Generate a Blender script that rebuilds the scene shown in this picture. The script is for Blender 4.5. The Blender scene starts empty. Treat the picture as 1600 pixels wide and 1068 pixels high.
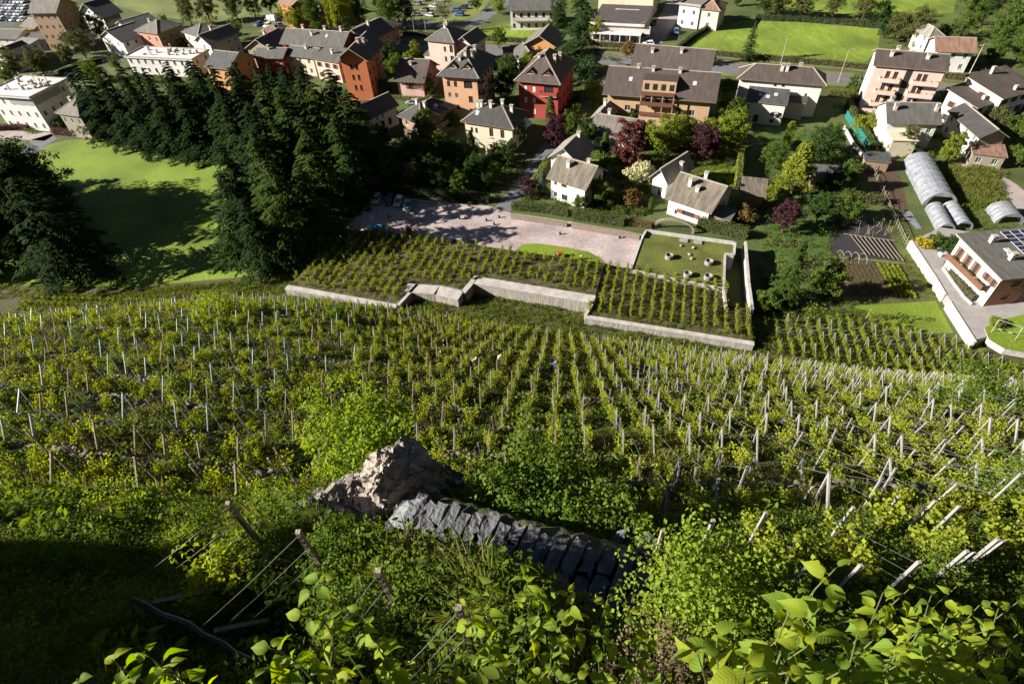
import bpy, math, random
import numpy as np
from mathutils import Matrix, Vector
R = math.radians
SC = bpy.context.scene
COL = SC.collection

# ------------------------------------------------------------------ camera, sky, sun, exposure
CAM_H = 70.0                                   # metres above the valley floor
FOC = 1600 * 20 / 36.0                         # 20 mm lens on a 1600 px wide frame
PITCH, ROLL = R(45.33), R(3.876)
FWD = np.array([0, math.cos(PITCH), -math.sin(PITCH)])
_r0 = np.array([1.0, 0, 0]); _d0 = np.array([0, -math.sin(PITCH), -math.cos(PITCH)])
RC = math.cos(ROLL) * _r0 + math.sin(ROLL) * _d0
DC = math.cos(ROLL) * _d0 - math.sin(ROLL) * _r0
EYE = np.array([0, 0, CAM_H])
cd = bpy.data.cameras.new('camera'); cam = bpy.data.objects.new('camera', cd); COL.objects.link(cam)
cd.lens = 20; cd.sensor_width = 36; cd.clip_end = 3000; cd.clip_start = 0.05
m = Matrix.Identity(4)
for i in range(3):
    m[i][0] = RC[i]; m[i][1] = -DC[i]; m[i][2] = -FWD[i]; m[i][3] = EYE[i]
cam.matrix_world = m
SC.camera = cam

SUN_HEAD = R(3)                                # shadows run to the right (+X), a touch away
SUN_EL = R(25)
wd = bpy.data.worlds.new('World'); SC.world = wd; wd.use_nodes = True
nt = wd.node_tree; nt.nodes.clear()
sky = nt.nodes.new('ShaderNodeTexSky'); sky.sky_type = 'NISHITA'; sky.sun_disc = False
sky.sun_elevation = SUN_EL; sky.sun_rotation = R(270) + SUN_HEAD * -1; sky.altitude = 1200; sky.air_density = 0.33; sky.dust_density = 0.3
bg = nt.nodes.new('ShaderNodeBackground'); bg.inputs[1].default_value = 0.05
wo = nt.nodes.new('ShaderNodeOutputWorld')
nt.links.new(sky.outputs[0], bg.inputs[0]); nt.links.new(bg.outputs[0], wo.inputs[0])
sl = bpy.data.lights.new('sun', 'SUN'); sl.energy = 5.0; sl.angle = R(0.5); sl.color = (1.0, 0.955, 0.86)
sun = bpy.data.objects.new('sun', sl); COL.objects.link(sun)
sun.rotation_euler = Vector((math.cos(SUN_HEAD) * math.cos(SUN_EL), math.sin(SUN_HEAD) * math.cos(SUN_EL), -math.sin(SUN_EL))).to_track_quat('-Z', 'Y').to_euler()
vs = SC.view_settings
vs.view_transform = 'Standard'; vs.look = 'None'; vs.gamma = 1; vs.use_curve_mapping = False
vs.exposure = 1.7
SC.cycles.max_bounces = 6; SC.cycles.diffuse_bounces = 2; SC.cycles.transmission_bounces = 4
SC.cycles.transparent_max_bounces = 6; SC.cycles.glossy_bounces = 2
SC.cycles.use_denoising = True

# ------------------------------------------------------------------ helpers
rng = np.random.default_rng(7)
random.seed(7)


def pix(x, y, z=0.0):
    """the point of the level plane z that photo position x, y looks at"""
    d = FWD * FOC + (x - 800) * RC + (y - 534) * DC
    return EYE + d * ((z - CAM_H) / d[2])


def proj(P):
    v = np.asarray(P, float) - EYE
    z = v @ FWD
    return 800 + FOC * (v @ RC) / z, 534 + FOC * (v @ DC) / z, z


def wob(x, y, f=1.0, s=0.0):
    """cheap smooth noise, vectorised, about -1..1"""
    x = np.asarray(x, float) * f; y = np.asarray(y, float) * f
    return (np.sin(x * 1.7 + 1.3 * np.sin(y * 1.1 + s) + s) + np.sin(y * 2.3 + 1.7 * np.sin(x * 0.9 + 2 * s)) +
            np.sin((x + y) * 3.1 + s * 3) * 0.5 + np.sin((x - y) * 4.3 + s) * 0.35) / 2.85


# ---- materials
MATS = {}


def mat(name, col, rough=0.85, var=0.25, scale=1.0, bump=0.0, bscale=8.0, col2=None, spec=0.3, metal=0.0, trans=0.0, per='noise', streak=None, coord='Object', big=None):
    """procedural material: base colour mixed with a second colour through noise; trans = leaf translucency"""
    if name in MATS: return MATS[name]
    m = bpy.data.materials.new(name); m.use_nodes = True
    t = m.node_tree; N = t.nodes; L = t.links
    N.clear()
    out = N.new('ShaderNodeOutputMaterial')
    bs = N.new('ShaderNodeBsdfPrincipled')
    bs.inputs['Roughness'].default_value = rough; bs.inputs['Metallic'].default_value = metal
    bs.inputs['Specular IOR Level'].default_value = spec
    c1 = (*col, 1)
    c2 = (*(col2 if col2 else [max(0, c * (1 - var)) for c in col]), 1)
    if per == 'island' or per == 'both':
        g = N.new('ShaderNodeNewGeometry'); fac = g.outputs['Random Per Island']
        if per == 'both':
            oi = N.new('ShaderNodeObjectInfo'); mx = N.new('ShaderNodeMath'); mx.operation = 'MULTIPLY_ADD'
            L.new(g.outputs['Random Per Island'], mx.inputs[0]); mx.inputs[1].default_value = 0.6
            m2 = N.new('ShaderNodeMath'); m2.operation = 'MULTIPLY'; L.new(oi.outputs['Random'], m2.inputs[0]); m2.inputs[1].default_value = 0.4
            L.new(m2.outputs[0], mx.inputs[2]); fac = mx.outputs[0]
        tc = None
    else:
        tc = N.new('ShaderNodeTexCoord')
        src = tc.outputs[coord]
        if streak:
            mp = N.new('ShaderNodeMapping'); mp.inputs['Scale'].default_value = streak
            L.new(src, mp.inputs[0]); src = mp.outputs[0]
        nz = N.new('ShaderNodeTexNoise'); nz.inputs['Scale'].default_value = scale; nz.inputs['Detail'].default_value = 6
        nz.inputs['Roughness'].default_value = 0.65
        L.new(src, nz.inputs['Vector'])
        rp = N.new('ShaderNodeMapRange'); rp.inputs[1].default_value = 0.33; rp.inputs[2].default_value = 0.67
        L.new(nz.outputs['Fac'], rp.inputs[0]); fac = rp.outputs[0]
    mix = N.new('ShaderNodeMix'); mix.data_type = 'RGBA'
    mix.inputs['A'].default_value = c1; mix.inputs['B'].default_value = c2
    L.new(fac, mix.inputs['Factor'])
    if big:                                       # slow patches over the whole surface
        n2 = N.new('ShaderNodeTexNoise'); n2.inputs['Scale'].default_value = big; n2.inputs['Detail'].default_value = 4
        t2 = tc or N.new('ShaderNodeTexCoord'); L.new(t2.outputs[coord], n2.inputs['Vector'])
        r2 = N.new('ShaderNodeMapRange'); r2.inputs[1].default_value = 0.3; r2.inputs[2].default_value = 0.7; r2.inputs[3].default_value = 0.6; r2.inputs[4].default_value = 1.2
        L.new(n2.outputs['Fac'], r2.inputs[0]); mm = N.new('ShaderNodeMix'); mm.data_type = 'RGBA'; mm.blend_type = 'MULTIPLY'; mm.inputs['Factor'].default_value = 1
        L.new(mix.outputs['Result'], mm.inputs['A']); L.new(r2.outputs[0], mm.inputs['B']); mix = mm
    L.new(mix.outputs['Result'], bs.inputs['Base Color'])
    if bump:
        tb = tc or N.new('ShaderNodeTexCoord')
        nb = N.new('ShaderNodeTexNoise'); nb.inputs['Scale'].default_value = bscale; nb.inputs['Detail'].default_value = 5
        L.new(tb.outputs[coord], nb.inputs['Vector'])
        bp = N.new('ShaderNodeBump'); bp.inputs['Strength'].default_value = bump; bp.inputs['Distance'].default_value = 0.1
        L.new(nb.outputs['Fac'], bp.inputs['Height']); L.new(bp.outputs[0], bs.inputs['Normal'])
    if trans:
        tr = N.new('ShaderNodeBsdfTranslucent')
        hs = N.new('ShaderNodeHueSaturation'); hs.inputs['Saturation'].default_value = 1.1; hs.inputs['Value'].default_value = 1.35
        hs.inputs['Hue'].default_value = 0.492
        L.new(mix.outputs['Result'], hs.inputs['Color']); L.new(hs.outputs[0], tr.inputs['Color'])
        ms = N.new('ShaderNodeMixShader'); ms.inputs[0].default_value = trans
        L.new(bs.outputs[0], ms.inputs[1]); L.new(tr.outputs[0], ms.inputs[2]); L.new(ms.outputs[0], out.inputs[0])
    else:
        L.new(bs.outputs[0], out.inputs[0])
    MATS[name] = m
    return m


def roofmat(name, col, col2, rows=3.2):
    """stone / tile roof: courses across the slope, streaks down it and lichen patches"""
    if name in MATS: return MATS[name]
    m = bpy.data.materials.new(name); m.use_nodes = True
    t = m.node_tree; N = t.nodes; L = t.links
    bs = N['Principled BSDF']; bs.inputs['Roughness'].default_value = 0.8
    tc = N.new('ShaderNodeTexCoord')
    br = N.new('ShaderNodeTexBrick'); br.inputs['Scale'].default_value = rows
    br.inputs['Color1'].default_value = (*col, 1); br.inputs['Color2'].default_value = (*[c * 0.72 for c in col], 1)
    br.inputs['Mortar'].default_value = (*[c * 0.4 for c in col], 1); br.inputs['Mortar Size'].default_value = 0.035
    br.inputs['Brick Width'].default_value = 0.75; br.inputs['Row Height'].default_value = 0.6
    L.new(tc.outputs['UV'], br.inputs['Vector'])
    nz = N.new('ShaderNodeTexNoise'); nz.inputs['Scale'].default_value = 0.55; nz.inputs['Detail'].default_value = 8; nz.inputs['Roughness'].default_value = 0.7
    mp = N.new('ShaderNodeMapping'); mp.inputs['Scale'].default_value = (2.2, 0.45, 1)
    L.new(tc.outputs['UV'], mp.inputs[0]); L.new(mp.outputs[0], nz.inputs['Vector'])
    rp = N.new('ShaderNodeMapRange'); rp.inputs[1].default_value = 0.42; rp.inputs[2].default_value = 0.66
    L.new(nz.outputs['Fac'], rp.inputs[0])
    mix = N.new('ShaderNodeMix'); mix.data_type = 'RGBA'; L.new(rp.outputs[0], mix.inputs['Factor'])
    L.new(br.outputs['Color'], mix.inputs['A']); mix.inputs['B'].default_value = (*col2, 1)
    L.new(mix.outputs['Result'], bs.inputs['Base Color'])
    bp = N.new('ShaderNodeBump'); bp.inputs['Strength'].default_value = 0.5; bp.inputs['Distance'].default_value = 0.08
    L.new(br.outputs['Fac'], bp.inputs['Height']); bp.invert = True; L.new(bp.outputs[0], bs.inputs['Normal'])
    MATS[name] = m
    return m


def glassmat():
    if 'glass' in MATS: return MATS['glass']
    m = mat('window glass', (0.03, 0.035, 0.04), rough=0.12, var=0.5, scale=0.6, spec=0.6); MATS['glass'] = m
    return m


# ---- mesh building
class MB:
    def __init__(s): s.v = []; s.f = []; s.mi = []; s.uv = {}

    def face(s, pts, mi=0, uv=None):
        n = len(s.v); s.v += [tuple(p) for p in pts]
        if uv is not None: s.uv[len(s.f)] = uv
        s.f.append(tuple(range(n, n + len(pts)))); s.mi.append(mi)

    def box(s, x0, x1, y0, y1, z0, z1, mi=0, mt=None):
        P = [Vector((x, y, z)) for z in (z0, z1) for y in (y0, y1) for x in (x0, x1)]
        if mt is not None: P = [mt @ p for p in P]
        n = len(s.v); s.v += [tuple(p) for p in P]
        for q in ((0, 2, 3, 1), (4, 5, 7, 6), (0, 1, 5, 4), (2, 6, 7, 3), (0, 4, 6, 2), (1, 3, 7, 5)):
            s.f.append(tuple(n + i for i in q)); s.mi.append(mi)

    def bar(s, a, b, w, h=None, mi=0):
        """square bar from a to b"""
        a = Vector(a); b = Vector(b); h = h or w
        d = (b - a); L = d.length; d.normalize()
        up = Vector((0, 0, 1)) if abs(d.z) < 0.95 else Vector((1, 0, 0))
        x = d.cross(up).normalized(); y = x.cross(d)
        n = len(s.v)
        for p in (a, b):
            for sx, sy in ((-1, -1), (1, -1), (1, 1), (-1, 1)):
                s.v.append(tuple(p + x * (sx * w / 2) + y * (sy * h / 2)))
        for q in ((3, 2, 1, 0), (4, 5, 6, 7), (0, 1, 5, 4), (1, 2, 6, 5), (2, 3, 7, 6), (3, 0, 4, 7)):
            s.f.append(tuple(n + i for i in q)); s.mi.append(mi)

    def tube(s, pts, rad, k=6, mi=0, cap=True):
        pts = [Vector(p) for p in pts]
        if not hasattr(rad, '__len__'): rad = [rad] * len(pts)
        n0 = len(s.v); prev = None
        for i, p in enumerate(pts):
            d = (pts[min(i + 1, len(pts) - 1)] - pts[max(i - 1, 0)]).normalized()
            if prev is None:
                up = Vector((0, 0, 1)) if abs(d.z) < 0.9 else Vector((1, 0, 0))
                x = d.cross(up).normalized()
            else:
                x = (prev - d * prev.dot(d)).normalized()
            prev = x; y = d.cross(x)
            for j in range(k):
                a = 2 * math.pi * j / k
                s.v.append(tuple(p + (x * math.cos(a) + y * math.sin(a)) * rad[i]))
        for i in range(len(pts) - 1):
            for j in range(k):
                a = n0 + i * k + j; b = n0 + i * k + (j + 1) % k
                s.f.append((a, b, b + k, a + k)); s.mi.append(mi)
        if cap:
            s.f.append(tuple(n0 + j for j in reversed(range(k)))); s.mi.append(mi)
            e = n0 + (len(pts) - 1) * k
            s.f.append(tuple(e + j for j in range(k))); s.mi.append(mi)

    def cyl(s, x, y, z0, z1, r0, r1=None, k=12, mi=0):
        s.tube([(x, y, z0), (x, y, z1)], [r0, r0 if r1 is None else r1], k, mi)

    def mesh(s, name, mats):
        me = bpy.data.meshes.new(name); me.from_pydata(s.v, [], s.f); 
        for m_ in (mats if isinstance(mats, (list, tuple)) else [mats]): me.materials.append(m_)
        me.polygons.foreach_set('material_index', s.mi)
        if s.uv:
            ul = me.uv_layers.new(name='UVMap')
            for pi, uv in s.uv.items():
                st = me.polygons[pi].loop_start
                for k_, c in enumerate(uv): ul.data[st + k_].uv = c
        me.update()
        return me

    def build(s, name, mats, parent=None, loc=None, smooth=False):
        me = s.mesh(name, mats)
        if smooth: me.polygons.foreach_set('use_smooth', [True] * len(me.polygons))
        return obj(name, me, parent, loc)


def obj(name, data, parent=None, loc=None, rz=0, sc=None):
    o = bpy.data.objects.new(name, data); COL.objects.link(o)
    if parent is not None: o.parent = parent
    if loc is not None: o.location = tuple(loc)
    if rz: o.rotation_euler = (0, 0, rz)
    if sc is not None: o.scale = (sc,) * 3 if not hasattr(sc, '__len__') else sc
    return o


def tag(o, label=None, cat=None, group=None, kind=None):
    if label: o['label'] = label
    if cat: o['category'] = cat
    if group: o['group'] = group
    if kind: o['kind'] = kind
    return o


def thing(name, label, cat, loc=(0, 0, 0), rz=0, group=None, sc=None):
    return tag(obj(name, None, None, loc, rz, sc), label, cat, group)


def copy_tree(o, parent=None):
    c = o.copy(); COL.objects.link(c); c.parent = parent
    for ch in o.children: copy_tree(ch, c)
    return c


def npmesh(name, V, Fc, mats, mi=None, smooth=False):
    """fast mesh from numpy arrays: V (n,3), Fc (m,k)"""
    me = bpy.data.meshes.new(name)
    V = np.ascontiguousarray(V, np.float32); Fc = np.ascontiguousarray(Fc, np.int32)
    m_, k_ = Fc.shape
    me.vertices.add(len(V)); me.vertices.foreach_set('co', V.ravel())
    me.loops.add(m_ * k_); me.loops.foreach_set('vertex_index', Fc.ravel())
    me.polygons.add(m_); me.polygons.foreach_set('loop_start', np.arange(0, m_ * k_, k_, dtype=np.int32))
    for x in (mats if isinstance(mats, (list, tuple)) else [mats]): me.materials.append(x)
    if mi is not None: me.polygons.foreach_set('material_index', np.ascontiguousarray(mi, np.int32))
    if smooth: me.polygons.foreach_set('use_smooth', np.ones(m_, bool))
    me.update(calc_edges=True); me.validate()
    return me


def leaves(C, Dr, Nn, Ln, Wd, fold=0.18):
    """folded four-cornered leaves: centre, midrib direction, normal, length, width -> V, F (triangles)"""
    n = len(C)
    Dr = Dr / np.linalg.norm(Dr, axis=1, keepdims=True)
    S = np.cross(Dr, Nn); S /= np.linalg.norm(S, axis=1, keepdims=True) + 1e-9
    Nn = np.cross(S, Dr)
    Ln = np.broadcast_to(Ln, n)[:, None]; Wd = np.broadcast_to(Wd, n)[:, None]
    V = np.empty((n, 4, 3))
    V[:, 0] = C - Dr * Ln / 2
    V[:, 1] = C + S * Wd / 2 + Nn * Wd * fold - Dr * Ln * 0.06
    V[:, 2] = C + Dr * Ln / 2
    V[:, 3] = C - S * Wd / 2 + Nn * Wd * fold - Dr * Ln * 0.06
    b = np.arange(n)[:, None] * 4
    Fc = np.concatenate([b + [0, 1, 2], b + [0, 2, 3]], 0)
    Fc = Fc.reshape(2, n, 3).transpose(1, 0, 2).reshape(-1, 3)
    return V.reshape(-1, 3), Fc


def rvec(n, r=None):
    v = (r or rng).normal(size=(n, 3)); return v / np.linalg.norm(v, axis=1, keepdims=True)


def cat_mesh(parts):
    Vs, Fs, k = [], [], 0
    for V, Fc in parts:
        Vs.append(V); Fs.append(Fc + k); k += len(V)
    return np.concatenate(Vs), np.concatenate(Fs)


def scatter(name, P, rot, scl, idx, protos):
    """one object whose points carry instances of the proto meshes (geometry nodes)"""
    me = bpy.data.meshes.new(name); n = len(P)
    me.vertices.add(n); me.vertices.foreach_set('co', np.ascontiguousarray(P, np.float32).ravel())
    a = me.attributes.new('rot', 'FLOAT_VECTOR', 'POINT'); a.data.foreach_set('vector', np.ascontiguousarray(rot, np.float32).ravel())
    a = me.attributes.new('scl', 'FLOAT', 'POINT'); a.data.foreach_set('value', np.ascontiguousarray(scl, np.float32))
    a = me.attributes.new('idx', 'INT', 'POINT'); a.data.foreach_set('value', np.ascontiguousarray(idx, np.int32))
    o = obj(name, me)
    pc = bpy.data.collections.new(name + '_protos')
    for i, pm in enumerate(protos):
        po = bpy.data.objects.new('%s_%02d' % (name, i), pm); pc.objects.link(po)
    g = bpy.data.node_groups.new(name, 'GeometryNodeTree')
    g.interface.new_socket('Geometry', in_out='INPUT', socket_type='NodeSocketGeometry')
    g.interface.new_socket('Geometry', in_out='OUTPUT', socket_type='NodeSocketGeometry')
    N = g.nodes; L = g.links
    gi = N.new('NodeGroupInput'); go = N.new('NodeGroupOutput')
    ip = N.new('GeometryNodeInstanceOnPoints'); ci = N.new('GeometryNodeCollectionInfo')
    ci.inputs['Collection'].default_value = pc; ci.inputs['Separate Children'].default_value = True; ci.inputs['Reset Children'].default_value = True
    ip.inputs['Pick Instance'].default_value = True
    for nm, ty, so in (('rot', 'FLOAT_VECTOR', 'Rotation'), ('scl', 'FLOAT', 'Scale'), ('idx', 'INT', 'Instance Index')):
        na = N.new('GeometryNodeInputNamedAttribute'); na.data_type = ty; na.inputs['Name'].default_value = nm
        L.new([s_ for s_ in na.outputs if s_.enabled and s_.name == 'Attribute'][0], ip.inputs[so])
    L.new(gi.outputs[0], ip.inputs['Points']); L.new(ci.outputs[0], ip.inputs['Instance']); L.new(ip.outputs[0], go.inputs[0])
    md = o.modifiers.new('scatter', 'NODES'); md.node_group = g
    return o
# ------------------------------------------------------------------ terrain
def sm(t): t = np.clip(t, 0, 1); return t * t * (3 - 2 * t)


PS = np.array([-14, -6, 0, 1, 2, 4, 6, 8, 10, 13.3, 64, 67, 70, 76, 84, 92, 100, 130])
PZ = np.array([70, 69.2, 65, 62.6, 60.9, 58.5, 56.8, 54.5, 51.5, 47.3, 5, 2.4, 1.3, 0.25, -0.4, -1.0, -2, -3])
STA = np.array([-3.2, 7.0, 56.9]); STB = np.array([2.0, 4.0, 59.0])   # stone steps run from A up to B
TP = 3.9                                        # terrace pitch


def hs(x, y):
    x = np.asarray(x, float); y = np.asarray(y, float)
    a = R(8) + R(9) * sm((y - 20) / 40) * sm((x + 90) / 70)
    return y * np.cos(a) + x * np.sin(a) + 0.7 * wob(x, y, 0.06, 2.0)


def hz(x, y):
    """height of the hillside"""
    s = hs(x, y)
    z = np.interp(s, PS, PZ)
    k = np.floor((s - 9.0) / TP); t = (s - 9.0) / TP - k
    z0 = np.interp(9.0 + k * TP, PS, PZ); z1 = np.interp(9.0 + (k + 1) * TP, PS, PZ)
    f = np.where(t < 0.86, 0.62 * t / 0.86, 0.62 + 0.38 * (t - 0.86) / 0.14)
    zt = z0 + (z1 - z0) * f
    w = sm((s - 9) / 4) * (1 - sm((s - 60) / 5))
    z = z * (1 - w) + zt * w
    z = z + 0.22 * wob(x, y, 0.55, 1.0) * (1 - sm((s - 66) / 8)) + 0.10 * wob(x, y, 1.9, 4.0) * (1 - sm((s - 60) / 6))
    # bank that carries the rock and the stone steps
    z = z + 1.2 * np.exp(-((x + 3.8) / 3.4) ** 2 - ((y - 8.0) / 1.8) ** 2) + 0.8 * np.exp(-((x + 4.1) / 0.9) ** 2 - ((y - 8.3) / 0.8) ** 2)
    # cut for the stone steps
    ab = STB[:2] - STA[:2]; L2 = float(ab @ ab)
    t = np.clip(((x - STA[0]) * ab[0] + (y - STA[1]) * ab[1]) / L2, -0.05, 1.15)
    d_ = np.hypot(x - STA[0] - ab[0] * t, y - STA[1] - ab[1] * t); zp = STA[2] + (STB[2] - STA[2]) * t - 0.2
    L1 = math.sqrt(L2); off = ((x - STA[0]) * -ab[1] + (y - STA[1]) * ab[0]) / L1; tu = ((x - STA[0]) * ab[0] + (y - STA[1]) * ab[1]) / L2
    z = z + 2.9 * np.exp(-((off + 2.5) / 0.85) ** 2) * sm((tu + 0.25) / 0.3) * sm((1.1 - tu) / 0.3)  # bank added on the sunward side to keep the steps in shade
    w2 = 1 - sm((d_ - 1.0) / 0.7); z = z * (1 - w2) + zp * w2
    z = z + 4.7 * sm((-x - 15.0) / 7) * sm((8.5 - y) / 4) * (1 + 0.25 * wob(x, y, 0.8, 5.0))  # unseen spur added on the left to shade the lower corner
    return z


def patch(name, px, z, mt, label=None, kind='structure', th=0.0):
    pts = [pix(a, b, z) for a, b in px]
    mb = MB(); mb.face([(p[0], p[1], z) for p in pts])
    # make sure it faces up
    me = mb.mesh(name, mt)
    if me.polygons[0].normal.z < 0: me.flip_normals()
    o = obj(name, me); o['kind'] = kind
    return o


def smooth_path(pts, n=6):
    P = [np.array(p, float) for p in pts]; out = []
    for i in range(len(P) - 1):
        p0 = P[max(i - 1, 0)]; p1 = P[i]; p2 = P[i + 1]; p3 = P[min(i + 2, len(P) - 1)]
        for j in range(n):
            t = j / n
            out.append(0.5 * ((2 * p1) + (-p0 + p2) * t + (2 * p0 - 5 * p1 + 4 * p2 - p3) * t * t + (-p0 + 3 * p1 - 3 * p2 + p3) * t ** 3))
    out.append(P[-1]); return out


def ribbon(name, px, w, z, mt, off=0.0, parent=None, kind='structure', h=None):
    P = smooth_path([pix(a, b, z)[:2] for a, b in px])
    mb = MB(); ed = []
    for i, p in enumerate(P):
        d = P[min(i + 1, len(P) - 1)] - P[max(i - 1, 0)]; d /= np.linalg.norm(d); nrm = np.array([-d[1], d[0]])
        ed.append((p + nrm * (off + w / 2), p + nrm * (off - w / 2)))
    for (a, b), (c, d) in zip(ed[:-1], ed[1:]):
        mb.face([(b[0], b[1], z), (d[0], d[1], z), (c[0], c[1], z), (a[0], a[1], z)])
        if h:
            mb.face([(a[0], a[1], z), (c[0], c[1], z), (c[0], c[1], z - h), (a[0], a[1], z - h)])
            mb.face([(d[0], d[1], z), (b[0], b[1], z), (b[0], b[1], z - h), (d[0], d[1], z - h)])
    o = mb.build(name, mt, parent)
    if kind and parent is None: o['kind'] = kind
    return o


G_GARDEN = mat('garden ground', (0.06, 0.10, 0.016), var=0.5, scale=0.9, bump=1.0, bscale=1.6, col2=(0.07, 0.065, 0.024), big=0.09)
G_SOIL = mat('hill soil', (0.075, 0.06, 0.032), scale=0.5, bump=0.8, bscale=4, col2=(0.04, 0.055, 0.014))
G_LAWN = mat('lawn grass', (0.165, 0.225, 0.014), scale=1.3, bump=1.0, bscale=2.2, col2=(0.10, 0.145, 0.012), streak=(1, 3.0, 1), big=0.07)
G_MEAD = mat('meadow grass', (0.17, 0.225, 0.022), scale=0.25, bump=1.0, bscale=1.0, col2=(0.105, 0.15, 0.016), streak=(2.2, 0.7, 1), big=0.06)
G_ROUGH = mat('rough grass', (0.11, 0.15, 0.03), scale=0.3, bump=1.0, bscale=1.2, col2=(0.15, 0.14, 0.05), big=0.08)
G_ASPH = mat('asphalt', (0.13, 0.13, 0.135), scale=0.4, var=0.25, bump=0.2, bscale=30)
G_ASPHD = mat('old asphalt', (0.085, 0.088, 0.092), scale=0.5, var=0.3)
G_PINK = mat('pinkish paving', (0.40, 0.32, 0.31), scale=1.3, var=0.35, bump=0.3, bscale=14, big=0.12)
G_YARD = mat('concrete yard', (0.30, 0.25, 0.23), scale=0.4, var=0.25)
G_BAL = mat('ballast', (0.17, 0.13, 0.095), scale=3, var=0.4, bump=0.8, bscale=10)
G_DIRT = mat('tilled soil', (0.085, 0.052, 0.032), scale=1.2, var=0.45, bump=0.9, bscale=4)
G_DRIVE = mat('drive paving', (0.27, 0.245, 0.235), scale=0.7, var=0.25, bump=0.2, bscale=10)
M_STEEL = mat('steel', (0.35, 0.33, 0.31), rough=0.4, metal=0.7)

# valley floor, one sheet out past everything in view
mb = MB(); mb.face([(-900, 60, 0), (900, 60, 0), (900, 1300, 0), (-900, 1300, 0)])
tag(mb.build('ground', G_GARDEN), kind='structure')

# hillside
xs = np.concatenate([np.arange(-190, -42, 1.1), np.arange(-42, 44, 0.42), np.arange(44, 150, 0.9)])
ys = np.concatenate([np.arange(-16, 0, 0.6), np.arange(0, 72, 0.3), np.arange(72, 128, 0.9)])
X, Y = np.meshgrid(xs, ys)
Z = hz(X, Y)
V = np.stack([X, Y, Z], -1).reshape(-1, 3)
nx = len(xs); ny = len(ys)
i, j = np.meshgrid(np.arange(nx - 1), np.arange(ny - 1))
a = (j * nx + i).ravel()
Fq = np.stack([a, a + 1, a + nx + 1, a + nx], -1)
hill = obj('hillside', npmesh('hillside', V, Fq, G_SOIL, smooth=True)); hill['kind'] = 'structure'

# unseen slopes added behind the viewpoint and across the valley to darken the shadows
M_MTN = mat('added wooded slope', (0.03, 0.045, 0.016), scale=0.05, col2=(0.055, 0.05, 0.025), bump=1.0, bscale=0.2)


def ridge(name, path, zs):
    mb_ = MB(); n = len(path)
    rows = [[np.array([x0 + (x1 - x0) * t, y0 + (y1 - y0) * t, z0 + (z1 - z0) * t + (0 if t in (0, 1) else 0.06 * z1 * float(wob(x0 + t * 50, y0, 0.02, t * 3)))]) for t in (0, 0.25, 0.5, 0.75, 1)] for (x0, y0, z0), (x1, y1, z1) in zip(path, zs)]
    for a_, b_ in zip(rows[:-1], rows[1:]):
        for i_ in range(4): mb_.face([a_[i_], b_[i_], b_[i_ + 1], a_[i_ + 1]])
    return tag(mb_.build(name, M_MTN, smooth=True), kind='structure')


ridge('added_slope_behind', [(-190, -8, 62), (-120, -15.8, 69), (-40, -15.8, 69), (30, -15.8, 69), (100, -15.8, 69), (200, -15.8, 60)], [(-380, -330, 330), (-160, -380, 420), (-40, -400, 440), (60, -400, 450), (200, -380, 430), (460, -330, 380)])
ridge('added_slope_across', [(-900, 1290, -5), (-450, 1180, -5), (0, 1100, -5), (400, 1050, -5), (850, 900, -5), (890, 400, -5), (890, 60, -5), (500, -250, 60)], [(-1300, 2100, 300), (-600, 2100, 700), (0, 2050, 850), (700, 1950, 900), (1500, 1500, 950), (1750, 500, 950), (1700, -200, 900), (900, -700, 700)])
# lawns, meadows, roads
patch('park_lawn', [(75, 226), (105, 219), (150, 217), (200, 228), (262, 240), (330, 248), (400, 262), (420, 300), (430, 350), (425, 440), (300, 447), (150, 447), (0, 446), (-140, 440), (-140, 330), (-40, 285), (20, 262), (60, 240)], 0.02, G_LAWN)
patch('park_path', [(50, 218), (80, 209), (90, 217), (78, 224), (64, 236), (45, 245), (30, 240)], 0.03, G_ASPH)
ribbon('park_road', [(-60, 207), (0, 210), (45, 212), (80, 214)], 5, 0.03, G_YARD)
patch('grove_floor', [(150, 217), (330, 205), (560, 215), (590, 280), (540, 355), (440, 446), (425, 440), (430, 350), (420, 300), (400, 262), (330, 248), (262, 240), (200, 228)], 0.012, mat('grove litter', (0.05, 0.035, 0.018), scale=0.5, col2=(0.03, 0.045, 0.012)))
patch('parking_paving', [(588, 306), (640, 310), (700, 317), (765, 322), (800, 333), (860, 341), (890, 346), (985, 362), (1012, 368), (985, 428), (940, 420), (800, 400), (690, 384), (600, 371), (520, 376), (548, 345)], 0.03, G_PINK)
ribbon('lane', [(785, 328), (815, 290), (838, 258), (873, 211), (905, 174), (945, 134), (965, 100)], 4.2, 0.045, G_ASPH)
ribbon('grove_lane', [(588, 305), (602, 262), (622, 232), (650, 208)], 3.6, 0.04, G_ASPHD)
ribbon('villa_lane', [(640, 150), (700, 172), (722, 190)], 4, 0.03, G_ASPHD)
ROADPX = [(430, 30), (520, 50), (622, 69.5), (667, 75), (800, 84), (950, 94), (1150, 109), (1290, 122), (1347, 126), (1465, 139), (1507, 144), (1640, 160)]
RAILPX = [(430, 20), (520, 42), (591, 59.5), (667, 66), (800, 74.5), (947, 84), (1150, 99), (1290, 114.5), (1347, 119), (1470, 132), (1522, 137), (1640, 152)]
HEDGEPX = [(590, 53), (667, 57.5), (800, 66), (982, 75), (1130, 88), (1290, 102), (1350, 108), (1475, 122), (1545, 130)]
ribbon('main_road', ROADPX, 7.0, 0.03, G_ASPH)
ribbon('road_verge', ROADPX, 10.5, 0.015, G_ROUGH)
rail = ribbon('railway_bed', RAILPX, 4.2, 0.14, G_BAL, h=0.2)
for off in (-0.75, 0.75): ribbon('rail', RAILPX, 0.11, 0.32, M_STEEL, off=off, parent=rail, h=0.17)
ribbon('lineside_verge', HEDGEPX, 4.0, 0.018, G_ROUGH)
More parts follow.
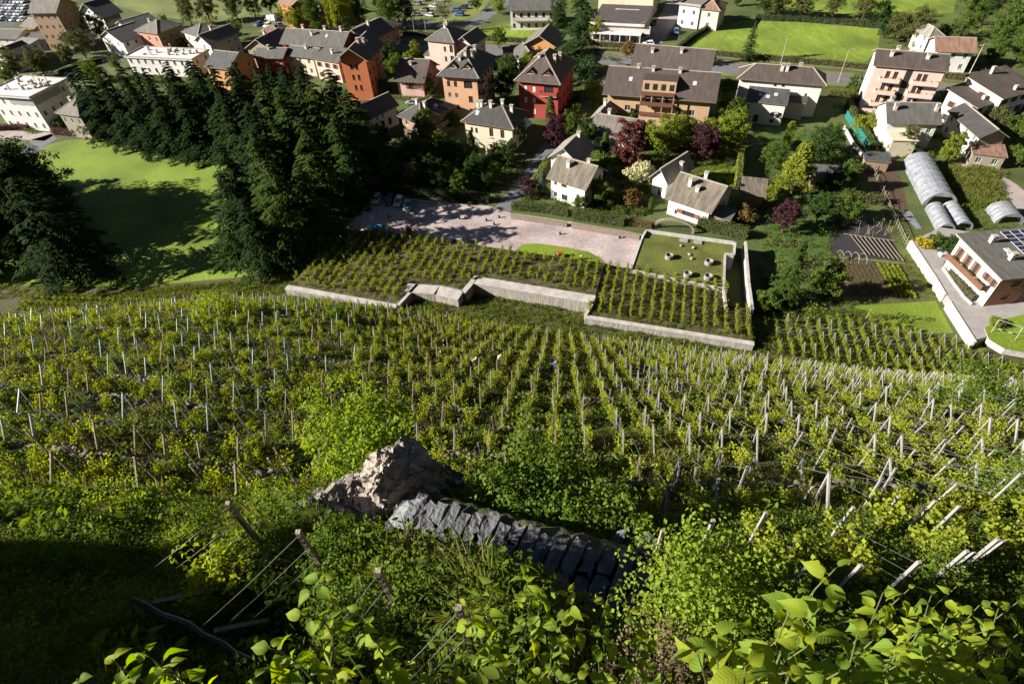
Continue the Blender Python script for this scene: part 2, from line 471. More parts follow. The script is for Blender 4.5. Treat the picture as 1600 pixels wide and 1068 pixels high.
patch('meadow', [(1066, 82), (1090, 60), (1130, 38), (1190, 29), (1260, 31), (1376, 42), (1372, 80), (1346, 103), (1290, 97), (1150, 85)], 0.02, G_MEAD)
for q_, tp_ in enumerate(([(1226, 32), (1219, 58), (1212, 88)], [(1312, 37), (1308, 66), (1304, 97)], [(1150, 36), (1128, 62), (1112, 80)])): ribbon('meadow_track', tp_, 1.0, 0.03 + 0.004 * q_, mat('tall grass strip', (0.10, 0.14, 0.018), scale=0.5, col2=(0.16, 0.21, 0.022), bump=1.0, bscale=2))
patch('upper_meadow', [(1180, 4), (1230, -14), (1330, -30), (1500, -25), (1490, 20), (1395, 27), (1300, 22)], 0.02, G_MEAD)
patch('road_side_meadow', [(738, 46), (800, 38), (866, 38), (880, 64), (800, 59), (738, 52)], 0.02, G_MEAD)
patch('car_meadow', [(618, 34), (612, -20), (700, -40), (790, -30), (740, 34), (690, 35)], 0.018, G_ROUGH)
patch('far_meadow', [(176, 8), (185, -25), (330, -40), (500, -30), (480, 20), (400, 36), (310, 34), (240, 25)], 0.018, G_ROUGH)
ribbon('bridge_road', [(590, 38), (640, 38.5), (690, 40), (735, 38), (770, 16), (808, -12)], 6.5, 0.035, G_ASPH)
patch('workshop_yard', [(932, 53), (1008, 57), (1020, 42), (1035, 18), (1046, -8), (1075, -8), (1058, 30), (1040, 62), (1020, 78), (930, 71)], 0.03, G_YARD)
ribbon('far_street', [(130, 100), (170, 92), (240, 88), (330, 70)], 6, 0.025, G_ASPHD)
patch('far_car_park', [(-80, -30), (50, -30), (46, 16), (20, 42), (-80, 44)], 0.02, G_ASPHD)
ribbon('farm_track', [(1610, 330), (1580, 295), (1545, 275), (1500, 262)], 4.5, 0.03, G_YARD)
patch('garden_bed', [(1336, 236), (1398, 243), (1420, 330), (1375, 316)], 0.02, G_DIRT)
patch('vegetable_bed', [(1292, 402), (1408, 410), (1432, 470), (1320, 462)], 0.02, G_DIRT)
patch('netted_bed', [(1290, 340), (1380, 350), (1412, 408), (1300, 398)], 0.018, mat('dark bed soil', (0.03, 0.028, 0.03), var=0.4, scale=1.5))
patch('garden_lawn', [(1330, 478), (1462, 470), (1490, 520), (1400, 520)], 0.02, G_LAWN)
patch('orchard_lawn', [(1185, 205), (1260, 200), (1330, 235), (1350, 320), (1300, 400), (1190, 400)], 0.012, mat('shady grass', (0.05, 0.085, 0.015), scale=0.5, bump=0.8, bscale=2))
patch('cottage_lawn', [(905, 250), (990, 248), (1010, 262), (940, 268)], 0.02, G_LAWN)
patch('hedged_lawn', [(1085, 262), (1150, 250), (1152, 292), (1118, 288)], 0.02, G_LAWN)

# raised plots behind the foot of the hill: garage roof, vine plots, sunken yard
M_CONC = mat('pale concrete', (0.40, 0.36, 0.335), scale=0.9, var=0.4, bump=0.15, bscale=12)
M_CONCD = mat('stained concrete', (0.34, 0.31, 0.28), scale=1.2, col2=(0.13, 0.115, 0.10), streak=(3, 3, 0.35))


def plateau(name, px, z, mt, side, base=-0.5, kind='structure'):
    P = [pix(a, b, z) for a, b in px]
    mb = MB(); mb.face([(p[0], p[1], z) for p in P], 0)
    n = len(P)
    for i_ in range(n):
        a_, b_ = P[i_], P[(i_ + 1) % n]
        mb.face([(a_[0], a_[1], z), (b_[0], b_[1], z), (b_[0], b_[1], base), (a_[0], a_[1], base)], 1)
    o = mb.build(name, [mt, side])
    import bmesh
    bm = bmesh.new(); bm.from_mesh(o.data); bmesh.ops.remove_doubles(bm, verts=bm.verts, dist=0.001); bmesh.ops.recalc_face_normals(bm, faces=bm.faces)
    bm.to_mesh(o.data); bm.free()
    if o.data.polygons[0].normal.z < 0: o.data.flip_normals()
    o['kind'] = kind
    return o


G_PLOT = mat('plot ground', (0.075, 0.075, 0.025), scale=0.9, bump=0.9, bscale=3, col2=(0.06, 0.04, 0.025))
PL1 = [(452, 445), (621, 475), (640, 442), (686, 445), (723, 453), (745, 431), (930, 461), (945, 411), (800, 391), (690, 375), (600, 361), (545, 359)]
PL2 = [(930, 463), (915, 492), (1176, 533), (1173, 482), (1134, 476), (1136, 448), (985, 421), (946, 412)]
PL3 = [(986, 420), (1004, 368), (1009, 361), (1149, 379), (1147, 397), (1133, 396), (1129, 447)]
plateau('vine_plot', PL1, 2.6, G_PLOT, M_CONCD)
plateau('lower_vine_plot', PL2, 2.2, G_PLOT, M_CONCD)
plateau('grass_roof', PL3, 2.9, mat('roof turf', (0.10, 0.125, 0.016), scale=1.6, bump=1.0, bscale=3, col2=(0.085, 0.085, 0.022), big=0.25), M_CONCD)


def wall_run(name, label, px, ztop, zbot, th, mt, cat='wall', top=None, joints=None, side=0.5, cap=True):
    """free-standing wall along photo points at its top; optional panel joints every `joints` metres as separate panels"""
    P = [pix(a, b, ztop)[:2] for a, b in px]
    root = thing(name, label, cat, (P[0][0], P[0][1], zbot))
    o0 = np.array([P[0][0], P[0][1], zbot])
    for i_ in range(len(P) - 1):
        a_, b_ = P[i_], P[i_ + 1]
        L = np.linalg.norm(b_ - a_); d = (b_ - a_) / L; nrm = np.array([-d[1], d[0]])
        n = max(1, int(round(L / joints))) if joints else 1
        for q in range(n):
            t0 = L * q / n + (0.015 if q else 0.0); t1 = L * (q + 1) / n - (0.015 if q < n - 1 else 0.0)
            mb_ = MB()
            mt4 = Matrix(((d[0], nrm[0], 0, a_[0] - o0[0]), (d[1], nrm[1], 0, a_[1] - o0[1]), (0, 0, 1, 0), (0, 0, 0, 1)))
            mb_.box(t0, t1, -th * side, th * (1 - side), 0, ztop - zbot - 0.08, 0, mt4)
            mb_.build('panel', mt, root)
        if cap:
            mb_ = MB(); mb_.box(-0.05, L + 0.05, -th * side - 0.05, th * (1 - side) + 0.05, ztop - zbot - 0.077, ztop - zbot, 0, mt4)
            mb_.build('coping', top or mt, root)
    return root


wall_run('retaining_wall', 'long stained concrete wall with pale top below the left vine plot', [(450, 445), (621, 476)], 3.0, 0.2, 1.1, M_CONCD, top=M_CONC, joints=2.2, side=1)
wall_run('retaining_wall', 'short dark return wall between the two left concrete walls', [(622, 476), (652, 444)], 3.0, 0.2, 0.5, M_CONCD, top=M_CONC, joints=2.5)
wall_run('retaining_wall', 'broad pale concrete block wall with wide flat top in the middle', [(637, 444), (686, 448), (723, 456)], 3.0, 0.2, 2.4, M_CONCD, top=M_CONC, joints=3, side=0.9)
wall_run('retaining_wall', 'concrete return wall running away from the broad block wall', [(724, 456), (745, 431)], 3.0, 0.2, 0.9, M_CONCD, top=M_CONC, joints=3)
wall_run('retaining_wall', 'pale concrete wall with wide sunlit top above the middle vine rows', [(745, 433), (930, 463)], 3.0, 0.2, 2.0, M_CONCD, top=M_CONC, joints=2.5, side=0.9)
wall_run('retaining_wall', 'low narrow concrete wall below the right vine plot', [(915, 492), (1178, 534)], 2.5, 0.2, 0.8, M_CONCD, top=M_CONC, joints=2.5, side=0.9)
wall_run('retaining_wall', 'dark return wall joining the middle wall to the low wall', [(931, 464), (915, 491)], 2.7, 0.2, 0.5, M_CONCD, top=M_CONC, joints=3)
M_WHITE = mat('white render', (0.42, 0.405, 0.385), scale=0.9, var=0.35, streak=(2, 2, 0.5))
wall_run('parapet_wall', 'white parapet along the far edge of the grass roof', [(1004, 369), (1010, 359), (1149, 378), (1147, 397), (1133, 396)], 3.5, -0.2, 0.3, M_WHITE, joints=3.5)
wall_run('parapet_wall', 'low white kerb wall between grass roof and parking', [(986, 420), (1004, 369)], 3.1, -0.2, 0.22, M_WHITE, joints=3.5)
wall_run('parapet_wall', 'dark parapet between grass roof and sunken yard', [(1133, 397), (1131, 452), (1135, 478)], 3.3, -0.2, 0.3, M_CONC, joints=3.5)
wall_run('parapet_wall', 'low wall between grass roof and vine plot', [(986, 421), (1130, 450)], 3.05, 0, 0.3, M_CONC, joints=3.5)
wall_run('yard_wall', 'concrete wall along the right side of the sunken yard', [(1165, 377), (1170, 440), (1176, 483)], 3.0, -0.2, 0.4, M_CONC, joints=3.5)
# ------------------------------------------------------------------ buildings
WALLS = {k: mat('wall ' + k, c, scale=0.35, var=0.2, bump=0.1, bscale=14, streak=(1, 1, 0.4)) for k, c in dict(
    white=(0.590, 0.566, 0.525), cream=(0.508, 0.443, 0.328), peach=(0.508, 0.295, 0.180), red=(0.279, 0.045, 0.037), orange=(0.394, 0.123, 0.045),
    pink=(0.508, 0.328, 0.295), pinkd=(0.377, 0.164, 0.139), tan=(0.328, 0.213, 0.123), stone=(0.221, 0.193, 0.148), apricot=(0.426, 0.279, 0.164), rose=(0.508, 0.377, 0.320),
    brown=(0.230, 0.156, 0.107), amber=(0.451, 0.221, 0.074), pale=(0.476, 0.426, 0.385), grey=(0.271, 0.271, 0.279), terracotta=(0.410, 0.197, 0.131)).items()}
ROOFS = dict(slate=roofmat('roof slate', (0.05, 0.052, 0.058), (0.075, 0.072, 0.065)), stone=roofmat('roof stone', (0.12, 0.102, 0.085), (0.175, 0.15, 0.118)),
             brown=roofmat('roof brown', (0.06, 0.043, 0.037), (0.08, 0.058, 0.046)), grey=roofmat('roof grey', (0.08, 0.077, 0.072), (0.11, 0.10, 0.086)),
             wood=roofmat('roof lichen', (0.10, 0.078, 0.06), (0.175, 0.145, 0.105)), pale=roofmat('roof pale', (0.19, 0.175, 0.155), (0.24, 0.22, 0.19)),
             dark=roofmat('roof dark', (0.035, 0.032, 0.033), (0.05, 0.044, 0.038)), flat=mat('flat roof', (0.55, 0.53, 0.52), scale=0.4, var=0.25), felt=mat('roof felt', (0.075, 0.062, 0.058), scale=0.4, var=0.3),
             tile=roofmat('roof tile', (0.20, 0.10, 0.065), (0.26, 0.16, 0.11)))
M_FRAME = mat('window frame', (0.55, 0.52, 0.48), var=0.1)
M_FRAMEB = mat('brown frame', (0.12, 0.06, 0.035), var=0.3)
M_SHUT = mat('brown shutter', (0.16, 0.07, 0.04), var=0.3, scale=2)
M_SHUTW = mat('pale shutter', (0.60, 0.52, 0.40), var=0.15, scale=2)
M_RAIL = mat('balcony wood', (0.13, 0.06, 0.038), var=0.3, scale=2)
M_CHIM = mat('chimney render', (0.52, 0.46, 0.40), var=0.25, scale=1.5)
M_RIDGE = mat('ridge stone', (0.33, 0.29, 0.24), var=0.25, scale=2)
M_DARKIN = mat('dark interior', (0.02, 0.018, 0.016), var=0.3)
M_EAVE = mat('eave board', (0.17, 0.12, 0.085), var=0.3, scale=2)
_wc = {}


def win_meshes(w, h, kind):
    k = (round(w, 2), round(h, 2), kind)
    if k in _wc: return _wc[k]
    fm = M_FRAMEB if kind in ('s', 'd', 'b') else M_FRAME
    r = {}
    f = MB(); t = 0.07
    f.box(-w / 2, w / 2, 0.10, 0.16, 0, t); f.box(-w / 2, w / 2, 0.10, 0.16, h - t, h)
    f.box(-w / 2, -w / 2 + t, 0.10, 0.16, t, h - t); f.box(w / 2 - t, w / 2, 0.10, 0.16, t, h - t)
    n = 1 if w < 1.6 else int(w / 0.9)
    for i in range(n):
        x = -w / 2 + w * (i + 1) / (n + 1); f.box(x - 0.04, x + 0.04, 0.105, 0.155, t, h - t)
    if kind != 'd': f.box(-w / 2 - 0.1, w / 2 + 0.1, -0.07, 0.10, -0.07, 0)
    r['frame'] = f.mesh('window', fm)
    g = MB(); g.face([(-w / 2, 0.14, 0), (w / 2, 0.14, 0), (w / 2, 0.14, h), (-w / 2, 0.14, h)]); r['pane'] = g.mesh('pane', glassmat())
    if kind == 's':
        s = MB(); s.box(0, w / 2, -0.06, -0.015, 0, h); r['shutter'] = s.mesh('shutter', M_SHUT)
    if kind == 'c':
        s = MB(); s.box(-w / 2 + t, w / 2 - t, 0.03, 0.08, t, h - t)
        for q in range(int(h / 0.3)): s.box(-w / 2 + t, w / 2 - t, 0.015, 0.028, 0.1 + q * 0.3, 0.25 + q * 0.3)
        r['shutter'] = s.mesh('shutter', M_SHUTW)
    _wc[k] = r
    return r


def facade(mb, o, ang, L, h, wins, gable=None, z0=-0.6, mi=0):
    """wall face with real openings and reveals; o = lower left corner seen from outside"""
    ca, sa = math.cos(ang), math.sin(ang)
    def W(u, d, v): return (o[0] + ca * u - sa * d, o[1] + sa * u + ca * d, v)
    us = {0.0, L}; vs_ = {z0, h}
    for (u, v, w, hh, k) in wins: us |= {u - w / 2, u + w / 2}; vs_ |= {v, v + hh}
    us = sorted(us); vs_ = sorted(vs_)
    for a, b in zip(us[:-1], us[1:]):
        for c, d in zip(vs_[:-1], vs_[1:]):
            if b - a < 1e-4 or d - c < 1e-4: continue
            mu, mv = (a + b) / 2, (c + d) / 2
            if any(abs(mu - u) < w / 2 and v < mv < v + hh for (u, v, w, hh, k) in wins): continue
            mb.face([W(a, 0, c), W(b, 0, c), W(b, 0, d), W(a, 0, d)], mi)
    D = 0.18
    for (u, v, w, hh, k) in wins:
        a, b, c, d = u - w / 2, u + w / 2, v, v + hh
        mb.face([W(a, 0, c), W(a, D, c), W(b, D, c), W(b, 0, c)], mi); mb.face([W(a, 0, d), W(b, 0, d), W(b, D, d), W(a, D, d)], mi)
        mb.face([W(a, 0, c), W(a, 0, d), W(a, D, d), W(a, D, c)], mi); mb.face([W(b, 0, c), W(b, D, c), W(b, D, d), W(b, 0, d)], mi)
    if gable: mb.face([W(0, 0, h), W(L, 0, h), W(L * gable[0], 0, h + gable[1])], mi)


def put_windows(root, o, ang, wins):
    for (u, v, w, hh, k) in wins:
        r = win_meshes(w, hh, k)
        x = o[0] + math.cos(ang) * u; y = o[1] + math.sin(ang) * u
        wo_ = obj('door' if k == 'd' else 'window', r['frame'], root, (x, y, v), ang)
        if k != 'c': obj('pane', r['pane'], wo_)
        if 'shutter' in r:
            if k == 's':
                obj('shutter', r['shutter'], wo_, (w / 2 + 0.02, 0, 0)); obj('shutter', r['shutter'], wo_, (-w - 0.02, 0, 0))
            else: obj('shutter', r['shutter'], wo_)


def grid_wins(L, floors, fh, n, kind='w', w=1.0, h=1.35, z=0.95, skip=(), m=0.0):
    out = []
    for f in range(floors):
        for c in range(n):
            if (f, c) in skip: continue
            out.append((m + (L - 2 * m) * (c + 0.5) / n, f * fh + z, w, h, kind))
    return out


def house(name, label, A, B, h, depth=None, C=None, CL=None, roof='gable', ridge='x', rise=2.5, ov=0.7, wall='white', rf='slate', floors=2, wf=3, wr=2, wl=2,
          kind='w', chim=(), sky=(), dorm=0, base=0.0, balc=(), extra=None, th=0.2, cat='house', ww=1.0, wh=1.35, skip=(), ridgecap=True, wall2=None, zw=0.95):
    """A, B: photo positions of the front wall's eave corners (at height h); C: rear right eave corner, CL: rear left"""
    zt = h + base
    a = pix(*A, zt)[:2]; b = pix(*B, zt)[:2]
    d = b - a; w = float(np.linalg.norm(d)); ang = math.atan2(d[1], d[0]); nrm = np.array([-math.sin(ang), math.cos(ang)])
    if C is not None: depth = float((pix(*C, zt)[:2] - b) @ nrm)
    if CL is not None: depth = float((pix(*CL, zt)[:2] - a) @ nrm)
    depth = max(depth, 2.0)
    root = thing(name, label, cat, (a[0], a[1], base), ang)
    fh = h / floors
    F_ = grid_wins(w, floors, fh, wf, kind, ww, min(wh, fh - 1.1), zw, skip) if isinstance(wf, int) else list(wf)
    Rr = grid_wins(depth, floors, fh, wr, kind, ww, min(wh, fh - 1.1), zw) if isinstance(wr, int) else list(wr)
    Lr = grid_wins(depth, floors, fh, wl, kind, ww, min(wh, fh - 1.1), zw) if isinstance(wl, int) else list(wl)
    wm = MB()
    gx = (0.5, rise) if (roof == 'gable' and ridge == 'x') else None
    gy = (0.5, rise) if (roof == 'gable' and ridge == 'y') else None
    HP = math.pi / 2
    sides = [((0, 0), 0.0, w, F_, gy), ((w, 0), HP, depth, Rr, gx), ((w, depth), 2 * HP, w, [], gy), ((0, depth), 3 * HP, depth, Lr, gx)]
    hh = h
    for k_, (o, an, L, ws, g) in enumerate(sides):
        if roof == 'shed':
            if k_ == 2: facade(wm, o, an, L, h + rise, [], None)
            else:
                facade(wm, o, an, L, h, ws, None, mi=(1 if (wall2 and k_ in (1, 3)) else 0))
                if k_ == 1: wm.face([(w, 0, h), (w, depth, h), (w, depth, h + rise)])
                if k_ == 3: wm.face([(0, depth, h), (0, 0, h), (0, depth, h + rise)])
        else: facade(wm, o, an, L, h, ws, g, mi=(1 if (wall2 and k_ in (1, 3)) else 0))
        put_windows(root, o, an, ws)
    wm.face([(0, 0, 0.02), (w, 0, 0.02), (w, depth, 0.02), (0, depth, 0.02)])
    wm.build('wall', [WALLS[wall], WALLS[wall2 or wall]], root)
    # roof
    rm = MB()
    def uvq(p, q, r_, s_):
        u = (Vector(q) - Vector(p)).length; v = (Vector(s_) - Vector(p)).length
        return [(0, 0), (u, 0), (u, v), (0, v)]
    if roof in ('gable',):
        if ridge == 'x': Lx, Ly = w, depth
        else: Lx, Ly = depth, w
        def T(x, y, z): return (x, y, z) if ridge == 'x' else (w - y, x, z) if False else ((y, x, z))
        hf = Ly / 2; sl_ = rise / hf; e = h - sl_ * ov
        for sgn in (0, 1):
            y0 = -ov if sgn == 0 else Ly + ov
            q = [T(-ov, y0, e + th), T(Lx + ov, y0, e + th), T(Lx + ov, hf, h + rise + th), T(-ov, hf, h + rise + th)]
            rm.face(q, 0, uvq(*q))
            q2 = [T(-ov, y0, e), T(Lx + ov, y0, e), T(Lx + ov, hf, h + rise), T(-ov, hf, h + rise)]
            rm.face(q2, 1)
            rm.face([q[0], q[1], q2[1], q2[0]], 1)
            rm.face([q[1], q[2], q2[2], q2[1]], 2); rm.face([q[3], q[0], q2[0], q2[3]], 2)
        if ridgecap: rm.bar(T(-ov, hf, h + rise + th), T(Lx + ov, hf, h + rise + th), 0.35, 0.12, 2)
        def zr(x, y):
            yy = y if ridge == 'x' else x
            return h + rise * (1 - abs(yy - hf) / hf) + th
        def slope(x, y):
            yy = y if ridge == 'x' else x
            s_ = math.atan(sl_) * (1 if yy < hf else -1)
            return (s_, 0, 0) if ridge == 'x' else (0, -s_, 0)
    elif roof == 'hip':
        x0, x1, y0, y1 = -ov, w + ov, -ov, depth + ov
        W2, D2 = x1 - x0, y1 - y0; hl = min(W2, D2) / 2
        if ridge == 'p': r0_ = r1_ = ((x0 + x1) / 2, (y0 + y1) / 2)
        elif W2 >= D2: r0_ = (x0 + hl, (y0 + y1) / 2); r1_ = (x1 - hl, (y0 + y1) / 2)
        else: r0_ = ((x0 + x1) / 2, y0 + hl); r1_ = ((x0 + x1) / 2, y1 - hl)
        sl_ = rise / hl; zb = h - 0.1; zt_ = zb + rise
        c = [(x0, y0, zb + th), (x1, y0, zb + th), (x1, y1, zb + th), (x0, y1, zb + th)]
        p, q_ = (*r0_, zt_ + th), (*r1_, zt_ + th)
        if W2 >= D2: fs = [[c[0], c[1], q_, p], [c[1], c[2], q_], [c[2], c[3], p, q_], [c[3], c[0], p]]
        else: fs = [[c[0], c[1], p], [c[1], c[2], q_, p], [c[2], c[3], q_], [c[3], c[0], p, q_]]
        for f_ in fs:
            P0 = Vector(f_[0]); ux = (Vector(f_[1]) - P0).normalized(); nn = ux.cross(Vector(f_[2]) - P0).normalized(); vy = nn.cross(ux)
            rm.face(f_, 0, [((Vector(t_) - P0).dot(ux), (Vector(t_) - P0).dot(vy)) for t_ in f_])
        for i_ in range(4):
            s_, t_ = c[i_], c[(i_ + 1) % 4]; rm.face([s_, t_, (t_[0], t_[1], zb), (s_[0], s_[1], zb)], 1)
        rm.face([(x, y, zb) for x, y, _ in reversed(c)], 1)
        if ridgecap:
            near = {0: p, 3: p, 1: q_, 2: q_} if W2 >= D2 else {0: p, 1: p, 2: q_, 3: q_}
            for i_ in range(4): rm.bar(c[i_], near[i_], 0.3, 0.14, 2)
            if (Vector(p) - Vector(q_)).length > 0.1: rm.bar(p, q_, 0.3, 0.14, 2)
        def zr(x, y): return zb + th + min(sl_ * min(x - x0, x1 - x, y - y0, y1 - y), rise)
        def slope(x, y):
            dd = [(y - y0, (1, 0)), (x1 - x, (0, 1)), (y1 - y, (-1, 0)), (x - x0, (0, -1))]; dd.sort(key=lambda t_: t_[0])
            s_ = math.atan(sl_); return (s_ * dd[0][1][0], s_ * -dd[0][1][1] if False else -s_ * dd[0][1][1] * -1, 0) if False else (s_ * dd[0][1][0], s_ * dd[0][1][1], 0)
    elif roof == 'shed':
        e = h - rise / depth * ov
        q = [(-ov, -ov, e + th), (w + ov, -ov, e + th), (w + ov, depth + ov, h + rise + rise / depth * ov + th), (-ov, depth + ov, h + rise + rise / depth * ov + th)]
        q2 = [(x, y, z - th) for x, y, z in q]
        rm.face(q, 0, uvq(*q)); rm.face(list(reversed(q2)), 1)
        for i_ in range(4): rm.face([q[i_], q[(i_ + 1) % 4], q2[(i_ + 1) % 4], q2[i_]], 2 if i_ != 0 else 1)
        def zr(x, y): return h + rise * y / depth + th
        def slope(x, y): return (math.atan(rise / depth), 0, 0)
    else:
        rm.box(-ov, w + ov, -ov, depth + ov, h, h + th + 0.15, 0)
        if rise:
            e = 0.2
            for (x0, x1, y0, y1) in ((-ov, w + ov, -ov, -ov + e), (-ov, w + ov, depth + ov - e, depth + ov), (-ov, -ov + e, -ov + e, depth + ov - e), (w + ov - e, w + ov, -ov + e, depth + ov - e)):
                rm.box(x0, x1, y0, y1, h + th + 0.15, h + th + 0.15 + rise, 2)
        def zr(x, y): return h + th + 0.15
        def slope(x, y): return (0, 0, 0)
    ro = rm.build('roof', [ROOFS[rf], M_EAVE if roof != 'flat' else ROOFS['flat'], M_RIDGE], root)
    for (u, v, hc) in chim:
        x, y = u * w, v * depth; z = zr(x, y)
        cm = MB(); cm.box(-0.36, 0.36, -0.3, 0.3, -0.7, hc - 0.15); cm.box(-0.46, 0.46, -0.4, 0.4, hc - 0.15, hc, 1)
        for sx in (-0.3, 0.3): cm.box(sx - 0.09, sx + 0.09, -0.25, 0.25, hc, hc + 0.25)
        cm.box(-0.5, 0.5, -0.42, 0.42, hc + 0.25, hc + 0.33, 1)
        cm.build('chimney', [M_CHIM, M_RIDGE], ro, (x, y, z))
    for (u, v) in sky:
        x, y = u * w, v * depth
        cm = MB(); cm.box(-0.45, 0.45, -0.6, 0.6, -0.03, 0.09, 0); cm.box(-0.38, 0.38, -0.53, 0.53, 0.09, 0.105, 1)
        k_ = cm.build('skylight', [M_FRAME, mat('skylight glass', (0.35, 0.40, 0.46), rough=0.1, var=0.2)], ro, (x, y, zr(x, y))); k_.rotation_euler = slope(x, y)
    for q in range(dorm):
        x = w * (q + 0.75) / (dorm + 0.5); y = 0.9; zd = zr(x, y) - 0.05
        dw, dh, dl = 1.5, 1.25, 3.2
        dm = MB()
        dm.face([(-dw, 0, 0), (dw, 0, 0), (0, 0, dh)], 1)
        dm.face([(-dw - 0.2, -0.25, -0.1), (0, -0.25, dh + 0.12), (0, dl, dh + 0.12), (-dw - 0.2, 0.1, -0.1)], 0)
        dm.face([(dw + 0.2, -0.25, -0.1), (dw + 0.2, 0.1, -0.1), (0, dl, dh + 0.12), (0, -0.25, dh + 0.12)], 0)
        dm.box(-0.55, 0.55, -0.05, 0.0, 0.1, 0.55, 2); dm.box(-0.9, 0.9, -0.35, 0.0, -0.05, 0.06, 3)
        dm.build('dormer', [ROOFS[rf], WALLS[wall], glassmat(), M_RIDGE], ro, (x, y, zd))
    for bl in balc:
        side, u0, u1, z, dep, style = bl
        bm_ = MB(); L = u1 - u0
        bm_.box(0, L, -dep, -0.002, -0.16, 0)
        o, an = sides['frbl'.index(side)][0], sides['frbl'.index(side)][1]
        bo = bm_.build('balcony', [M_CONC if style != 'wood' else M_RAIL], root, (o[0] + math.cos(an) * u0, o[1] + math.sin(an) * u0, z))
        bo.rotation_euler = (0, 0, an)
        rl = MB()
        if style == 'solid':
            rl.box(0, L, -dep, -dep + 0.1, 0.003, 1.0); rl.box(0, 0.1, -dep + 0.1, -0.01, 0.003, 1.0); rl.box(L - 0.1, L, -dep + 0.1, -0.01, 0.003, 1.0)
            rl.build('railing', WALLS[wall], bo)
        else:
            mm = M_RAIL if style == 'wood' else M_STEEL
            for (p, q_) in (((0, -dep + 0.05), (L, -dep + 0.05)), ((0.05, -dep), (0.05, 0)), ((L - 0.05, -dep), (L - 0.05, 0))):
                rl.bar((*p, 1.0), (*q_, 1.0), 0.08); rl.bar((*p, 0.12), (*q_, 0.12), 0.06)
                n = max(2, int(math.dist(p, q_) / (0.16 if style == 'wood' else 0.3)))
                for i_ in range(n):
                    t_ = (i_ + 0.5) / n; x = p[0] + (q_[0] - p[0]) * t_; y = p[1] + (q_[1] - p[1]) * t_
                    rl.bar((x, y, 0.12), (x, y, 1.0), 0.1 if style == 'wood' else 0.03, 0.03)
            rl.build('railing', mm, bo)
    root['_dim'] = (w, depth)
    if extra: extra(root, w, depth, h, zr, ro)
    del root['_dim']
    return root


def boxpart(root, name, dims, mt, loc=(0, 0, 0), rz=0, sub=None):
    m_ = MB(); m_.box(*dims); o = m_.build(name, mt, root, loc)
    if rz: o.rotation_euler = (0, 0, rz)
    return o


# --- upper left of the picture
house('apartment_block', 'tall tan apartment block with brown hipped slab roof, far upper left', (46, 19.5), (86.6, 19), 13.5, depth=11, ridge='x', rise=3.4, wall='tan', rf='stone', floors=4, wf=4, wr=4, wl=3, ov=0.6, cat='apartment building', chim=((0.3, 0.5, 1.2),))
house('chalet', 'white gabled chalet with large dark blue grey roof and row of side windows', (127, 19), (159, 25.5), 6.5, C=(192, 19), ridge='y', rise=4.0, ov=1.3, wall='white', rf='slate', wf=4, wr=6, wl=3)
house('house', 'white house with dark roof squeezed behind the small white gable house', (178, 41), (207, 50), 6, depth=11, ridge='y', rise=2.6, wall='white', rf='slate', wf=2, wr=3)
house('house', 'small white gable house with dark roof beside round street trees', (158, 57), (190.5, 65), 6, depth=10, ridge='y', rise=2.8, wall='white', rf='slate', wf=2, wr=3, kind='w')
house('house', 'brown roofed house with pink brick facade in the upper left', (213, 48), (246, 53), 7.5, depth=11, roof='hip', rise=2.6, wall='terracotta', wall2='brown', rf='stone', wf=3, wr=3, chim=((0.3, 0.4, 1.0),))
house('house', 'ochre fronted house with grey hipped roof in the upper left', (287, 50), (309, 57), 7, depth=10, roof='hip', rise=2.2, wall='cream', rf='grey', wf=2, wr=3)
house('house', 'white cornered house with dark side windows right of the ochre house', (306, 63), (327, 68), 6.5, depth=12, ridge='y', rise=2.2, wall='white', wall2='grey', rf='grey', wf=1, wr=4, chim=((0.5, 0.4, 1.2),))


def clutter(root, w, d, h, zr, ro):
    r = random.Random(3)
    for i in range(16):
        a, b, c = r.uniform(0.4, 1.4), r.uniform(0.4, 1.1), r.uniform(0.4, 1.3)
        boxpart(ro, 'roof_unit', (-a / 2, a / 2, -b / 2, b / 2, 0, c), ROOFS['flat'] if i % 3 else M_CHIM, (r.uniform(0.08, 0.92) * w, r.uniform(0.1, 0.9) * d, zr(0, 0) + 0.002))
    for i in range(3):
        cm = MB(); cm.cyl(0, 0, 0, 2.0, 0.12, k=8); cm.cyl(0, 0, 2.0, 2.2, 0.25, k=8)
        cm.build('vent', M_CHIM, ro, (r.uniform(0.1, 0.9) * w, r.uniform(0.2, 0.8) * d, zr(0, 0)))


house('long_building', 'long low white flat roofed building with rooftop units behind the grove', (197, 90), (300, 95), 5.5, depth=9, roof='flat', rise=0.35, ov=0.4, wall='white', rf='flat', floors=2, wf=9, wr=2, extra=clutter, cat='building')


def modern(root, w, d, h, zr, ro):
    clutter(root, w, d, h, zr, ro)
    # set-back top storey band in dark cladding
    boxpart(root, 'cladding_band', (w + 0.004, w + 0.05, 0.3, d * 0.8, h - 2.3, h - 0.15), WALLS['grey'])
    boxpart(root, 'cladding_band', (w * 0.45, w - 0.3, -0.05, -0.004, h - 2.3, h - 0.15), WALLS['grey'])


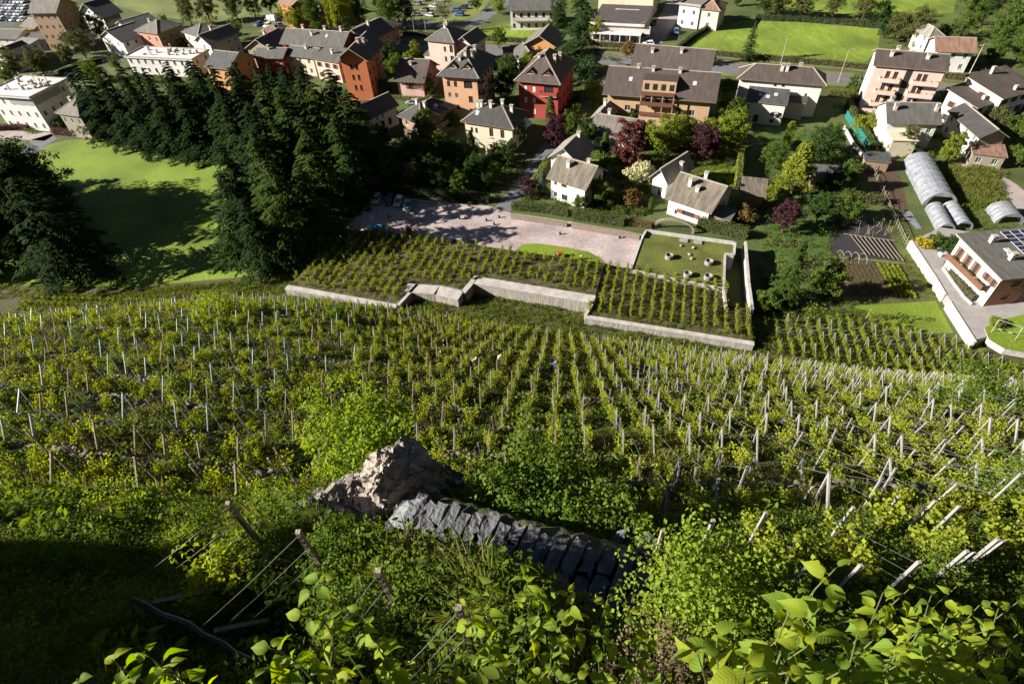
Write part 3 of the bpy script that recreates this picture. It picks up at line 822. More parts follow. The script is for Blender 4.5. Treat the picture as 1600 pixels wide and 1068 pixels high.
house('modern_building', 'white modern building with flat cluttered roof and dark top floor band', (-20, 148), (47, 153), 10, C=(105, 127), roof='flat', rise=0.3, ov=0.9, wall='white', rf='flat', floors=3, wf=5, wr=4, extra=modern, cat='building', ww=0.9)
house('stone_villa', 'small stone villa with pale hipped slab roof beside the modern building', (91, 176), (124, 181), 7, C=(137, 156), roof='hip', rise=2.8, wall='stone', rf='stone', wf=3, wr=3, kind='w', chim=((0.3, 0.4, 1.0), (0.7, 0.6, 1.0)), ww=0.8)
house('house', 'amber house with dark roof half hidden behind the grove', (322, 103), (356, 107), 7, depth=12, ridge='x', rise=2.6, wall='amber', rf='slate', wf=3)
house('house', 'tan house with dark gabled roof at the edge of the red row', (386, 74), (425, 78), 6.5, depth=11, ridge='y', rise=2.8, wall='stone', rf='slate', wf=2, chim=((0.5, 0.4, 1.2),))
house('house', 'low red walled house with grey roof behind the grove tips', (398, 89), (440, 90), 6, depth=8, ridge='x', rise=1.5, wall='red', rf='grey', wf=4, chim=((0.4, 0.4, 1.0),))
house('house', 'low cream walled house with grey roof left of the orange block', (446, 85), (488, 90), 6, depth=8, ridge='x', rise=1.4, wall='cream', rf='grey', wf=3, chim=((0.6, 0.4, 1.0),))
house('house', 'rosy stone house with lean-to roof beside the orange block', (491, 91), (528, 97), 6.5, depth=7, roof='shed', rise=1.2, wall='rose', rf='grey', wf=3, kind='s', chim=((0.5, 0.5, 1.2),))
house('long_house', 'long red house with wide grey gabled roof and row of chimneys', (441, 66), (534, 72), 8, depth=10, ridge='x', rise=2.6, ov=0.9, wall='red', rf='grey', floors=2, wf=8, wr=2, chim=((0.25, 0.55, 1.2), (0.45, 0.3, 1.3), (0.62, 0.55, 1.2), (0.9, 0.5, 1.2)), sky=((0.7, 0.3),))
house('house', 'dark roofed house just behind the orange block', (538, 58), (572, 64), 7.5, depth=13, ridge='y', rise=2.8, ov=1.0, wall='pinkd', rf='slate', wf=2, wr=3, chim=((0.6, 0.5, 1.3),))
house('orange_block', 'tall orange apartment block with gabled roof and wooden eaves', (530.7, 89), (570.3, 89.5), 12.5, depth=12, ridge='y', rise=2.6, ov=1.4, wall='orange', rf='slate', floors=4, wf=[(2.9, 9.0, 0.8, 1.5, 'b'), (4.6, 9.0, 0.8, 1.5, 'b'), (2.9, 6.0, 0.8, 1.5, 'b'), (4.6, 6.0, 0.8, 1.5, 'b'), (2.9, 3.0, 0.8, 1.5, 'b'), (4.6, 3.0, 0.8, 1.5, 'b')], wr=4, wl=2, kind='b', chim=((0.6, 0.35, 1.3), (0.72, 0.5, 1.3)),
      balc=(('r', 6.5, 10.5, 3.0, 1.3, 'bars'), ('r', 6.5, 10.5, 6.1, 1.3, 'bars'), ('r', 6.5, 10.5, 9.2, 1.3, 'bars')), cat='apartment building', sky=((0.7, 0.7),))
house('pink_house', 'pink house with dark brown roof and arched side windows', (620, 123.5), (660, 125.5), 5.6, C=(697, 102), ridge='x', rise=3.6, ov=0.9, wall='pink', wall2='pinkd', rf='brown', floors=2, wf=[(4.2, 2.9, 1.6, 1.8, 's')], wr=[(1.5, 0.8, 1.6, 1.7, 'b'), (4.2, 0.8, 1.6, 1.7, 'b'), (6.9, 0.8, 1.6, 1.7, 'b'), (2.2, 3.6, 0.8, 1.6, 'b'), (4.2, 3.6, 0.9, 2.0, 'b'), (6.2, 3.6, 0.8, 1.6, 'b')], chim=((0.4, 0.35, 0.7),))
house('tower_house', 'pale rosy three storey house with hipped roof by the road', (668, 62.5), (708, 66.5), 9.5, depth=10, roof='hip', rise=3.0, wall='rose', rf='grey', floors=3, wf=[(6, 6.6, 0.8, 1.4, 'b'), (6, 3.6, 0.8, 1.4, 'b'), (8.3, 6.4, 1.2, 2.2, 'd'), (8.3, 3.2, 1.2, 2.2, 'd')], wr=2, chim=((0.5, 0.4, 1.0), (0.45, 0.6, 1.4)))
house('annex', 'low rosy annex with flat tin roof in front of the rosy tower house', (663, 86), (706, 91), 4, depth=4, roof='shed', rise=0.5, ov=0.3, wall='rose', rf='grey', floors=1, wf=2, wr=1, cat='annex')
house('house', 'rosy gabled house with one barn window right of the tower house', (711, 67), (737, 70), 8.5, depth=9, ridge='y', rise=2.0, wall='rose', rf='grey', floors=2, wf=2, wr=2)
house('apartment_house', 'peach apartment house with hipped slate roof and two triangular dormers', (690.7, 117), (744.6, 120.5), 12.4, C=(790, 92), roof='hip', rise=4.6, ov=1.1, wall='peach', wall2='pink', rf='slate', floors=4,
      wf=[(1.6, 9.6, 0.9, 1.3, 'b'), (3.6, 9.6, 0.9, 1.3, 'b'), (7.2, 9.2, 2.4, 2.0, 'd'), (1.6, 6.5, 0.9, 1.3, 'w'), (3.6, 6.5, 0.9, 1.3, 'w'), (7.6, 5.6, 1.2, 1.6, 'b'), (1.6, 3.4, 1.0, 1.2, 'b'), (3.6, 3.4, 1.0, 1.2, 'b'), (7.6, 2.2, 1.2, 1.6, 'b')], wr=5, kind='b', ww=1.5,
      dorm=2, chim=((0.75, 0.35, 2.0), (0.6, 0.25, 1.6), (0.45, 0.2, 1.0), (0.7, 0.6, 1.6)), balc=(('r', 1, 4, 6.2, 1.2, 'solid'), ('r', 9, 12.5, 6.2, 1.2, 'solid'), ('r', 1, 4, 9.2, 1.2, 'solid')), cat='apartment building')
house('red_house', 'deep red apartment house with hipped roof, two dormers and pale shutters', (810, 125), (872, 130.5), 10, C=(908, 98), roof='hip', rise=5.2, ov=1.0, wall='red', rf='brown', floors=3,
      wf=[(2.0, 7.2, 0.9, 1.4, 'c'), (4.4, 7.2, 0.9, 1.4, 'c'), (8.6, 6.9, 2.6, 2.0, 'd'), (2.0, 4.2, 0.9, 1.4, 'c'), (4.4, 4.2, 0.9, 1.4, 'c'), (4.4, 1.2, 0.9, 1.4, 'c'), (8.6, 1.2, 1.2, 1.4, 'c')], wr=4, kind='b', dorm=2,
      chim=((0.4, 0.3, 0.8), (0.75, 0.4, 1.6), (0.8, 0.6, 1.6)), balc=(('f', 6.2, 11.0, 6.7, 1.0, 'solid'),), cat='apartment building')
house('house', 'orange house with pale stone roof left of the big dark spruce', (821, 68), (866, 71), 6.5, depth=10, ridge='y', rise=2.6, ov=0.9, wall='amber', rf='stone', wf=2, wr=2)
house('garage', 'small white gabled outbuilding behind the red apartment house', (811, 92), (842, 88), 4, depth=8, ridge='y', rise=1.8, ov=0.7, wall='pale', rf='grey', floors=1, wf=1, wr=1)
house('garage', 'low brown shed with flat roof between peach and red houses', (790, 88), (808, 86), 3.5, depth=6, roof='shed', rise=0.6, ov=0.3, wall='brown', rf='felt', floors=1, wf=1, wr=0)
house('house', 'white house with dark shed roof beside the grove lane', (553, 176), (575, 184), 5.5, C=(622, 164), ridge='y', rise=2.4, ov=0.6, wall='white', wall2='white', rf='slate', floors=2, wf=2, wr=[(2, 1.0, 1.0, 1.9, 'd'), (4.5, 1.0, 1.0, 1.9, 'd'), (7, 1.0, 1.0, 1.9, 'd'), (3, 3.8, 0.5, 0.8, 'b'), (5, 3.8, 0.5, 0.8, 'b')])
house('dark_house', 'brown stuccoed house with dark hipped roof beside the cream villa', (627, 181), (657, 192), 6, C=(709, 167), roof='hip', rise=2.8, ov=0.9, wall='brown', rf='dark', floors=2, wf=2, wr=3, chim=((0.4, 0.3, 1.2), (0.7, 0.35, 1.3)), balc=(('r', 4, 9, 3.0, 1.1, 'solid'),), sky=((0.8, 0.6),))


def villa_extra(root, w, d, h, zr, ro):
    # arcade porch in front of the right half, with a terrace on top
    m_ = MB(); x0, x1, dp, hp = w * 0.50, w * 0.98, 2.4, 3.0
    mbx = [(x0, x0 + 0.35), ((x0 + x1) / 2 - 0.2, (x0 + x1) / 2 + 0.2), (x1 - 0.35, x1)]
    for a, b in mbx: m_.box(a, b, -dp, -dp + 0.35, -0.5, 1.9)
    for (a0, b0), (a1, b1) in zip(mbx[:-1], mbx[1:]):
        n = 10; cx = (b0 + a1) / 2; rx = (a1 - b0) / 2
        for i in range(n):
            t0, t1 = math.pi * i / n, math.pi * (i + 1) / n
            xa, xb = cx - rx * math.cos(t0), cx - rx * math.cos(t1); za, zb = 1.9 + 0.85 * math.sin(t0), 1.9 + 0.85 * math.sin(t1)
            for y in (-dp, -dp + 0.35):
                m_.face([(xa, y, za), (xb, y, zb), (xb, y, hp), (xa, y, hp)])
            m_.face([(xa, -dp, za), (xa, -dp + 0.35, za), (xb, -dp + 0.35, zb), (xb, -dp, zb)])
    for a, b in mbx: m_.box(a, b, -dp, -dp + 0.35, 1.9, hp)
    m_.build('arcade', WALLS['cream'], root)
    boxpart(root, 'terrace', (x0, x1, -dp, -0.005, hp + 0.003, hp + 0.2), M_CONC)
    m_ = MB(); m_.box(x0, x1, -dp, -dp + 0.15, hp + 0.2, hp + 1.1); m_.box(x1 - 0.15, x1, -dp + 0.15, -0.01, hp + 0.2, hp + 1.1); m_.build('parapet', WALLS['cream'], root)
    m_ = MB(); m_.face([(w + 0.02, d * 0.45, h - 0.6), (w + 0.02, d * 0.9, h - 0.6), (w + 1.9, d * 0.9, h - 1.7), (w + 1.9, d * 0.45, h - 1.7)])
    m_.face([(w + 1.9, d * 0.9, h - 1.7), (w + 1.9, d * 0.45, h - 1.7), (w + 1.9, d * 0.45, h - 2.0), (w + 1.9, d * 0.9, h - 2.0)])
    m_.build('awning', mat('awning cloth', (0.50, 0.52, 0.56), var=0.1), root)


house('villa', 'cream villa with arcaded porch, terrace and dark hipped roof', (726, 189), (800, 200), 6.6, C=(836, 178), roof='hip', rise=3.2, ov=0.8, wall='cream', rf='dark', floors=2, wf=[(1.9, 4.0, 0.7, 1.2, 'b'), (3.2, 4.0, 0.7, 1.2, 'b'), (7.4, 3.5, 1.1, 2.2, 'd'), (10.5, 3.5, 1.1, 2.2, 'd'), (1.5, 0.9, 1.0, 1.2, 'b'), (7.4, 0.3, 1.1, 2.2, 'd'), (10.5, 0.3, 1.1, 2.2, 'd')], wr=3, kind='b', chim=((0.1, 0.6, 1.6), (0.25, 0.4, 1.4), (0.45, 0.4, 1.4), (0.85, 0.5, 1.6), (0.6, 0.7, 1.4)), sky=((0.22, 0.2),), extra=villa_extra)
house('house', 'white row house with long balcony and grey roof at the top edge', (797, 15), (867, 14), 7, depth=11, ridge='x', rise=2.4, ov=0.9, wall='white', rf='grey', wf=6, wr=2, kind='b', balc=(('f', 1, 14, 3.4, 1.2, 'bars'),))


def shop(root, w, d, h, zr, ro):
    m_ = MB(); n = 5
    m_.box(0.3, w - 0.3, -3.4, -0.02, 3.0, 3.25); m_.build('canopy', ROOFS['flat'], root)
    boxpart(root, 'fascia', (-0.3, w + 0.3, -0.72, -0.61, h - 0.1, h + 0.7), ROOFS['flat'])
    for i in range(n + 1): boxpart(root, 'pillar', (-0.15, 0.15, -0.15, 0.15, -0.3, 3.0), WALLS['pale'], (0.5 + (w - 1) * i / n, -3.2, 0))
    for i in range(4): boxpart(ro, 'roof_strip', (0, 5, 0, 0.5, 0, 0.1), ROOFS['flat'], (w * 0.3 + i * 1.2, d * 0.75, zr(0, 0) + 0.002 + i * 0.001))


house('workshop', 'low workshop with dark felt roof, pale fascia and row of garage bays', (924, 37), (1006, 41), 5.2, C=(1022, 12), roof='flat', rise=0, ov=0.6, wall='pale', rf='felt', floors=1, wf=[(2.5 + 4.1 * i, 0.1, 3.2, 2.6, 'd') for i in range(5)], wr=2, extra=shop, cat='workshop')
house('warehouse', 'tall plain cream warehouse wall behind the workshop at the top edge', (936, -14), (1022, -9), 8, depth=10, roof='flat', rise=0.3, ov=0.2, wall='cream', rf='flat', floors=2, wf=[(5, 2.0, 0.5, 0.6, 'b'), (9, 2.4, 0.5, 0.6, 'b'), (14, 2.0, 0.6, 0.7, 'b'), (15, 2.0, 0.6, 0.7, 'b')], wr=2, cat='warehouse')
house('house', 'white house with pale roof terrace beside the meadow at the top edge', (1062, 8), (1094, 12), 7, depth=9, roof='flat', rise=0.5, ov=0.3, wall='white', rf='pale', wf=2, wr=2)
house('house', 'pale bluish house wing right of the white terrace house', (1095, 14), (1124, 17), 6.5, depth=9, roof='hip', rise=1.8, ov=0.5, wall='pale', rf='tile', wf=1, wr=2)


def apt_extra(root, w, d, h, zr, ro):
    # recessed centre bay with stacked wooden balconies
    x0, x1 = w * 0.335, w * 0.655
    boxpart(root, 'bay_wall', (x0, x1, -1.6, -0.02, -0.4, h - 5.0), WALLS['apricot'])
    for z in (h - 5.0, h - 2.4, h + 0.2):
        b_ = boxpart(root, 'balcony', (x0, x1, -1.9, -0.01, z, z + 0.16), M_RAIL)
        m_ = MB(); m_.box(x0, x1, -1.9, -1.8, z + 0.163, z + 1.0); m_.build('railing', M_RAIL, b_)
        for t_ in (0.0, 0.33, 0.67, 1.0):
            xx = x0 + 0.1 + (x1 - x0 - 0.2) * t_
            if z < h: boxpart(root, 'post', (xx - 0.09, xx + 0.09, -1.79, -1.6, z + 0.163, z + 2.6), WALLS['apricot'])
    # dormer storey in the middle of the roof
    m_ = MB(); m_.box(x0, x1, 0.3, 3.6, h + 0.2, h + 2.9); dm = m_.build('roof_storey', WALLS['apricot'], root)
    for i in range(4):
        xx = x0 + (x1 - x0) * (i + 0.5) / 4; boxpart(dm, 'window_pane', (xx - 0.55, xx + 0.55, 0.24, 0.295, h + 0.9, h + 2.4), glassmat())
    m_ = MB(); m_.box(x0 - 0.15, x1 + 0.15, 0.9, 5.5, h + 2.9, h + 3.05); m_.build('roof_slab', ROOFS['brown'], root)


house('apartment_block', 'wide apricot apartment block with brown roof and stacked wooden balconies', (950, 141.5), (1112, 153.5), 9, C=(1124, 122), ridge='x', rise=3.6, ov=1.3, wall='apricot', rf='brown', floors=3, wf=[(5.5, 1.0, 1.4, 1.4, 'w'), (5.5, 4.2, 1.4, 1.4, 'w'), (8.2, 4.0, 1.2, 2.0, 'b'), (8.2, 0.8, 1.2, 2.0, 'b'), (22, 1.0, 1.4, 1.4, 'w'), (22, 4.2, 1.4, 1.4, 'w'), (18.5, 4.0, 1.2, 2.0, 'b'), (18.5, 0.8, 1.2, 2.0, 'b'), (10.5, 7.0, 1, 1.6, 'b'), (13, 7.0, 1, 1.6, 'b'), (15.5, 7.0, 1, 1.6, 'b')],
      wr=3, wl=3, chim=((0.4, 0.45, 0.9), (0.66, 0.45, 0.9), (0.25, 0.5, 0.6)), sky=((0.2, 0.25), (0.82, 0.25)), balc=(('f', 18, 21, 3.2, 1.2, 'solid'),), extra=apt_extra, cat='apartment building')
house('apartment_wing', 'rear wing of brown roofed apartments under the spruce shadow', (993, 98), (1105, 108), 9, C=(1112, 90), ridge='x', rise=3.4, ov=1.2, wall='apricot', rf='brown', floors=3, wf=5, wr=3, chim=((0.6, 0.35, 0.8), (0.2, 0.3, 0.8)), cat='apartment building')
house('cottage', 'low stone roofed cottage behind the copper beech', (926, 207), (992, 217), 3.6, C=(1003, 195), ridge='x', rise=3.0, ov=0.8, wall='white', rf='stone', floors=1, wf=3, wr=2, chim=((0.25, 0.55, 1.4),))
house('cottage_wing', 'pale roofed wing on the left of the stone roofed cottage', (926, 182), (950, 186), 4.4, depth=6, ridge='y', rise=1.8, ov=0.6, wall='pale', rf='pale', floors=1, wf=1, wr=1, chim=((0.5, 0.5, 1.5),))
house('white_house', 'white stuccoed house with pale lichened gables beside the lane', (861, 275), (914, 291), 5.6, C=(944, 266), ridge='x', rise=2.8, ov=0.8, wall='white', rf='wood', floors=2, wf=[(1.2, 3.9, 0.7, 1.0, 'b'), (3.4, 3.9, 1.4, 0.9, 'b'), (1.2, 1.0, 0.8, 1.0, 'b'), (3.6, 0.8, 1.5, 1.2, 'b'), (7.0, 0.8, 1.5, 1.2, 'b')], wr=3, kind='b', chim=((0.35, 0.3, 1.3), (0.7, 0.75, 1.0)))
house('white_wing', 'rear wing of the white stuccoed house with pale left slope', (861, 243), (902, 252), 6.0, depth=8, ridge='y', rise=2.6, ov=0.7, wall='white', rf='pale', floors=2, wf=1, wr=2, chim=((0.6, 0.8, 1.2),))
house('white_house', 'white house with broad lichened slab roof above the garden arch', (1046, 307), (1109, 328), 4.2, C=(1131, 289), ridge='x', rise=2.9, ov=0.8, wall='white', rf='wood', floors=1, wf=[(2.0, 0.8, 0.6, 0.9, 'b'), (4.8, 1.2, 2.6, 1.0, 's')], wr=2, kind='b', chim=((0.3, 0.3, 1.6), (0.52, 0.25, 0.8), (0.42, 0.8, 1.4)))
house('white_wing', 'pale roofed wing at the left end of the lichened slab roof', (1021, 273), (1043, 282), 4.6, depth=9, ridge='y', rise=2.2, ov=0.7, wall='white', rf='pale', floors=1, wf=[(2.2, 0.2, 1.1, 2.2, 'd')], wr=1, chim=((0.9, 0.6, 1.2),))
house('garden_shed', 'flat roofed grey garden store right of the lichened house', (1108, 336), (1140, 345), 2.4, depth=4, roof='shed', rise=0.3, ov=0.2, wall='stone', rf='grey', floors=1, wf=0, wr=0, wl=0, cat='shed')
house('garden_shed', 'dark tiled wooden shelter beside the tall hedge column', (1160, 302), (1194, 306), 2.6, depth=5, roof='shed', rise=0.8, ov=0.5, wall='brown', rf='wood', floors=1, wf=0, wr=0, wl=0, cat='shed')
house('garden_shed', 'open grey roofed shelter under the bright lime tree', (1270, 277), (1318, 281), 2.6, depth=4.5, roof='shed', rise=0.5, ov=0.4, wall='brown', rf='grey', floors=1, wf=[(3, 0.1, 4, 2.0, 'd')], wr=0, wl=0, cat='shed')
house('garden_shed', 'dark low shed roof behind the big plastic greenhouse', (1352, 250), (1390, 254), 2.4, depth=3.5, roof='shed', rise=0.3, ov=0.3, wall='brown', rf='slate', floors=1, wf=0, wr=0, wl=0, cat='shed')
house('big_white_house', 'large white house with brown hipped roof below the lone fir', (1157, 122), (1286, 132), 8.6, C=(1290, 118), roof='hip', rise=2.8, ov=0.9, wall='white', wall2='white', rf='brown', floors=2, wf=[(9, 4.6, 1.0, 1.4, 'b'), (11, 4.6, 1.0, 1.4, 'b'), (17, 4.8, 0.6, 1.2, 'b'), (9, 7.3, 0.7, 0.6, 'b'), (11, 7.3, 0.7, 0.6, 'b')], wr=2, chim=((0.48, 0.3, 1.4), (0.54, 0.3, 1.4), (0.7, 0.7, 1.0)))
house('annex', 'grey white annex with dark roof terrace in front of the large white house', (1168, 158), (1228, 164), 5.6, depth=6, roof='shed', rise=1.2, ov=0.4, wall='white', rf='slate', floors=2, wf=[(6.8, 2.6, 1.0, 0.8, 'b'), (8.6, 2.6, 1.0, 0.8, 'b'), (7, 0.8, 1.0, 0.8, 'b'), (3, 0.3, 1.2, 2.0, 'd')], wr=1, sky=((0.3, 0.5), (0.5, 0.4), (0.7, 0.6)), cat='annex')
house('stair_block', 'pale stair block with sloping dark roof between annex and white house', (1230, 158), (1258, 162), 4.4, depth=6, roof='shed', rise=1.8, ov=0.3, wall='pale', rf='dark', floors=1, wf=0, wr=1, cat='annex')


def pink_apt(root, w, d, h, zr, ro):
    for (u0, u1, z) in ((0.12, 0.42, 2.6), (0.12, 0.42, 5.6), (0.12, 0.42, 8.6), (0.60, 0.97, 2.6), (0.60, 0.97, 5.6), (0.60, 0.97, 8.6)):
        b_ = boxpart(root, 'balcony', (u0 * w, u1 * w, -1.4, -0.01, z, z + 0.16), M_CONC)
        m_ = MB(); m_.box(u0 * w, u1 * w, -1.4, -1.3, z + 0.163, z + 1.05); m_.box(u0 * w, u0 * w + 0.1, -1.299, -0.02, z + 0.163, z + 1.05); m_.box(u1 * w - 0.1, u1 * w, -1.299, -0.02, z + 0.163, z + 1.05)
        m_.build('railing', WALLS['rose'], b_)
        for q in range(5):
            p_ = MB(); r_ = random.Random(q * 7 + int(z))
            for _ in range(10):
                c = Vector((r_.uniform(-.25, .25), r_.uniform(-.12, .12), r_.uniform(0, .45))); s_ = 0.16
                p_.face([c, c + Vector((s_, 0, s_ * .5)), c + Vector((s_ * .4, s_ * .5, s_)), c + Vector((-s_ * .3, .05, s_ * .7))])
            p_.build('balcony_plant', mat('balcony leaves', (0.06, 0.09, 0.02), col2=(0.28, 0.05, 0.03)), b_, ((u0 + (u1 - u0) * (q + 0.5) / 5) * w, -1.25, z + 0.85))
    boxpart(root, 'stair_slot', (0.47 * w, 0.56 * w, -0.06, -0.005, 0, h - 0.4), M_DARKIN)


house('apartment_block', 'pinkish four storey apartment block with balconies and blank white end wall', (1368.5, 101), (1478, 110), 12.3, depth=9.5, ridge='x', rise=2.0, ov=0.6, wall='rose', wall2='white', rf='brown', floors=4, wf=[(0.22 * 16, 3.0 + 3 * k, 1.0, 2.0, 'd') for k in range(3)] + [(0.33 * 16, 3.0 + 3 * k, 1.0, 2.0, 'd') for k in range(3)] + [(0.66 * 16, 3.0 + 3 * k, 1.0, 2.0, 'd') for k in range(3)] + [(0.74 * 16, 3.0 + 3 * k, 1.0, 2.0, 'd') for k in range(3)], wr=2, wl=0, chim=((0.2, 0.3, 1.1), (0.72, 0.3, 1.1), (0.5, 0.75, 1.6), (0.3, 0.7, 1.0)), extra=pink_apt, cat='apartment building')
house('house', 'low house with russet roof behind the pinkish apartment block', (1466, 78), (1522, 80), 6, depth=9, ridge='x', rise=2.0, ov=0.9, wall='white', rf='tile', wf=3, wr=2)
house('house', 'little grey roofed house behind the russet roof', (1452, 58), (1472, 56), 5, depth=7, roof='hip', rise=2.0, ov=0.6, wall='white', rf='pale', wf=1, wr=1)


def white35(root, w, d, h, zr, ro):
    m_ = MB(); m_.box(0.3, w * 0.52, -5.2, -0.02, -0.4, h - 2.2); m_.build('porch_wall', WALLS['cream'], root)
    m_ = MB(); m_.box(0.1, w * 0.54, -5.4, -0.02, h - 2.2, h - 2.0); po = m_.build('porch_roof', WALLS['cream'], root)
    m_ = MB(); m_.box(w * 0.54, w * 0.9, -4.6, -0.02, -0.1, 0.25); m_.build('terrace', M_CONCD, root)
    m_ = MB(); m_.box(w * 0.66, w * 0.78, -4.0, -2.6, 0.253, 0.9); m_.build('planter_box', M_FRAME, root)


house('white_house', 'white house with grey roof and three pale chimneys inside a hedge', (1389, 190), (1467, 192), 6.2, depth=9, ridge='x', rise=2.6, ov=0.6, wall='white', rf='grey', floors=2, wf=[(6.5, 0.8, 1.2, 2.0, 'd'), (9.5, 3.6, 1.0, 1.2, 'w')], wr=2, wl=[(2.5, 2.6, 1.0, 1.6, 'w'), (6.5, 0.8, 0.7, 1.0, 'w')], chim=((0.12, 0.3, 1.3), (0.95, 0.3, 1.3), (0.14, 0.75, 1.5)), extra=white35)
house('terraced_house', 'white house with stepped brown roofs and brown shutters at right edge', (1527, 167), (1562, 156), 6.4, depth=8, roof='shed', rise=1.4, ov=0.8, wall='white', rf='brown', floors=2, wf=2, wr=1, wl=2, kind='s', chim=((0.5, 0.2, 0.6),))
house('terraced_house', 'taller right part of the stepped brown roofed house', (1567, 153), (1625, 138), 8.2, depth=10, roof='shed', rise=1.6, ov=0.8, wall='white', rf='brown', floors=3, wf=4, wr=1, wl=1, kind='s', chim=((0.45, 0.15, 0.7), (0.5, 0.9, 1.4)), balc=(('f', 3, 12, 2.8, 1.2, 'wood'),))
house('long_white_house', 'white end wall with long dark roof and tiled verge near the track', (1532, 213), (1572, 212), 5.6, CL=(1494, 173), ridge='y', rise=1.6, ov=0.6, wall='stone', wall2='white', rf='dark', floors=2, wf=0, wr=2, wl=4, kind='w')
house('ruin', 'low patched stone outbuilding with rusty tin roof by the track', (1521, 240), (1572, 246), 3.0, depth=5, roof='shed', rise=0.4, ov=0.3, wall='stone', rf='tile', floors=1, wf=2, wr=1, cat='shed')


def big_right(root, w, d, h, zr, ro):
    # long flowered balcony on the white left wall
    b_ = boxpart(root, 'balcony', (-1.5, -0.01, 0.8, d - 0.6, 2.9, 3.06), M_RAIL)
    m_ = MB(); m_.box(-1.5, -1.4, 0.8, d - 0.6, 3.063, 3.95); m_.box(-1.399, -0.02, 0.8, 0.9, 3.063, 3.95); m_.build('railing', M_RAIL, b_)
    r_ = random.Random(5)
    for q in range(16):
        p_ = MB()
        for _ in range(16):
            c = Vector((r_.uniform(-.15, .15), r_.uniform(-.3, .3), r_.uniform(0, .35))); s_ = 0.13
            p_.face([c, c + Vector((s_, 0, s_ * .5)), c + Vector((s_ * .4, s_ * .5, s_)), c + Vector((-s_ * .3, .05, s_ * .7))])
        p_.build('balcony_plant', [mat('window box leaves', (0.07, 0.12, 0.02), col2=(0.10, 0.06, 0.02)), mat('window box flowers', (0.55, 0.35, 0.03))][q % 7 == 3], b_, (-1.45, 1.2 + q * (d - 2) / 16, 3.75))
    # solar panels down the right of the roof
    fr = MB(); sl_ = math.atan(0.6 / d)
    for r__ in range(8):
        for c_ in range(3):
            p_ = MB(); p_.box(0, 1.6, 0, 0.98, 0, 0.05, 0); p_.box(0.04, 1.56, 0.04, 0.94, 0.05, 0.055, 1)
            y = d - 1.0 - r__ * 1.03; x = w * 0.62 + c_ * 1.66
            o_ = p_.build('solar_panel', [M_FRAME, mat('solar cells', (0.02, 0.022, 0.05), rough=0.2, var=0.3)], ro, (x, y, zr(x, y) + 0.06)); o_.rotation_euler = (sl_, 0, 0)


house('balcony_house', 'white and terracotta house with flat grey roof, solar panels and flowered balcony', (1567, 434), (1668, 424), 6.2, CL=(1519, 372), roof='shed', rise=0.6, ov=0.7, wall='terracotta', wall2='white', rf='grey', floors=2, base=1.6,
      wf=[(3.2, 3.9, 1.5, 1.3, 'b'), (3.0, 1.2, 1.3, 1.0, 'b'), (6.5, 0.2, 2.2, 2.2, 'd'), (5.6, 3.9, 1.5, 1.3, 'b')], wr=0, wl=[(1.5, 3.3, 0.8, 2.0, 's'), (3.6, 3.3, 0.8, 2.0, 's'), (5.7, 3.3, 0.8, 2.0, 's'), (8.3, 3.9, 0.8, 1.2, 's'), (9.9, 3.9, 0.8, 1.2, 's')], chim=((0.35, 0.35, 1.1), (0.33, 0.78, 1.1)), sky=((0.45, 0.55), (0.42, 0.42), (0.4, 0.82)), extra=big_right)
# --- far upper left low roofs and houses at the frame edge
house('shed', 'low long pale roof in front of the tan apartment block', (42, 64), (96, 58), 4, depth=8, ridge='x', rise=1.4, ov=0.5, wall='pale', rf='grey', floors=1, wf=5, wr=1, cat='shed')
house('house', 'grey gabled house right of the low pale roof', (92, 61), (118, 60), 5, depth=9, ridge='y', rise=2.0, wall='pale', rf='slate', wf=2, wr=2)
house('house', 'small tan brick house left of the tan apartment block', (34, 40), (54, 44), 6, depth=8, ridge='x', rise=1.6, wall='tan', rf='stone', wf=2, wr=2)
house('house', 'dark roofed house at the left frame edge above the modern building', (-12, 86), (14, 90), 5.5, depth=9, ridge='y', rise=2.2, wall='pale', rf='slate', wf=2, wr=3)
house('house', 'pale roofed low house at the left frame edge', (-22, 58), (26, 60), 5, depth=9, ridge='x', rise=1.6, wall='pale', rf='grey', wf=4, wr=2)
house('house', 'white walled low house behind the round street trees', (8, 76), (32, 78), 4.5, depth=8, roof='shed', rise=1.0, wall='white', rf='pale', wf=2, wr=2)
house('house', 'orange brick house among trees at the top edge', (437, 3), (455, 9), 9, depth=10, ridge='x', rise=2, wall='orange', rf='tile', floors=3, wf=2, wr=3)
house('house', 'grey blue house at the top edge behind the willow', (468, 2), (498, 4), 6, depth=9, ridge='x', rise=2, wall='grey', rf='slate', wf=3, wr=2)
house('shed', 'tan roofed shed beside parked cars at the top', (408, 50), (434, 50), 3.5, depth=6, roof='hip', rise=1.4, wall='stone', rf='tile', floors=1, wf=0, wr=0, wl=0, cat='shed')
house('house', 'dark hipped pavilion right of the long red house', (562, 42), (592, 50), 6, depth=9, roof='hip', rise=2.2, ov=1.0, wall='pinkd', rf='dark', wf=3, wr=3)
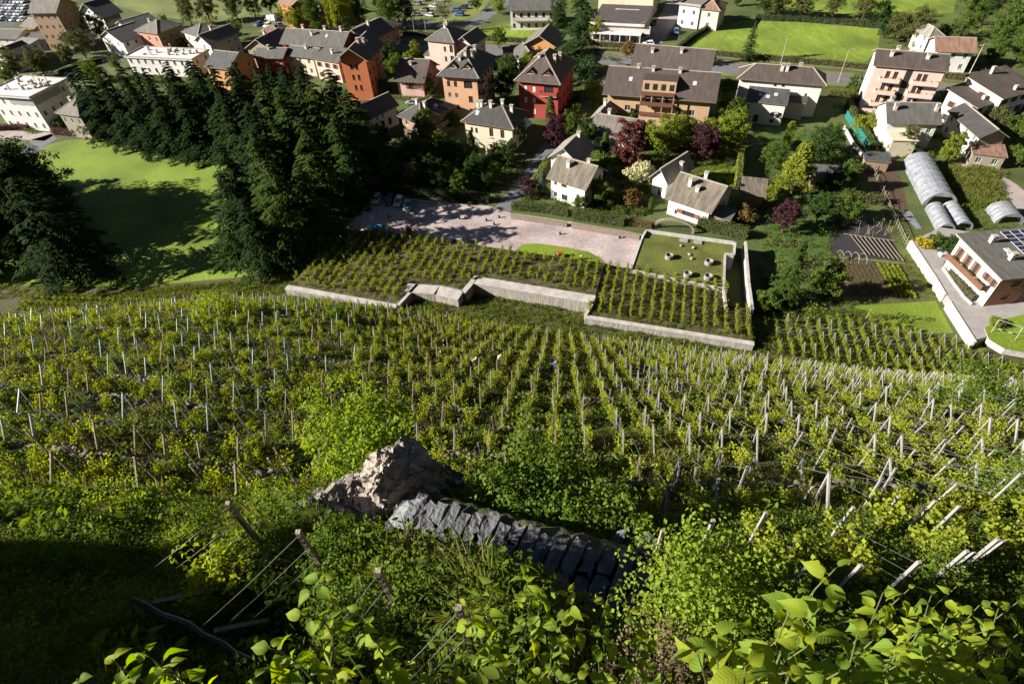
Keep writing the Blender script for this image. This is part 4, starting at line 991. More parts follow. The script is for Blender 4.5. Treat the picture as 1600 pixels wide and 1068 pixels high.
# ------------------------------------------------------------------ trees, shrubs, hedges
LEAF = {k: mat('leaf ' + k, c, col2=c2, per='both', trans=t, rough=0.8, spec=(0.02 if k.startswith(('cedar', 'spruce', 'dark')) else 0.12)) for k, (c, c2, t) in dict(
    green=((0.055, 0.095, 0.016), (0.10, 0.14, 0.022), 0.38), dark=((0.022, 0.045, 0.012), (0.04, 0.07, 0.016), 0.2), lime=((0.14, 0.19, 0.018), (0.20, 0.22, 0.03), 0.45),
    yellow=((0.22, 0.23, 0.03), (0.15, 0.19, 0.02), 0.45), olive=((0.075, 0.085, 0.025), (0.11, 0.11, 0.035), 0.3), copper=((0.075, 0.022, 0.022), (0.15, 0.05, 0.04), 0.3),
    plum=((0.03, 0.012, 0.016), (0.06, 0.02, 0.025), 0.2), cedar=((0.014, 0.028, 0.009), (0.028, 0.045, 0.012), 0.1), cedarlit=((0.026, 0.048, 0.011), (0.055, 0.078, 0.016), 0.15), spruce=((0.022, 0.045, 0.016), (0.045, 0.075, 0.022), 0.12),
    blue=((0.06, 0.09, 0.075), (0.10, 0.13, 0.11), 0.12), cream=((0.45, 0.42, 0.26), (0.36, 0.36, 0.16), 0.3), gold=((0.40, 0.30, 0.02), (0.28, 0.24, 0.02), 0.35), bark=((0.16, 0.15, 0.09), (0.11, 0.12, 0.05), 0.2), rust=((0.20, 0.10, 0.04), (0.14, 0.13, 0.03), 0.3)).items()}
M_BARK = mat('bark', (0.085, 0.062, 0.045), scale=3, var=0.4, bump=0.7, bscale=8, streak=(2, 2, 0.4))
M_BARKD = mat('dark bark', (0.05, 0.038, 0.03), scale=3, var=0.4, bump=0.7, bscale=8, streak=(2, 2, 0.4))


def trunk_mesh(H, r, limbs, rg, spread, z0=0.25, mt=None):
    mb_ = MB()
    k = 6; pts = [(0, 0, -0.6)]; rad = [r * 1.25]
    x = y = 0
    for i in range(1, k + 1):
        x += rg.normal() * r * 0.5; y += rg.normal() * r * 0.5
        pts.append((x, y, H * i / k)); rad.append(max(0.03, r * (1 - 0.85 * i / k)))
    mb_.tube(pts, rad, 7)
    for q in range(limbs):
        t = z0 + (0.95 - z0) * (q + rg.random()) / limbs
        i = min(int(t * k), k - 1); b = np.array(pts[i + 1])
        a = rg.random() * 6.28; L = spread * (0.5 + 0.5 * rg.random()) * (1.15 - 0.6 * t)
        e = b + np.array([math.cos(a) * L, math.sin(a) * L, L * (0.35 + 0.5 * rg.random())])
        md = (b + e) / 2 + np.array([0, 0, -0.08 * L])
        rr = rad[i + 1] * 0.6
        mb_.tube([b, md, e], [rr, rr * 0.6, rr * 0.2], 5)
    return mb_.mesh('trunk', mt or M_BARK)


def blob_crown(H, rx, z0, ncl, nl, ls, rg, shape='round', rag=0.25, cr=0.16):
    """leaf clumps through an ellipsoidal / conical crown volume"""
    d = rvec(ncl, rg); rad = 0.45 + 0.55 * rg.random(ncl) ** 0.45
    rad *= 1 + rag * (rg.random(ncl) - 0.5) * 2
    C = d * rad[:, None]
    hz_ = (H - z0) / 2
    if shape == 'cone':
        u = rg.random(ncl) ** 0.6; a = rg.random(ncl) * 6.283; rr = (1 - u) ** 0.8 * np.sqrt(rg.random(ncl) * 0.7 + 0.3)
        C = np.stack([rr * np.cos(a), rr * np.sin(a), (1 - (1 - u) * 1) * 2 - 1], -1)
        C[:, 2] = u * 2 - 1
    elif shape == 'column':
        C[:, 2] = rg.random(ncl) * 2 - 1; f = np.sqrt(np.clip(1 - np.abs(C[:, 2]) ** 3, 0.05, 1)); nr = np.hypot(C[:, 0], C[:, 1]) + 1e-6
        C[:, :2] *= (f / nr * (0.55 + 0.45 * rg.random(ncl)))[:, None]
    C = C * [rx, rx, hz_] + [0, 0, z0 + hz_]
    cs = rx * cr * (0.7 + 0.6 * rg.random(ncl)) * 1.5
    n = ncl * nl
    ci = np.repeat(np.arange(ncl), nl)
    dd = rvec(n, rg); p = C[ci] + dd * (cs[ci] * rg.random(n) ** 0.4)[:, None] * [1.1, 1.1, 0.8]
    nn = dd * 0.6 + rvec(n, rg) * 0.7 + [0, 0, 0.5]; nn /= np.linalg.norm(nn, axis=1, keepdims=True)
    dr = np.cross(nn, rvec(n, rg)); dr[:, 2] -= 0.25
    L = ls * (0.7 + 0.6 * rg.random(n))
    return leaves(p, dr, nn, L, L * 0.62)


def cedar_crown(H, rg, R0=5.2, levels=24, per=8, zb=1.4, ls=0.62, droop=0.3, dens=1.0):
    parts = []
    br = MB()
    P, D, Nn, L = [], [], [], []
    for i in range(levels):
        t = (i + 0.5 * rg.random()) / levels
        z = zb + (H - zb - 0.3) * t
        Lb = (R0 * (1 - t) ** 0.75 + 0.35) * (0.8 + 0.35 * rg.random())
        for q in range(max(3, int(per * (1 - 0.5 * t)))):
            a = rg.random() * 6.283; Lq = Lb * (0.65 + 0.45 * rg.random())
            dr = np.array([math.cos(a), math.sin(a), 0.0]); sd = np.array([-dr[1], dr[0], 0])
            n = int((16 + 20 * Lq) * dens)
            u = rg.random(n) ** 0.75
            wsp = 0.34 * Lq * (1 - u * 0.75) * (rg.random(n) * 2 - 1)
            zz = z + Lq * (0.22 * u - (0.22 + droop) * u * u) - np.abs(wsp) * 0.18 + rg.normal(size=n) * 0.07
            p = dr * (u * Lq)[:, None] + sd * wsp[:, None]; p[:, 2] = zz
            P.append(p)
            dd = dr * 0.9 + sd * (np.sign(wsp) * (0.5 + 0.5 * rg.random(n)))[:, None]; dd[:, 2] = -0.25 - 0.5 * u * rg.random(n)
            D.append(dd); nv = rg.normal(size=(n, 3)) * 0.3 + [0, 0, 1]; Nn.append(nv)
            L.append(ls * (0.6 + 0.6 * rg.random(n)))
    P = np.concatenate(P); D = np.concatenate(D); Nn = np.concatenate(Nn); L = np.concatenate(L)
    Nn /= np.linalg.norm(Nn, axis=1, keepdims=True)
    return leaves(P, D, Nn, L, L * 0.34, 0.1)


def willow_crown(H, rx, rg):
    V0, F0 = blob_crown(H, rx, H * 0.45, 60, 50, 0.4, rg)
    n = 150; P, D = [], []
    for q in range(n):
        a = rg.random() * 6.283; r_ = rx * (0.55 + 0.5 * rg.random()); zt = H * (0.6 + 0.3 * rg.random()); Ls = zt * (0.35 + 0.45 * rg.random())
        m_ = 40; u = rg.random(m_)
        p = np.stack([math.cos(a) * r_ * (1 + 0.1 * u), math.sin(a) * r_ * (1 + 0.1 * u), zt - Ls * u], -1) + rg.normal(size=(m_, 3)) * 0.18
        P.append(p); D.append(np.tile([0.15 * math.cos(a), 0.15 * math.sin(a), -1.0], (m_, 1)) + rg.normal(size=(m_, 3)) * 0.25)
    P = np.concatenate(P); D = np.concatenate(D)
    return cat_mesh([(V0, F0), leaves(P, D, rvec(len(P), rg), 0.55, 0.14)])


TREE = {}


def variant(key, trunk, crown, keymat):
    V_, F_ = crown
    me = npmesh('crown', V_, F_, LEAF[keymat]); TREE[key] = (trunk, me)


for q in range(4):
    g = np.random.default_rng(20 + q)
    H_ = 8.0; rx = (3.2, 2.8, 3.5, 2.4)[q]
    variant('round%d' % q, trunk_mesh(H_ * 0.8, 0.2, 9, g, rx * 0.9), blob_crown(H_, rx, (1.4, 1.8, 1.2, 0.9)[q], 95, 62, 0.34, g, rag=0.35), 'green')
for q in range(2):
    g = np.random.default_rng(40 + q)
    variant('tall%d' % q, trunk_mesh(14, 0.32, 16, g, 3.4), blob_crown(16, 4.0, 2.5, 150, 60, 0.42, g, rag=0.45, cr=0.17), 'green')
    variant('column%d' % q, trunk_mesh(6, 0.12, 4, g, 0.6), blob_crown(7.2, 1.15, 0.2, 90, 55, 0.24, g, 'column', cr=0.24), 'green')
    variant('cone%d' % q, trunk_mesh(6.5, 0.12, 3, g, 0.5), blob_crown(7.5, 1.9, 0.3, 120, 55, 0.26, g, 'cone', cr=0.15), 'spruce')
    variant('bush%d' % q, trunk_mesh(1.6, 0.07, 6, g, 0.8), blob_crown(2.4, 1.4, 0.1, 55, 50, 0.24, g, rag=0.4, cr=0.22), 'green')
for q in range(3):
    g = np.random.default_rng(60 + q)
    variant('cedar%d' % q, trunk_mesh(17.5, 0.42, 0, g, 1, mt=M_BARKD), cedar_crown(18, g, R0=(5.4, 4.6, 6.0)[q], levels=(25, 26, 24)[q]), 'cedar')
for q in range(2):
    g = np.random.default_rng(70 + q)
    variant('spruce%d' % q, trunk_mesh(15.5, 0.3, 0, g, 1, mt=M_BARKD), cedar_crown(16, g, R0=(3.6, 4.2)[q], levels=30, per=8, zb=0.8, ls=0.5, droop=0.2), 'spruce')
g = np.random.default_rng(80)
variant('willow', trunk_mesh(9, 0.3, 9, g, 3), willow_crown(11, 3.6, g), 'lime')
g = np.random.default_rng(81)
variant('sparse', trunk_mesh(13, 0.25, 60, g, 2.2, z0=0.15), blob_crown(14, 2.4, 2.0, 110, 14, 0.28, g, rag=0.5, cr=0.2), 'bark')
g = np.random.default_rng(82)
variant('bare', trunk_mesh(4, 0.1, 26, g, 1.6, z0=0.3), blob_crown(4.6, 1.5, 2.0, 30, 6, 0.15, g), 'olive')
TH = {k: max(v.co.z for v in t[1].vertices) for k, t in TREE.items()}
_tc = {}


def tree(key, x, y, h, leaf, label, name='tree', group=None, wide=1.0, z=None, cat='tree', world=False):
    """plant a tree: x, y photo position of its foot (or world when world=True), h metres tall"""
    P = np.array([x, y, 0.0]) if world else pix(x, y, z or 0.0)
    if world and z: P[2] = z
    s = h / TH[key]
    root = thing(name, label, cat, P, random.random() * 6.28, group, (s * wide, s * wide, s))
    tm, cm = TREE[key]
    obj('trunk', tm, root)
    c = obj('crown', cm, root)
    if LEAF[leaf] is not cm.materials[0]:
        c.material_slots[0].link = 'OBJECT'; c.material_slots[0].material = LEAF[leaf]
    return root


# the dark cedar grove
GR = [(158, 206, 15, 1), (180, 214, 17, 0), (205, 205, 16, 2), (214, 228, 17, 1), (240, 214, 18, 0), (250, 236, 17, 2), (276, 216, 17, 1), (288, 241, 18, 0), (312, 222, 18, 2), (322, 245, 17, 1), (342, 205, 17, 0),
      (356, 236, 19, 2), (372, 212, 17, 1), (385, 262, 20, 0), (402, 225, 18, 2), (405, 300, 19, 1), (420, 260, 20, 0), (438, 220, 18, 1), (440, 310, 20, 2), (455, 265, 21, 0), (392, 345, 17, 1), (400, 400, 17, 2), (425, 425, 15, 0),
      (450, 360, 20, 1), (478, 225, 18, 2), (486, 290, 21, 0), (470, 400, 19, 2), (505, 250, 19, 1), (515, 335, 20, 0), (508, 385, 17, 1), (530, 285, 21, 2), (545, 240, 19, 0), (556, 310, 18, 1), (572, 268, 18, 2), (300, 190, 15, 0), (250, 190, 14, 1), (330, 180, 14, 2), (400, 190, 15, 0), (450, 195, 15, 1), (500, 215, 17, 2), (545, 212, 15, 1)]
for (x, y, h, q) in GR:
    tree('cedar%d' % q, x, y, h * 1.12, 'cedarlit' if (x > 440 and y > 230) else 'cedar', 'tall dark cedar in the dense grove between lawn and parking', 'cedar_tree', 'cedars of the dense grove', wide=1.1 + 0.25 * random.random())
tree('cedar2', 128, 428, 22, 'cedar', 'lone wide cedar on the lawn near the left edge', 'cedar_tree', wide=1.3)
tree('cedar0', 62, 392, 21, 'cedar', 'dark cedar left of the lone wide cedar', 'cedar_tree', wide=1.3)
for q, (x, y, h, k) in enumerate([(-20, 330, 22, 'tall0'), (22, 330, 21, 'tall1'), (62, 340, 21, 'tall0'), (98, 336, 16, 'tall1'), (10, 352, 22, 'tall0'), (90, 354, 20, 'cedar1'), (40, 360, 19, 'tall1'), (70, 372, 17, 'tall0'), (104, 372, 15, 'tall1'), (-30, 400, 18, 'tall1'), (-70, 350, 22, 'tall0'), (-120, 370, 24, 'tall1'), (-150, 335, 24, 'tall0'), (-110, 310, 22, 'cedar2'), (-40, 440, 16, 'cedar1'), (-180, 400, 26, 'tall1')]):
    tree(k, x, y, h, 'dark', 'dark broadleaf tree in the clump at the left edge of the lawn', group='dark trees at the left lawn edge', wide=1.25)

ORD = ['first', 'second', 'third', 'fourth', 'fifth', 'sixth', 'seventh', 'eighth', 'ninth', 'tenth', 'eleventh', 'twelfth', 'thirteenth', 'fourteenth', 'fifteenth', 'sixteenth', 'seventeenth', 'eighteenth', 'nineteenth', 'twentieth']


def number_off(group, head, tail):
    """tell the things of one group apart by their order from the left of the picture"""
    L_ = [o for o in COL.objects if o.get('group') == group]
    L_.sort(key=lambda o: proj((o.location[0], o.location[1], o.location[2]))[0])
    for q, o in enumerate(L_): o['label'] = '%s, %s from the left%s' % (head, ORD[min(q, 19)], tail)


GRV = [o for o in COL.objects if o.get('group') == 'cedars of the dense grove']
for nm, a_, b_ in (('rearmost', 0, 208), ('second', 208, 227), ('third', 227, 262), ('fourth', 262, 312), ('front', 312, 999)):
    L_ = sorted([o for o in GRV if a_ <= proj(o.location)[1] < b_], key=lambda o: proj(o.location)[0])
    for q, o in enumerate(L_): o['label'] = 'tall dark cedar in the %s rank of the grove, %s from the left' % (nm, ORD[q])
number_off('dark trees at the left lawn edge', 'dark tree in the clump at the left lawn edge', '')

T = [  # kind, foot x, foot y, height, leaf, label
    ('round0', 30, 122, 8.5, 'olive', 'round street tree, leftmost of the three behind the modern building'),
    ('round1', 72, 120, 9, 'olive', 'round street tree, middle of the three behind the modern building'),
    ('round3', 108, 99, 6, 'olive', 'small round street tree between the bigger ones'),
    ('round2', 135, 92, 9, 'olive', 'round street tree beside the small white gable house'),
    ('round0', 160, 62, 9, 'olive', 'greyish tree in front of the tan apartment block'),
    ('tall0', 300, 40, 12, 'olive', 'leafy tree behind the ochre house, leftmost of the top group'),
    ('tall1', 330, 36, 13, 'olive', 'broad tree in the top meadow left of the dark gap'),
    ('tall0', 372, 34, 13, 'green', 'broad tree in the top meadow right of the dark gap'),
    ('tall1', 400, 28, 11, 'green', 'tree at the top edge above the parked cars'),
    ('round1', 425, 22, 8, 'dark', 'dark tree at the top edge beside the orange brick house'),
    ('round2', 464, 48, 8, 'lime', 'light green round tree left of the willow'),
    ('tall0', 497, 52, 14, 'green', 'tall green tree just left of the willow'),
    ('willow', 535, 50, 13, 'yellow', 'yellow green weeping willow behind the long red house'),
    ('tall1', 562, 42, 11, 'dark', 'dark tree right of the willow'),
    ('tall0', 612, 48, 15, 'green', 'big bright tree beside the railway right of the willow'),
    ('tall1', 636, 44, 11, 'dark', 'dark tree on the shaded side of the big bright tree'),
    ('sparse', 698, 52, 17, 'bark', 'sparse upright brownish poplar behind the rosy tower house'),
    ('round1', 745, 18, 5, 'green', 'small tree beside the bridge road'),
    ('round0', 612, 102, 7, 'dark', 'dark bushy tree between orange block and pink house'),
    ('round3', 650, 92, 5, 'lime', 'bright small tree beside the road near the pink house'),
    ('bush1', 602, 145, 4, 'olive', 'pale rounded shrub at the foot of the orange block'),
    ('round3', 722, 168, 6.5, 'lime', 'bright tree at the foot of the peach apartment house'),
    ('round1', 825, 116, 6, 'yellow', 'yellow green tree left behind the red house'),
    ('round0', 800, 140, 9, 'dark', 'dark tree between peach and red apartment houses'),
    ('round2', 785, 158, 8, 'dark', 'shaded tree in front of the peach house side wall'),
    ('spruce1', 905, 118, 26, 'spruce', 'huge dark spruce behind the red apartment house'),
    ('tall0', 872, 52, 11, 'dark', 'dark tree left of the huge spruce by the white row house'),
    ('tall1', 945, 16, 8, 'dark', 'dark tree behind the workshop at the top'),
    ('round1', 980, 92, 5, 'rust', 'russet palm-like bush left of the rear apartment wing'),
    ('cone0', 860, 195, 8, 'green', 'dense green conical tree below the red house'),
    ('copper0' if False else 'round3', 868, 232, 8, 'plum', 'dark red leaved tree beside the lane'),
    ('round1', 918, 232, 6.5, 'dark', 'dark shrubby tree left of the stone roofed cottage'),
    ('column1', 914, 205, 5, 'green', 'clipped green corner tree at the cottage hedge'),
    ('cone1', 944, 252, 7.5, 'green', 'clipped green cone tree on the cottage lawn'),
    ('round3', 980, 262, 10.5, 'copper', 'tall copper beech in front of the cottage'),
    ('round0', 1035, 238, 8.5, 'lime', 'bright lime green tree left of centre behind the lichened house'),
    ('round2', 1060, 232, 7, 'lime', 'light green bushy tree right of the bright lime tree'),
    ('round1', 1098, 252, 8.5, 'plum', 'dark plum tree behind the lichened house'),
    ('round3', 1138, 240, 9.5, 'lime', 'upright light tree beside the garden lawn'),
    ('round1', 1140, 205, 8, 'green', 'green tree at the apartment hedge corner'),
    ('round2', 1108, 222, 5.5, 'lime', 'low light tree in front of the wide apartment block'),
    ('bare', 1137, 275, 4.5, 'olive', 'small bare pruned tree on the hedged lawn'),
    ('bush0', 1003, 285, 5, 'cream', 'cream flowering shrub left of the lichened house'),
    ('cone0', 848, 305, 6, 'blue', 'small blue grey spruce left of the white house'),
    ('round0', 826, 308, 4.5, 'plum', 'dark plum bush by the parking hedge'),
    ('round2', 940, 318, 5.5, 'green', 'green tree right of the white house'),
    ('round1', 905, 330, 3.6, 'green', 'leafy shrub below the white house wall'),
    ('bush1', 985, 318, 3.5, 'rust', 'brown red shrub in the dark garden between white houses'),
    ('column0', 1016, 330, 3.5, 'green', 'small upright shrub at the garden arch'),
    ('bush0', 1157, 345, 3.4, 'rust', 'orange flowering shrub above the grass roof corner'),
    ('spruce0', 1167, 96, 12, 'spruce', 'lone dark fir on the meadow edge'),
    ('column0', 1228, 228, 6.5, 'lime', 'clipped light green column by the stair block'),
    ('round0', 1280, 252, 8, 'dark', 'broad dark green tree right of the clipped column'),
    ('cone1', 1235, 305, 12.5, 'yellow', 'bright yellow green tree in the orchard'),
    ('round1', 1222, 362, 6.5, 'plum', 'purple brown round tree in the lower orchard'),
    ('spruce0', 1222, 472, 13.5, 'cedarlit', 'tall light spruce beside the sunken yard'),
    ('round3', 1285, 462, 7.5, 'green', 'bushy green tree right of the tall light spruce'),
    ('bush0', 1192, 480, 3.5, 'green', 'green shrub at the foot of the tall light spruce'),
    ('round1', 1445, 258, 3, 'green', 'young shrub below the hedge of the white house'),
    ('bush0', 1348, 205, 4.2, 'lime', 'bright bush inside the hedge left of the white house'),
    ('tall1', 1500, 60, 12, 'green', 'leafy tree behind the russet roofed house'),
    ('tall0', 1585, 100, 12, 'green', 'big tree at the right edge above the stepped house'),
    ('tall1', 1560, 80, 13, 'green', 'broad tree right of the russet roofed house'),
    ('tall0', 1530, 40, 14, 'dark', 'dark tree beyond the russet roofed house'),
    ('round0', 1380, 60, 6, 'dark', 'dark bush at the right end of the meadow'),
    ('tall1', 1425, 72, 10, 'olive', 'tree behind the pinkish apartment block'),
    ('round2', 1400, 66, 8, 'olive', 'olive tree at the meadow corner by the apartment block'),
    ('round2', 1475, 180, 6, 'green', 'garden tree between apartment block and stepped house'),
    ('round0', 1500, 165, 5, 'green', 'bushy tree left of the stepped house'),
    ('round1', 1585, 222, 7, 'green', 'tree right of the long dark roof'),
    ('round0', 1592, 262, 6, 'green', 'tree at the right edge beside the tin roofed outbuilding'),
    ('round3', 1478, 252, 6, 'lime', 'light young tree beside the long white house'),
    ('bush1', 1330, 272, 3, 'green', 'shrub under the open grey shelter'),
    ('round1', 1250, 30, 8, 'olive', 'tree on the upper meadow edge, third from the left'),
    ('round0', 1215, 26, 8, 'olive', 'tree on the upper meadow edge, second from the left'),
    ('round2', 1195, 22, 7, 'dark', 'tree on the upper meadow edge, leftmost'),
    ('tall0', 1298, 30, 11, 'olive', 'tree on the upper meadow edge, fourth from the left'),
    ('tall1', 1345, 34, 11, 'olive', 'tree on the upper meadow edge, fifth from the left'),
    ('round0', 1372, 38, 7, 'dark', 'tree on the upper meadow edge, rightmost'),
    ('tall0', 1510, 15, 14, 'dark', 'dark tree at the top right corner'),
    ('tall1', 1570, 22, 14, 'olive', 'olive tree in the top right corner'),
    ('round2', 655, 268, 8, 'dark', 'dark tree in the shaded garden below the brown stuccoed house'),
    ('round3', 668, 225, 8, 'green', 'green tree in front of the brown stuccoed house'),
    ('round0', 705, 262, 7, 'dark', 'dark tree left of the cream villa garden'),
    ('round1', 745, 282, 6, 'dark', 'dark shrub tree in the villa garden'),
    ('cone1', 738, 238, 6, 'dark', 'dark conical shrub at the villa wall'),
    ('round2', 690, 295, 6, 'dark', 'dark low tree by the parking hedge'),
    ('round3', 795, 262, 6, 'dark', 'dark tree at the villa lane corner'),
    ('round1', 712, 205, 5, 'green', 'green shrub left of the cream villa'),
    ('round0', 1505, 205, 4, 'green', 'shrub between the hedge and the long white house'),
    ('bush0', 1475, 398, 3.6, 'dark', 'dark clipped shrub in the white tub by the balcony house'),
    ('bush1', 1439, 392, 2.8, 'gold', 'golden flowering bush at the drive corner'),
    ('bush0', 1455, 388, 3.0, 'green', 'green shrub behind the golden bush'),
    ('round2', 125, 42, 7, 'dark', 'dark tree behind the small white house, upper left'),
    ('round0', 205, 72, 4, 'dark', 'dark shrub below the small white gable house'),
    ('round3', 290, 82, 5, 'dark', 'dark shrub between the long white building and ochre house'),
    ('bush0', 105, 200, 3.5, 'green', 'shrub at the foot of the small stone villa'),
]
for (k, x, y, h, lf, lb) in T:
    tree(k, x, y, h * (1.0 if k.startswith(('spruce', 'cone', 'column', 'bare')) else 1.18), lf, lb, 'conifer' if k.startswith(('spruce', 'cone')) and lf != 'yellow' else ('shrub' if k.startswith('bush') else 'tree'), cat='shrub' if k.startswith('bush') else 'tree', wide=1.55 if lf == 'yellow' and k == 'cone1' else (1.2 if h > 20 else 1.0))

# more garden trees between the houses
EX = {'between the village houses right of the grove': [(640, 245), (625, 262), (676, 288), (720, 300), (760, 296), (775, 280), (650, 290), (600, 230), (640, 205), (700, 275), (810, 225), (780, 250), (690, 240), (735, 262), (610, 285)], 'in the upper left streets': [(60, 75), (140, 85), (228, 80), (270, 62), (262, 45), (335, 58), (350, 88), (20, 132), (185, 108), (150, 128), (372, 62)],
      'behind the peach and red houses': [(760, 105), (780, 76), (840, 100), (885, 92), (930, 62), (700, 90), (640, 112), (590, 92), (620, 118), (668, 150), (740, 175), (795, 120), (850, 150), (730, 110)], 'around the wide apartment block': [(935, 150), (925, 168), (1128, 180), (1135, 150), (1150, 225), (1010, 228), (1080, 230), (960, 170), (985, 200), (900, 190), (890, 215), (1060, 215)],
      'in the orchard plots at the right': [(1205, 260), (1300, 235), (1200, 320), (1275, 345), (1300, 300), (1315, 345)], 'beside the right edge houses': [(1330, 150), (1410, 240), (1500, 235), (1545, 210), (1590, 195), (1545, 100), (1500, 95), (1470, 65), (1600, 60)], 'at the top edge': [(1120, 30), (1150, 10), (780, 22), (900, 20), (1030, 5), (560, 20), (520, 25), (590, 15), (480, 30), (445, 35)]}
r_ = random.Random(21)
for area, L_ in EX.items():
    for (x, y) in L_:
        tree(r_.choice(['round0', 'round1', 'round2', 'round3']), x, y, r_.uniform(4.5, 8), r_.choice(['dark', 'green', 'green', 'olive', 'dark'] if y > 200 and x < 800 else ['green', 'olive', 'green', 'lime', 'dark']), 'leafy garden tree ' + area, group='garden trees ' + area)

for area in EX: number_off('garden trees ' + area, 'leafy garden tree ' + area, '')


def hedge(name, label, px, h, w, leaf, ls=0.2, dens=42, z=0.0, world=None, cat='hedge', rag=0.12):
    """clipped hedge along photo points: dark woody core with leaves all over it"""
    P = world if world is not None else [pix(a, b, z) for a, b in px]
    P = [np.array([p[0], p[1], (p[2] if len(p) > 2 else z)]) for p in P]
    root = thing(name, label, cat, P[0])
    core = MB(); C, Nn = [], []
    for a, b in zip(P[:-1], P[1:]):
        L = np.linalg.norm(b - a)
        if L < 0.01: continue
        d = (b - a) / L; s_ = np.array([-d[1], d[0], 0])
        al = a - P[0]; bl = b - P[0]
        core.bar(al + [0, 0, h * 0.44], bl + [0, 0, h * 0.44], w * 0.72, h * 0.84)
        n = int(dens * L * (2 * h + w))
        u = rng.random(n) * (L + 0.3) - 0.15; f = rng.random(n) * (2 * h + w)
        wl_ = wob(u + a[0], f + a[1], 1.3, 1.0) * rag
        side = np.where(f < h, -1, np.where(f < 2 * h, 1, 0))
        v = np.where(side == 0, f - 2 * h - w / 2, side * (w / 2 + wl_)); zz = np.where(side == 0, h + wl_, np.where(f < h, f, f - h))
        p = al + d * u[:, None] + s_ * v[:, None]; p[:, 2] += zz
        p += rng.normal(size=(n, 3)) * 0.07
        nv = s_ * side[:, None] + np.where(side == 0, 1.0, 0.25)[:, None] * np.array([0, 0, 1.0]); nv = nv + rng.normal(size=(n, 3)) * 0.5
        C.append(p); Nn.append(nv)
    C = np.concatenate(C); Nn = np.concatenate(Nn); Nn /= np.linalg.norm(Nn, axis=1, keepdims=True)
    dr = np.cross(Nn, rvec(len(C))); L_ = ls * (0.7 + 0.6 * rng.random(len(C)))
    core.build('stems', M_BARKD, root)
    obj('foliage', npmesh('foliage', *leaves(C, dr, Nn, L_, L_ * 0.65), LEAF[leaf]), root)
    return root


hedge('hedge', 'dark hedge between parking and villa gardens', [(585, 303), (640, 303), (700, 309), (765, 316)], 2.0, 1.6, 'dark', 0.28, 26)
hedge('hedge', 'hedge behind the stone wall left of the white house', [(800, 326), (850, 330), (888, 337)], 1.8, 1.6, 'green', 0.24, 30)
hedge('hedge', 'bright clipped hedge below the white house', [(896, 340), (940, 346), (975, 352)], 2.2, 1.8, 'green', 0.24, 34)
hedge('hedge', 'clipped hedge above the grass roof parapet', [(1088, 356), (1130, 364), (1166, 372)], 2.4, 1.8, 'green', 0.24, 34)
hedge('hedge', 'yellow flowering low hedge beside the garden arch', [(983, 350), (1018, 355)], 1.2, 1.6, 'rust', 0.22, 34)
hedge('hedge', 'long hedge in front of the wide apartment block', [(992, 192), (1040, 194), (1120, 200)], 2.0, 1.4, 'lime', 0.26, 26)
hedge('hedge', 'hedge along the lane below the red house', [(858, 205), (885, 180), (905, 158)], 1.6, 1.2, 'dark', 0.26, 24)
hedge('hedge', 'clipped hedge along the lane beside the white house', [(836, 288), (852, 262), (864, 246)], 1.8, 1.2, 'lime', 0.24, 26)
hedge('hedge', 'tall narrow bright hedge closing the garden lawn', [(1154, 250), (1152, 275), (1150, 298)], 3.4, 1.1, 'lime', 0.26, 26)
hedge('hedge', 'hedge of the villa below the pink house', [(598, 153), (640, 157), (665, 158), (690, 150)], 1.2, 1.0, 'lime', 0.26, 22)
hedge('red_hedge', 'red leaved hedge along the lawn path', [(85, 209), (120, 212), (160, 214), (215, 219)], 1.8, 1.4, 'copper', 0.28, 28)
hedge('red_hedge', 'red leaved hedge in front of the modern building', [(-20, 205), (30, 202), (48, 203)], 1.6, 1.2, 'copper', 0.28, 28)
hedge('hedge', 'tall dark hedge corner behind the white house with three chimneys', [(1325, 165), (1352, 168), (1372, 172)], 3.0, 2.0, 'dark', 0.26, 26)
hedge('hedge', 'thick hedge running down beside the green fence', [(1324, 166), (1332, 190), (1352, 222), (1362, 240)], 2.2, 1.4, 'green', 0.26, 26)
hedge('hedge', 'low hedge in front of the white house with three chimneys', [(1375, 232), (1412, 234), (1432, 216)], 1.6, 1.3, 'lime', 0.26, 26)
hedge('hedge', 'hedge between orchard and pinkish apartment block', [(1292, 150), (1330, 152), (1345, 156)], 1.8, 1.4, 'lime', 0.26, 24)
hedge('hedge', 'overgrown bean hedge along the orchard', [(1290, 307), (1330, 313), (1378, 318)], 1.8, 2.0, 'olive', 0.3, 24, rag=0.35)
hedge('hedge', 'dark hedge of the street beside round trees, upper left', [(95, 118), (120, 108), (160, 97)], 1.6, 1.2, 'dark', 0.3, 20)
hedge('trimmed_hedge', 'long lineside hedge between railway and meadow', HEDGEPX, 1.5, 1.2, 'olive', 0.34, 14, rag=0.25)
hedge('hedge', 'dark hedge strip along the left border of the meadow', [(1052, 84), (1080, 62), (1112, 42)], 1.4, 1.3, 'dark', 0.3, 20)
hedge('hedge', 'dark hedge between upper and lower meadow', [(1180, 31), (1260, 34), (1375, 44)], 1.6, 2.2, 'dark', 0.34, 16, rag=0.4)
hedge('planted_bed', 'flower bed hedge along the drive of the balcony house', [(1478, 415), (1495, 437), (1512, 458), (1522, 470)], 1.2, 1.6, 'olive', 0.2, 40, z=1.6, rag=0.35)

# unseen scrub added on the left spur to break up its shadow edge
for q in range(9):
    x = -16.5 - 5.5 * random.random(); y = -1 + 8.5 * random.random()
    tree('round%d' % (q % 4), x, y, 1.2 + 1.0 * random.random(), 'dark', 'unseen bush added on the left spur to dapple the light', 'shrub', 'added light breaking bushes on the left spur', world=True, z=float(hz(x, y)) - 0.1, cat='shrub')
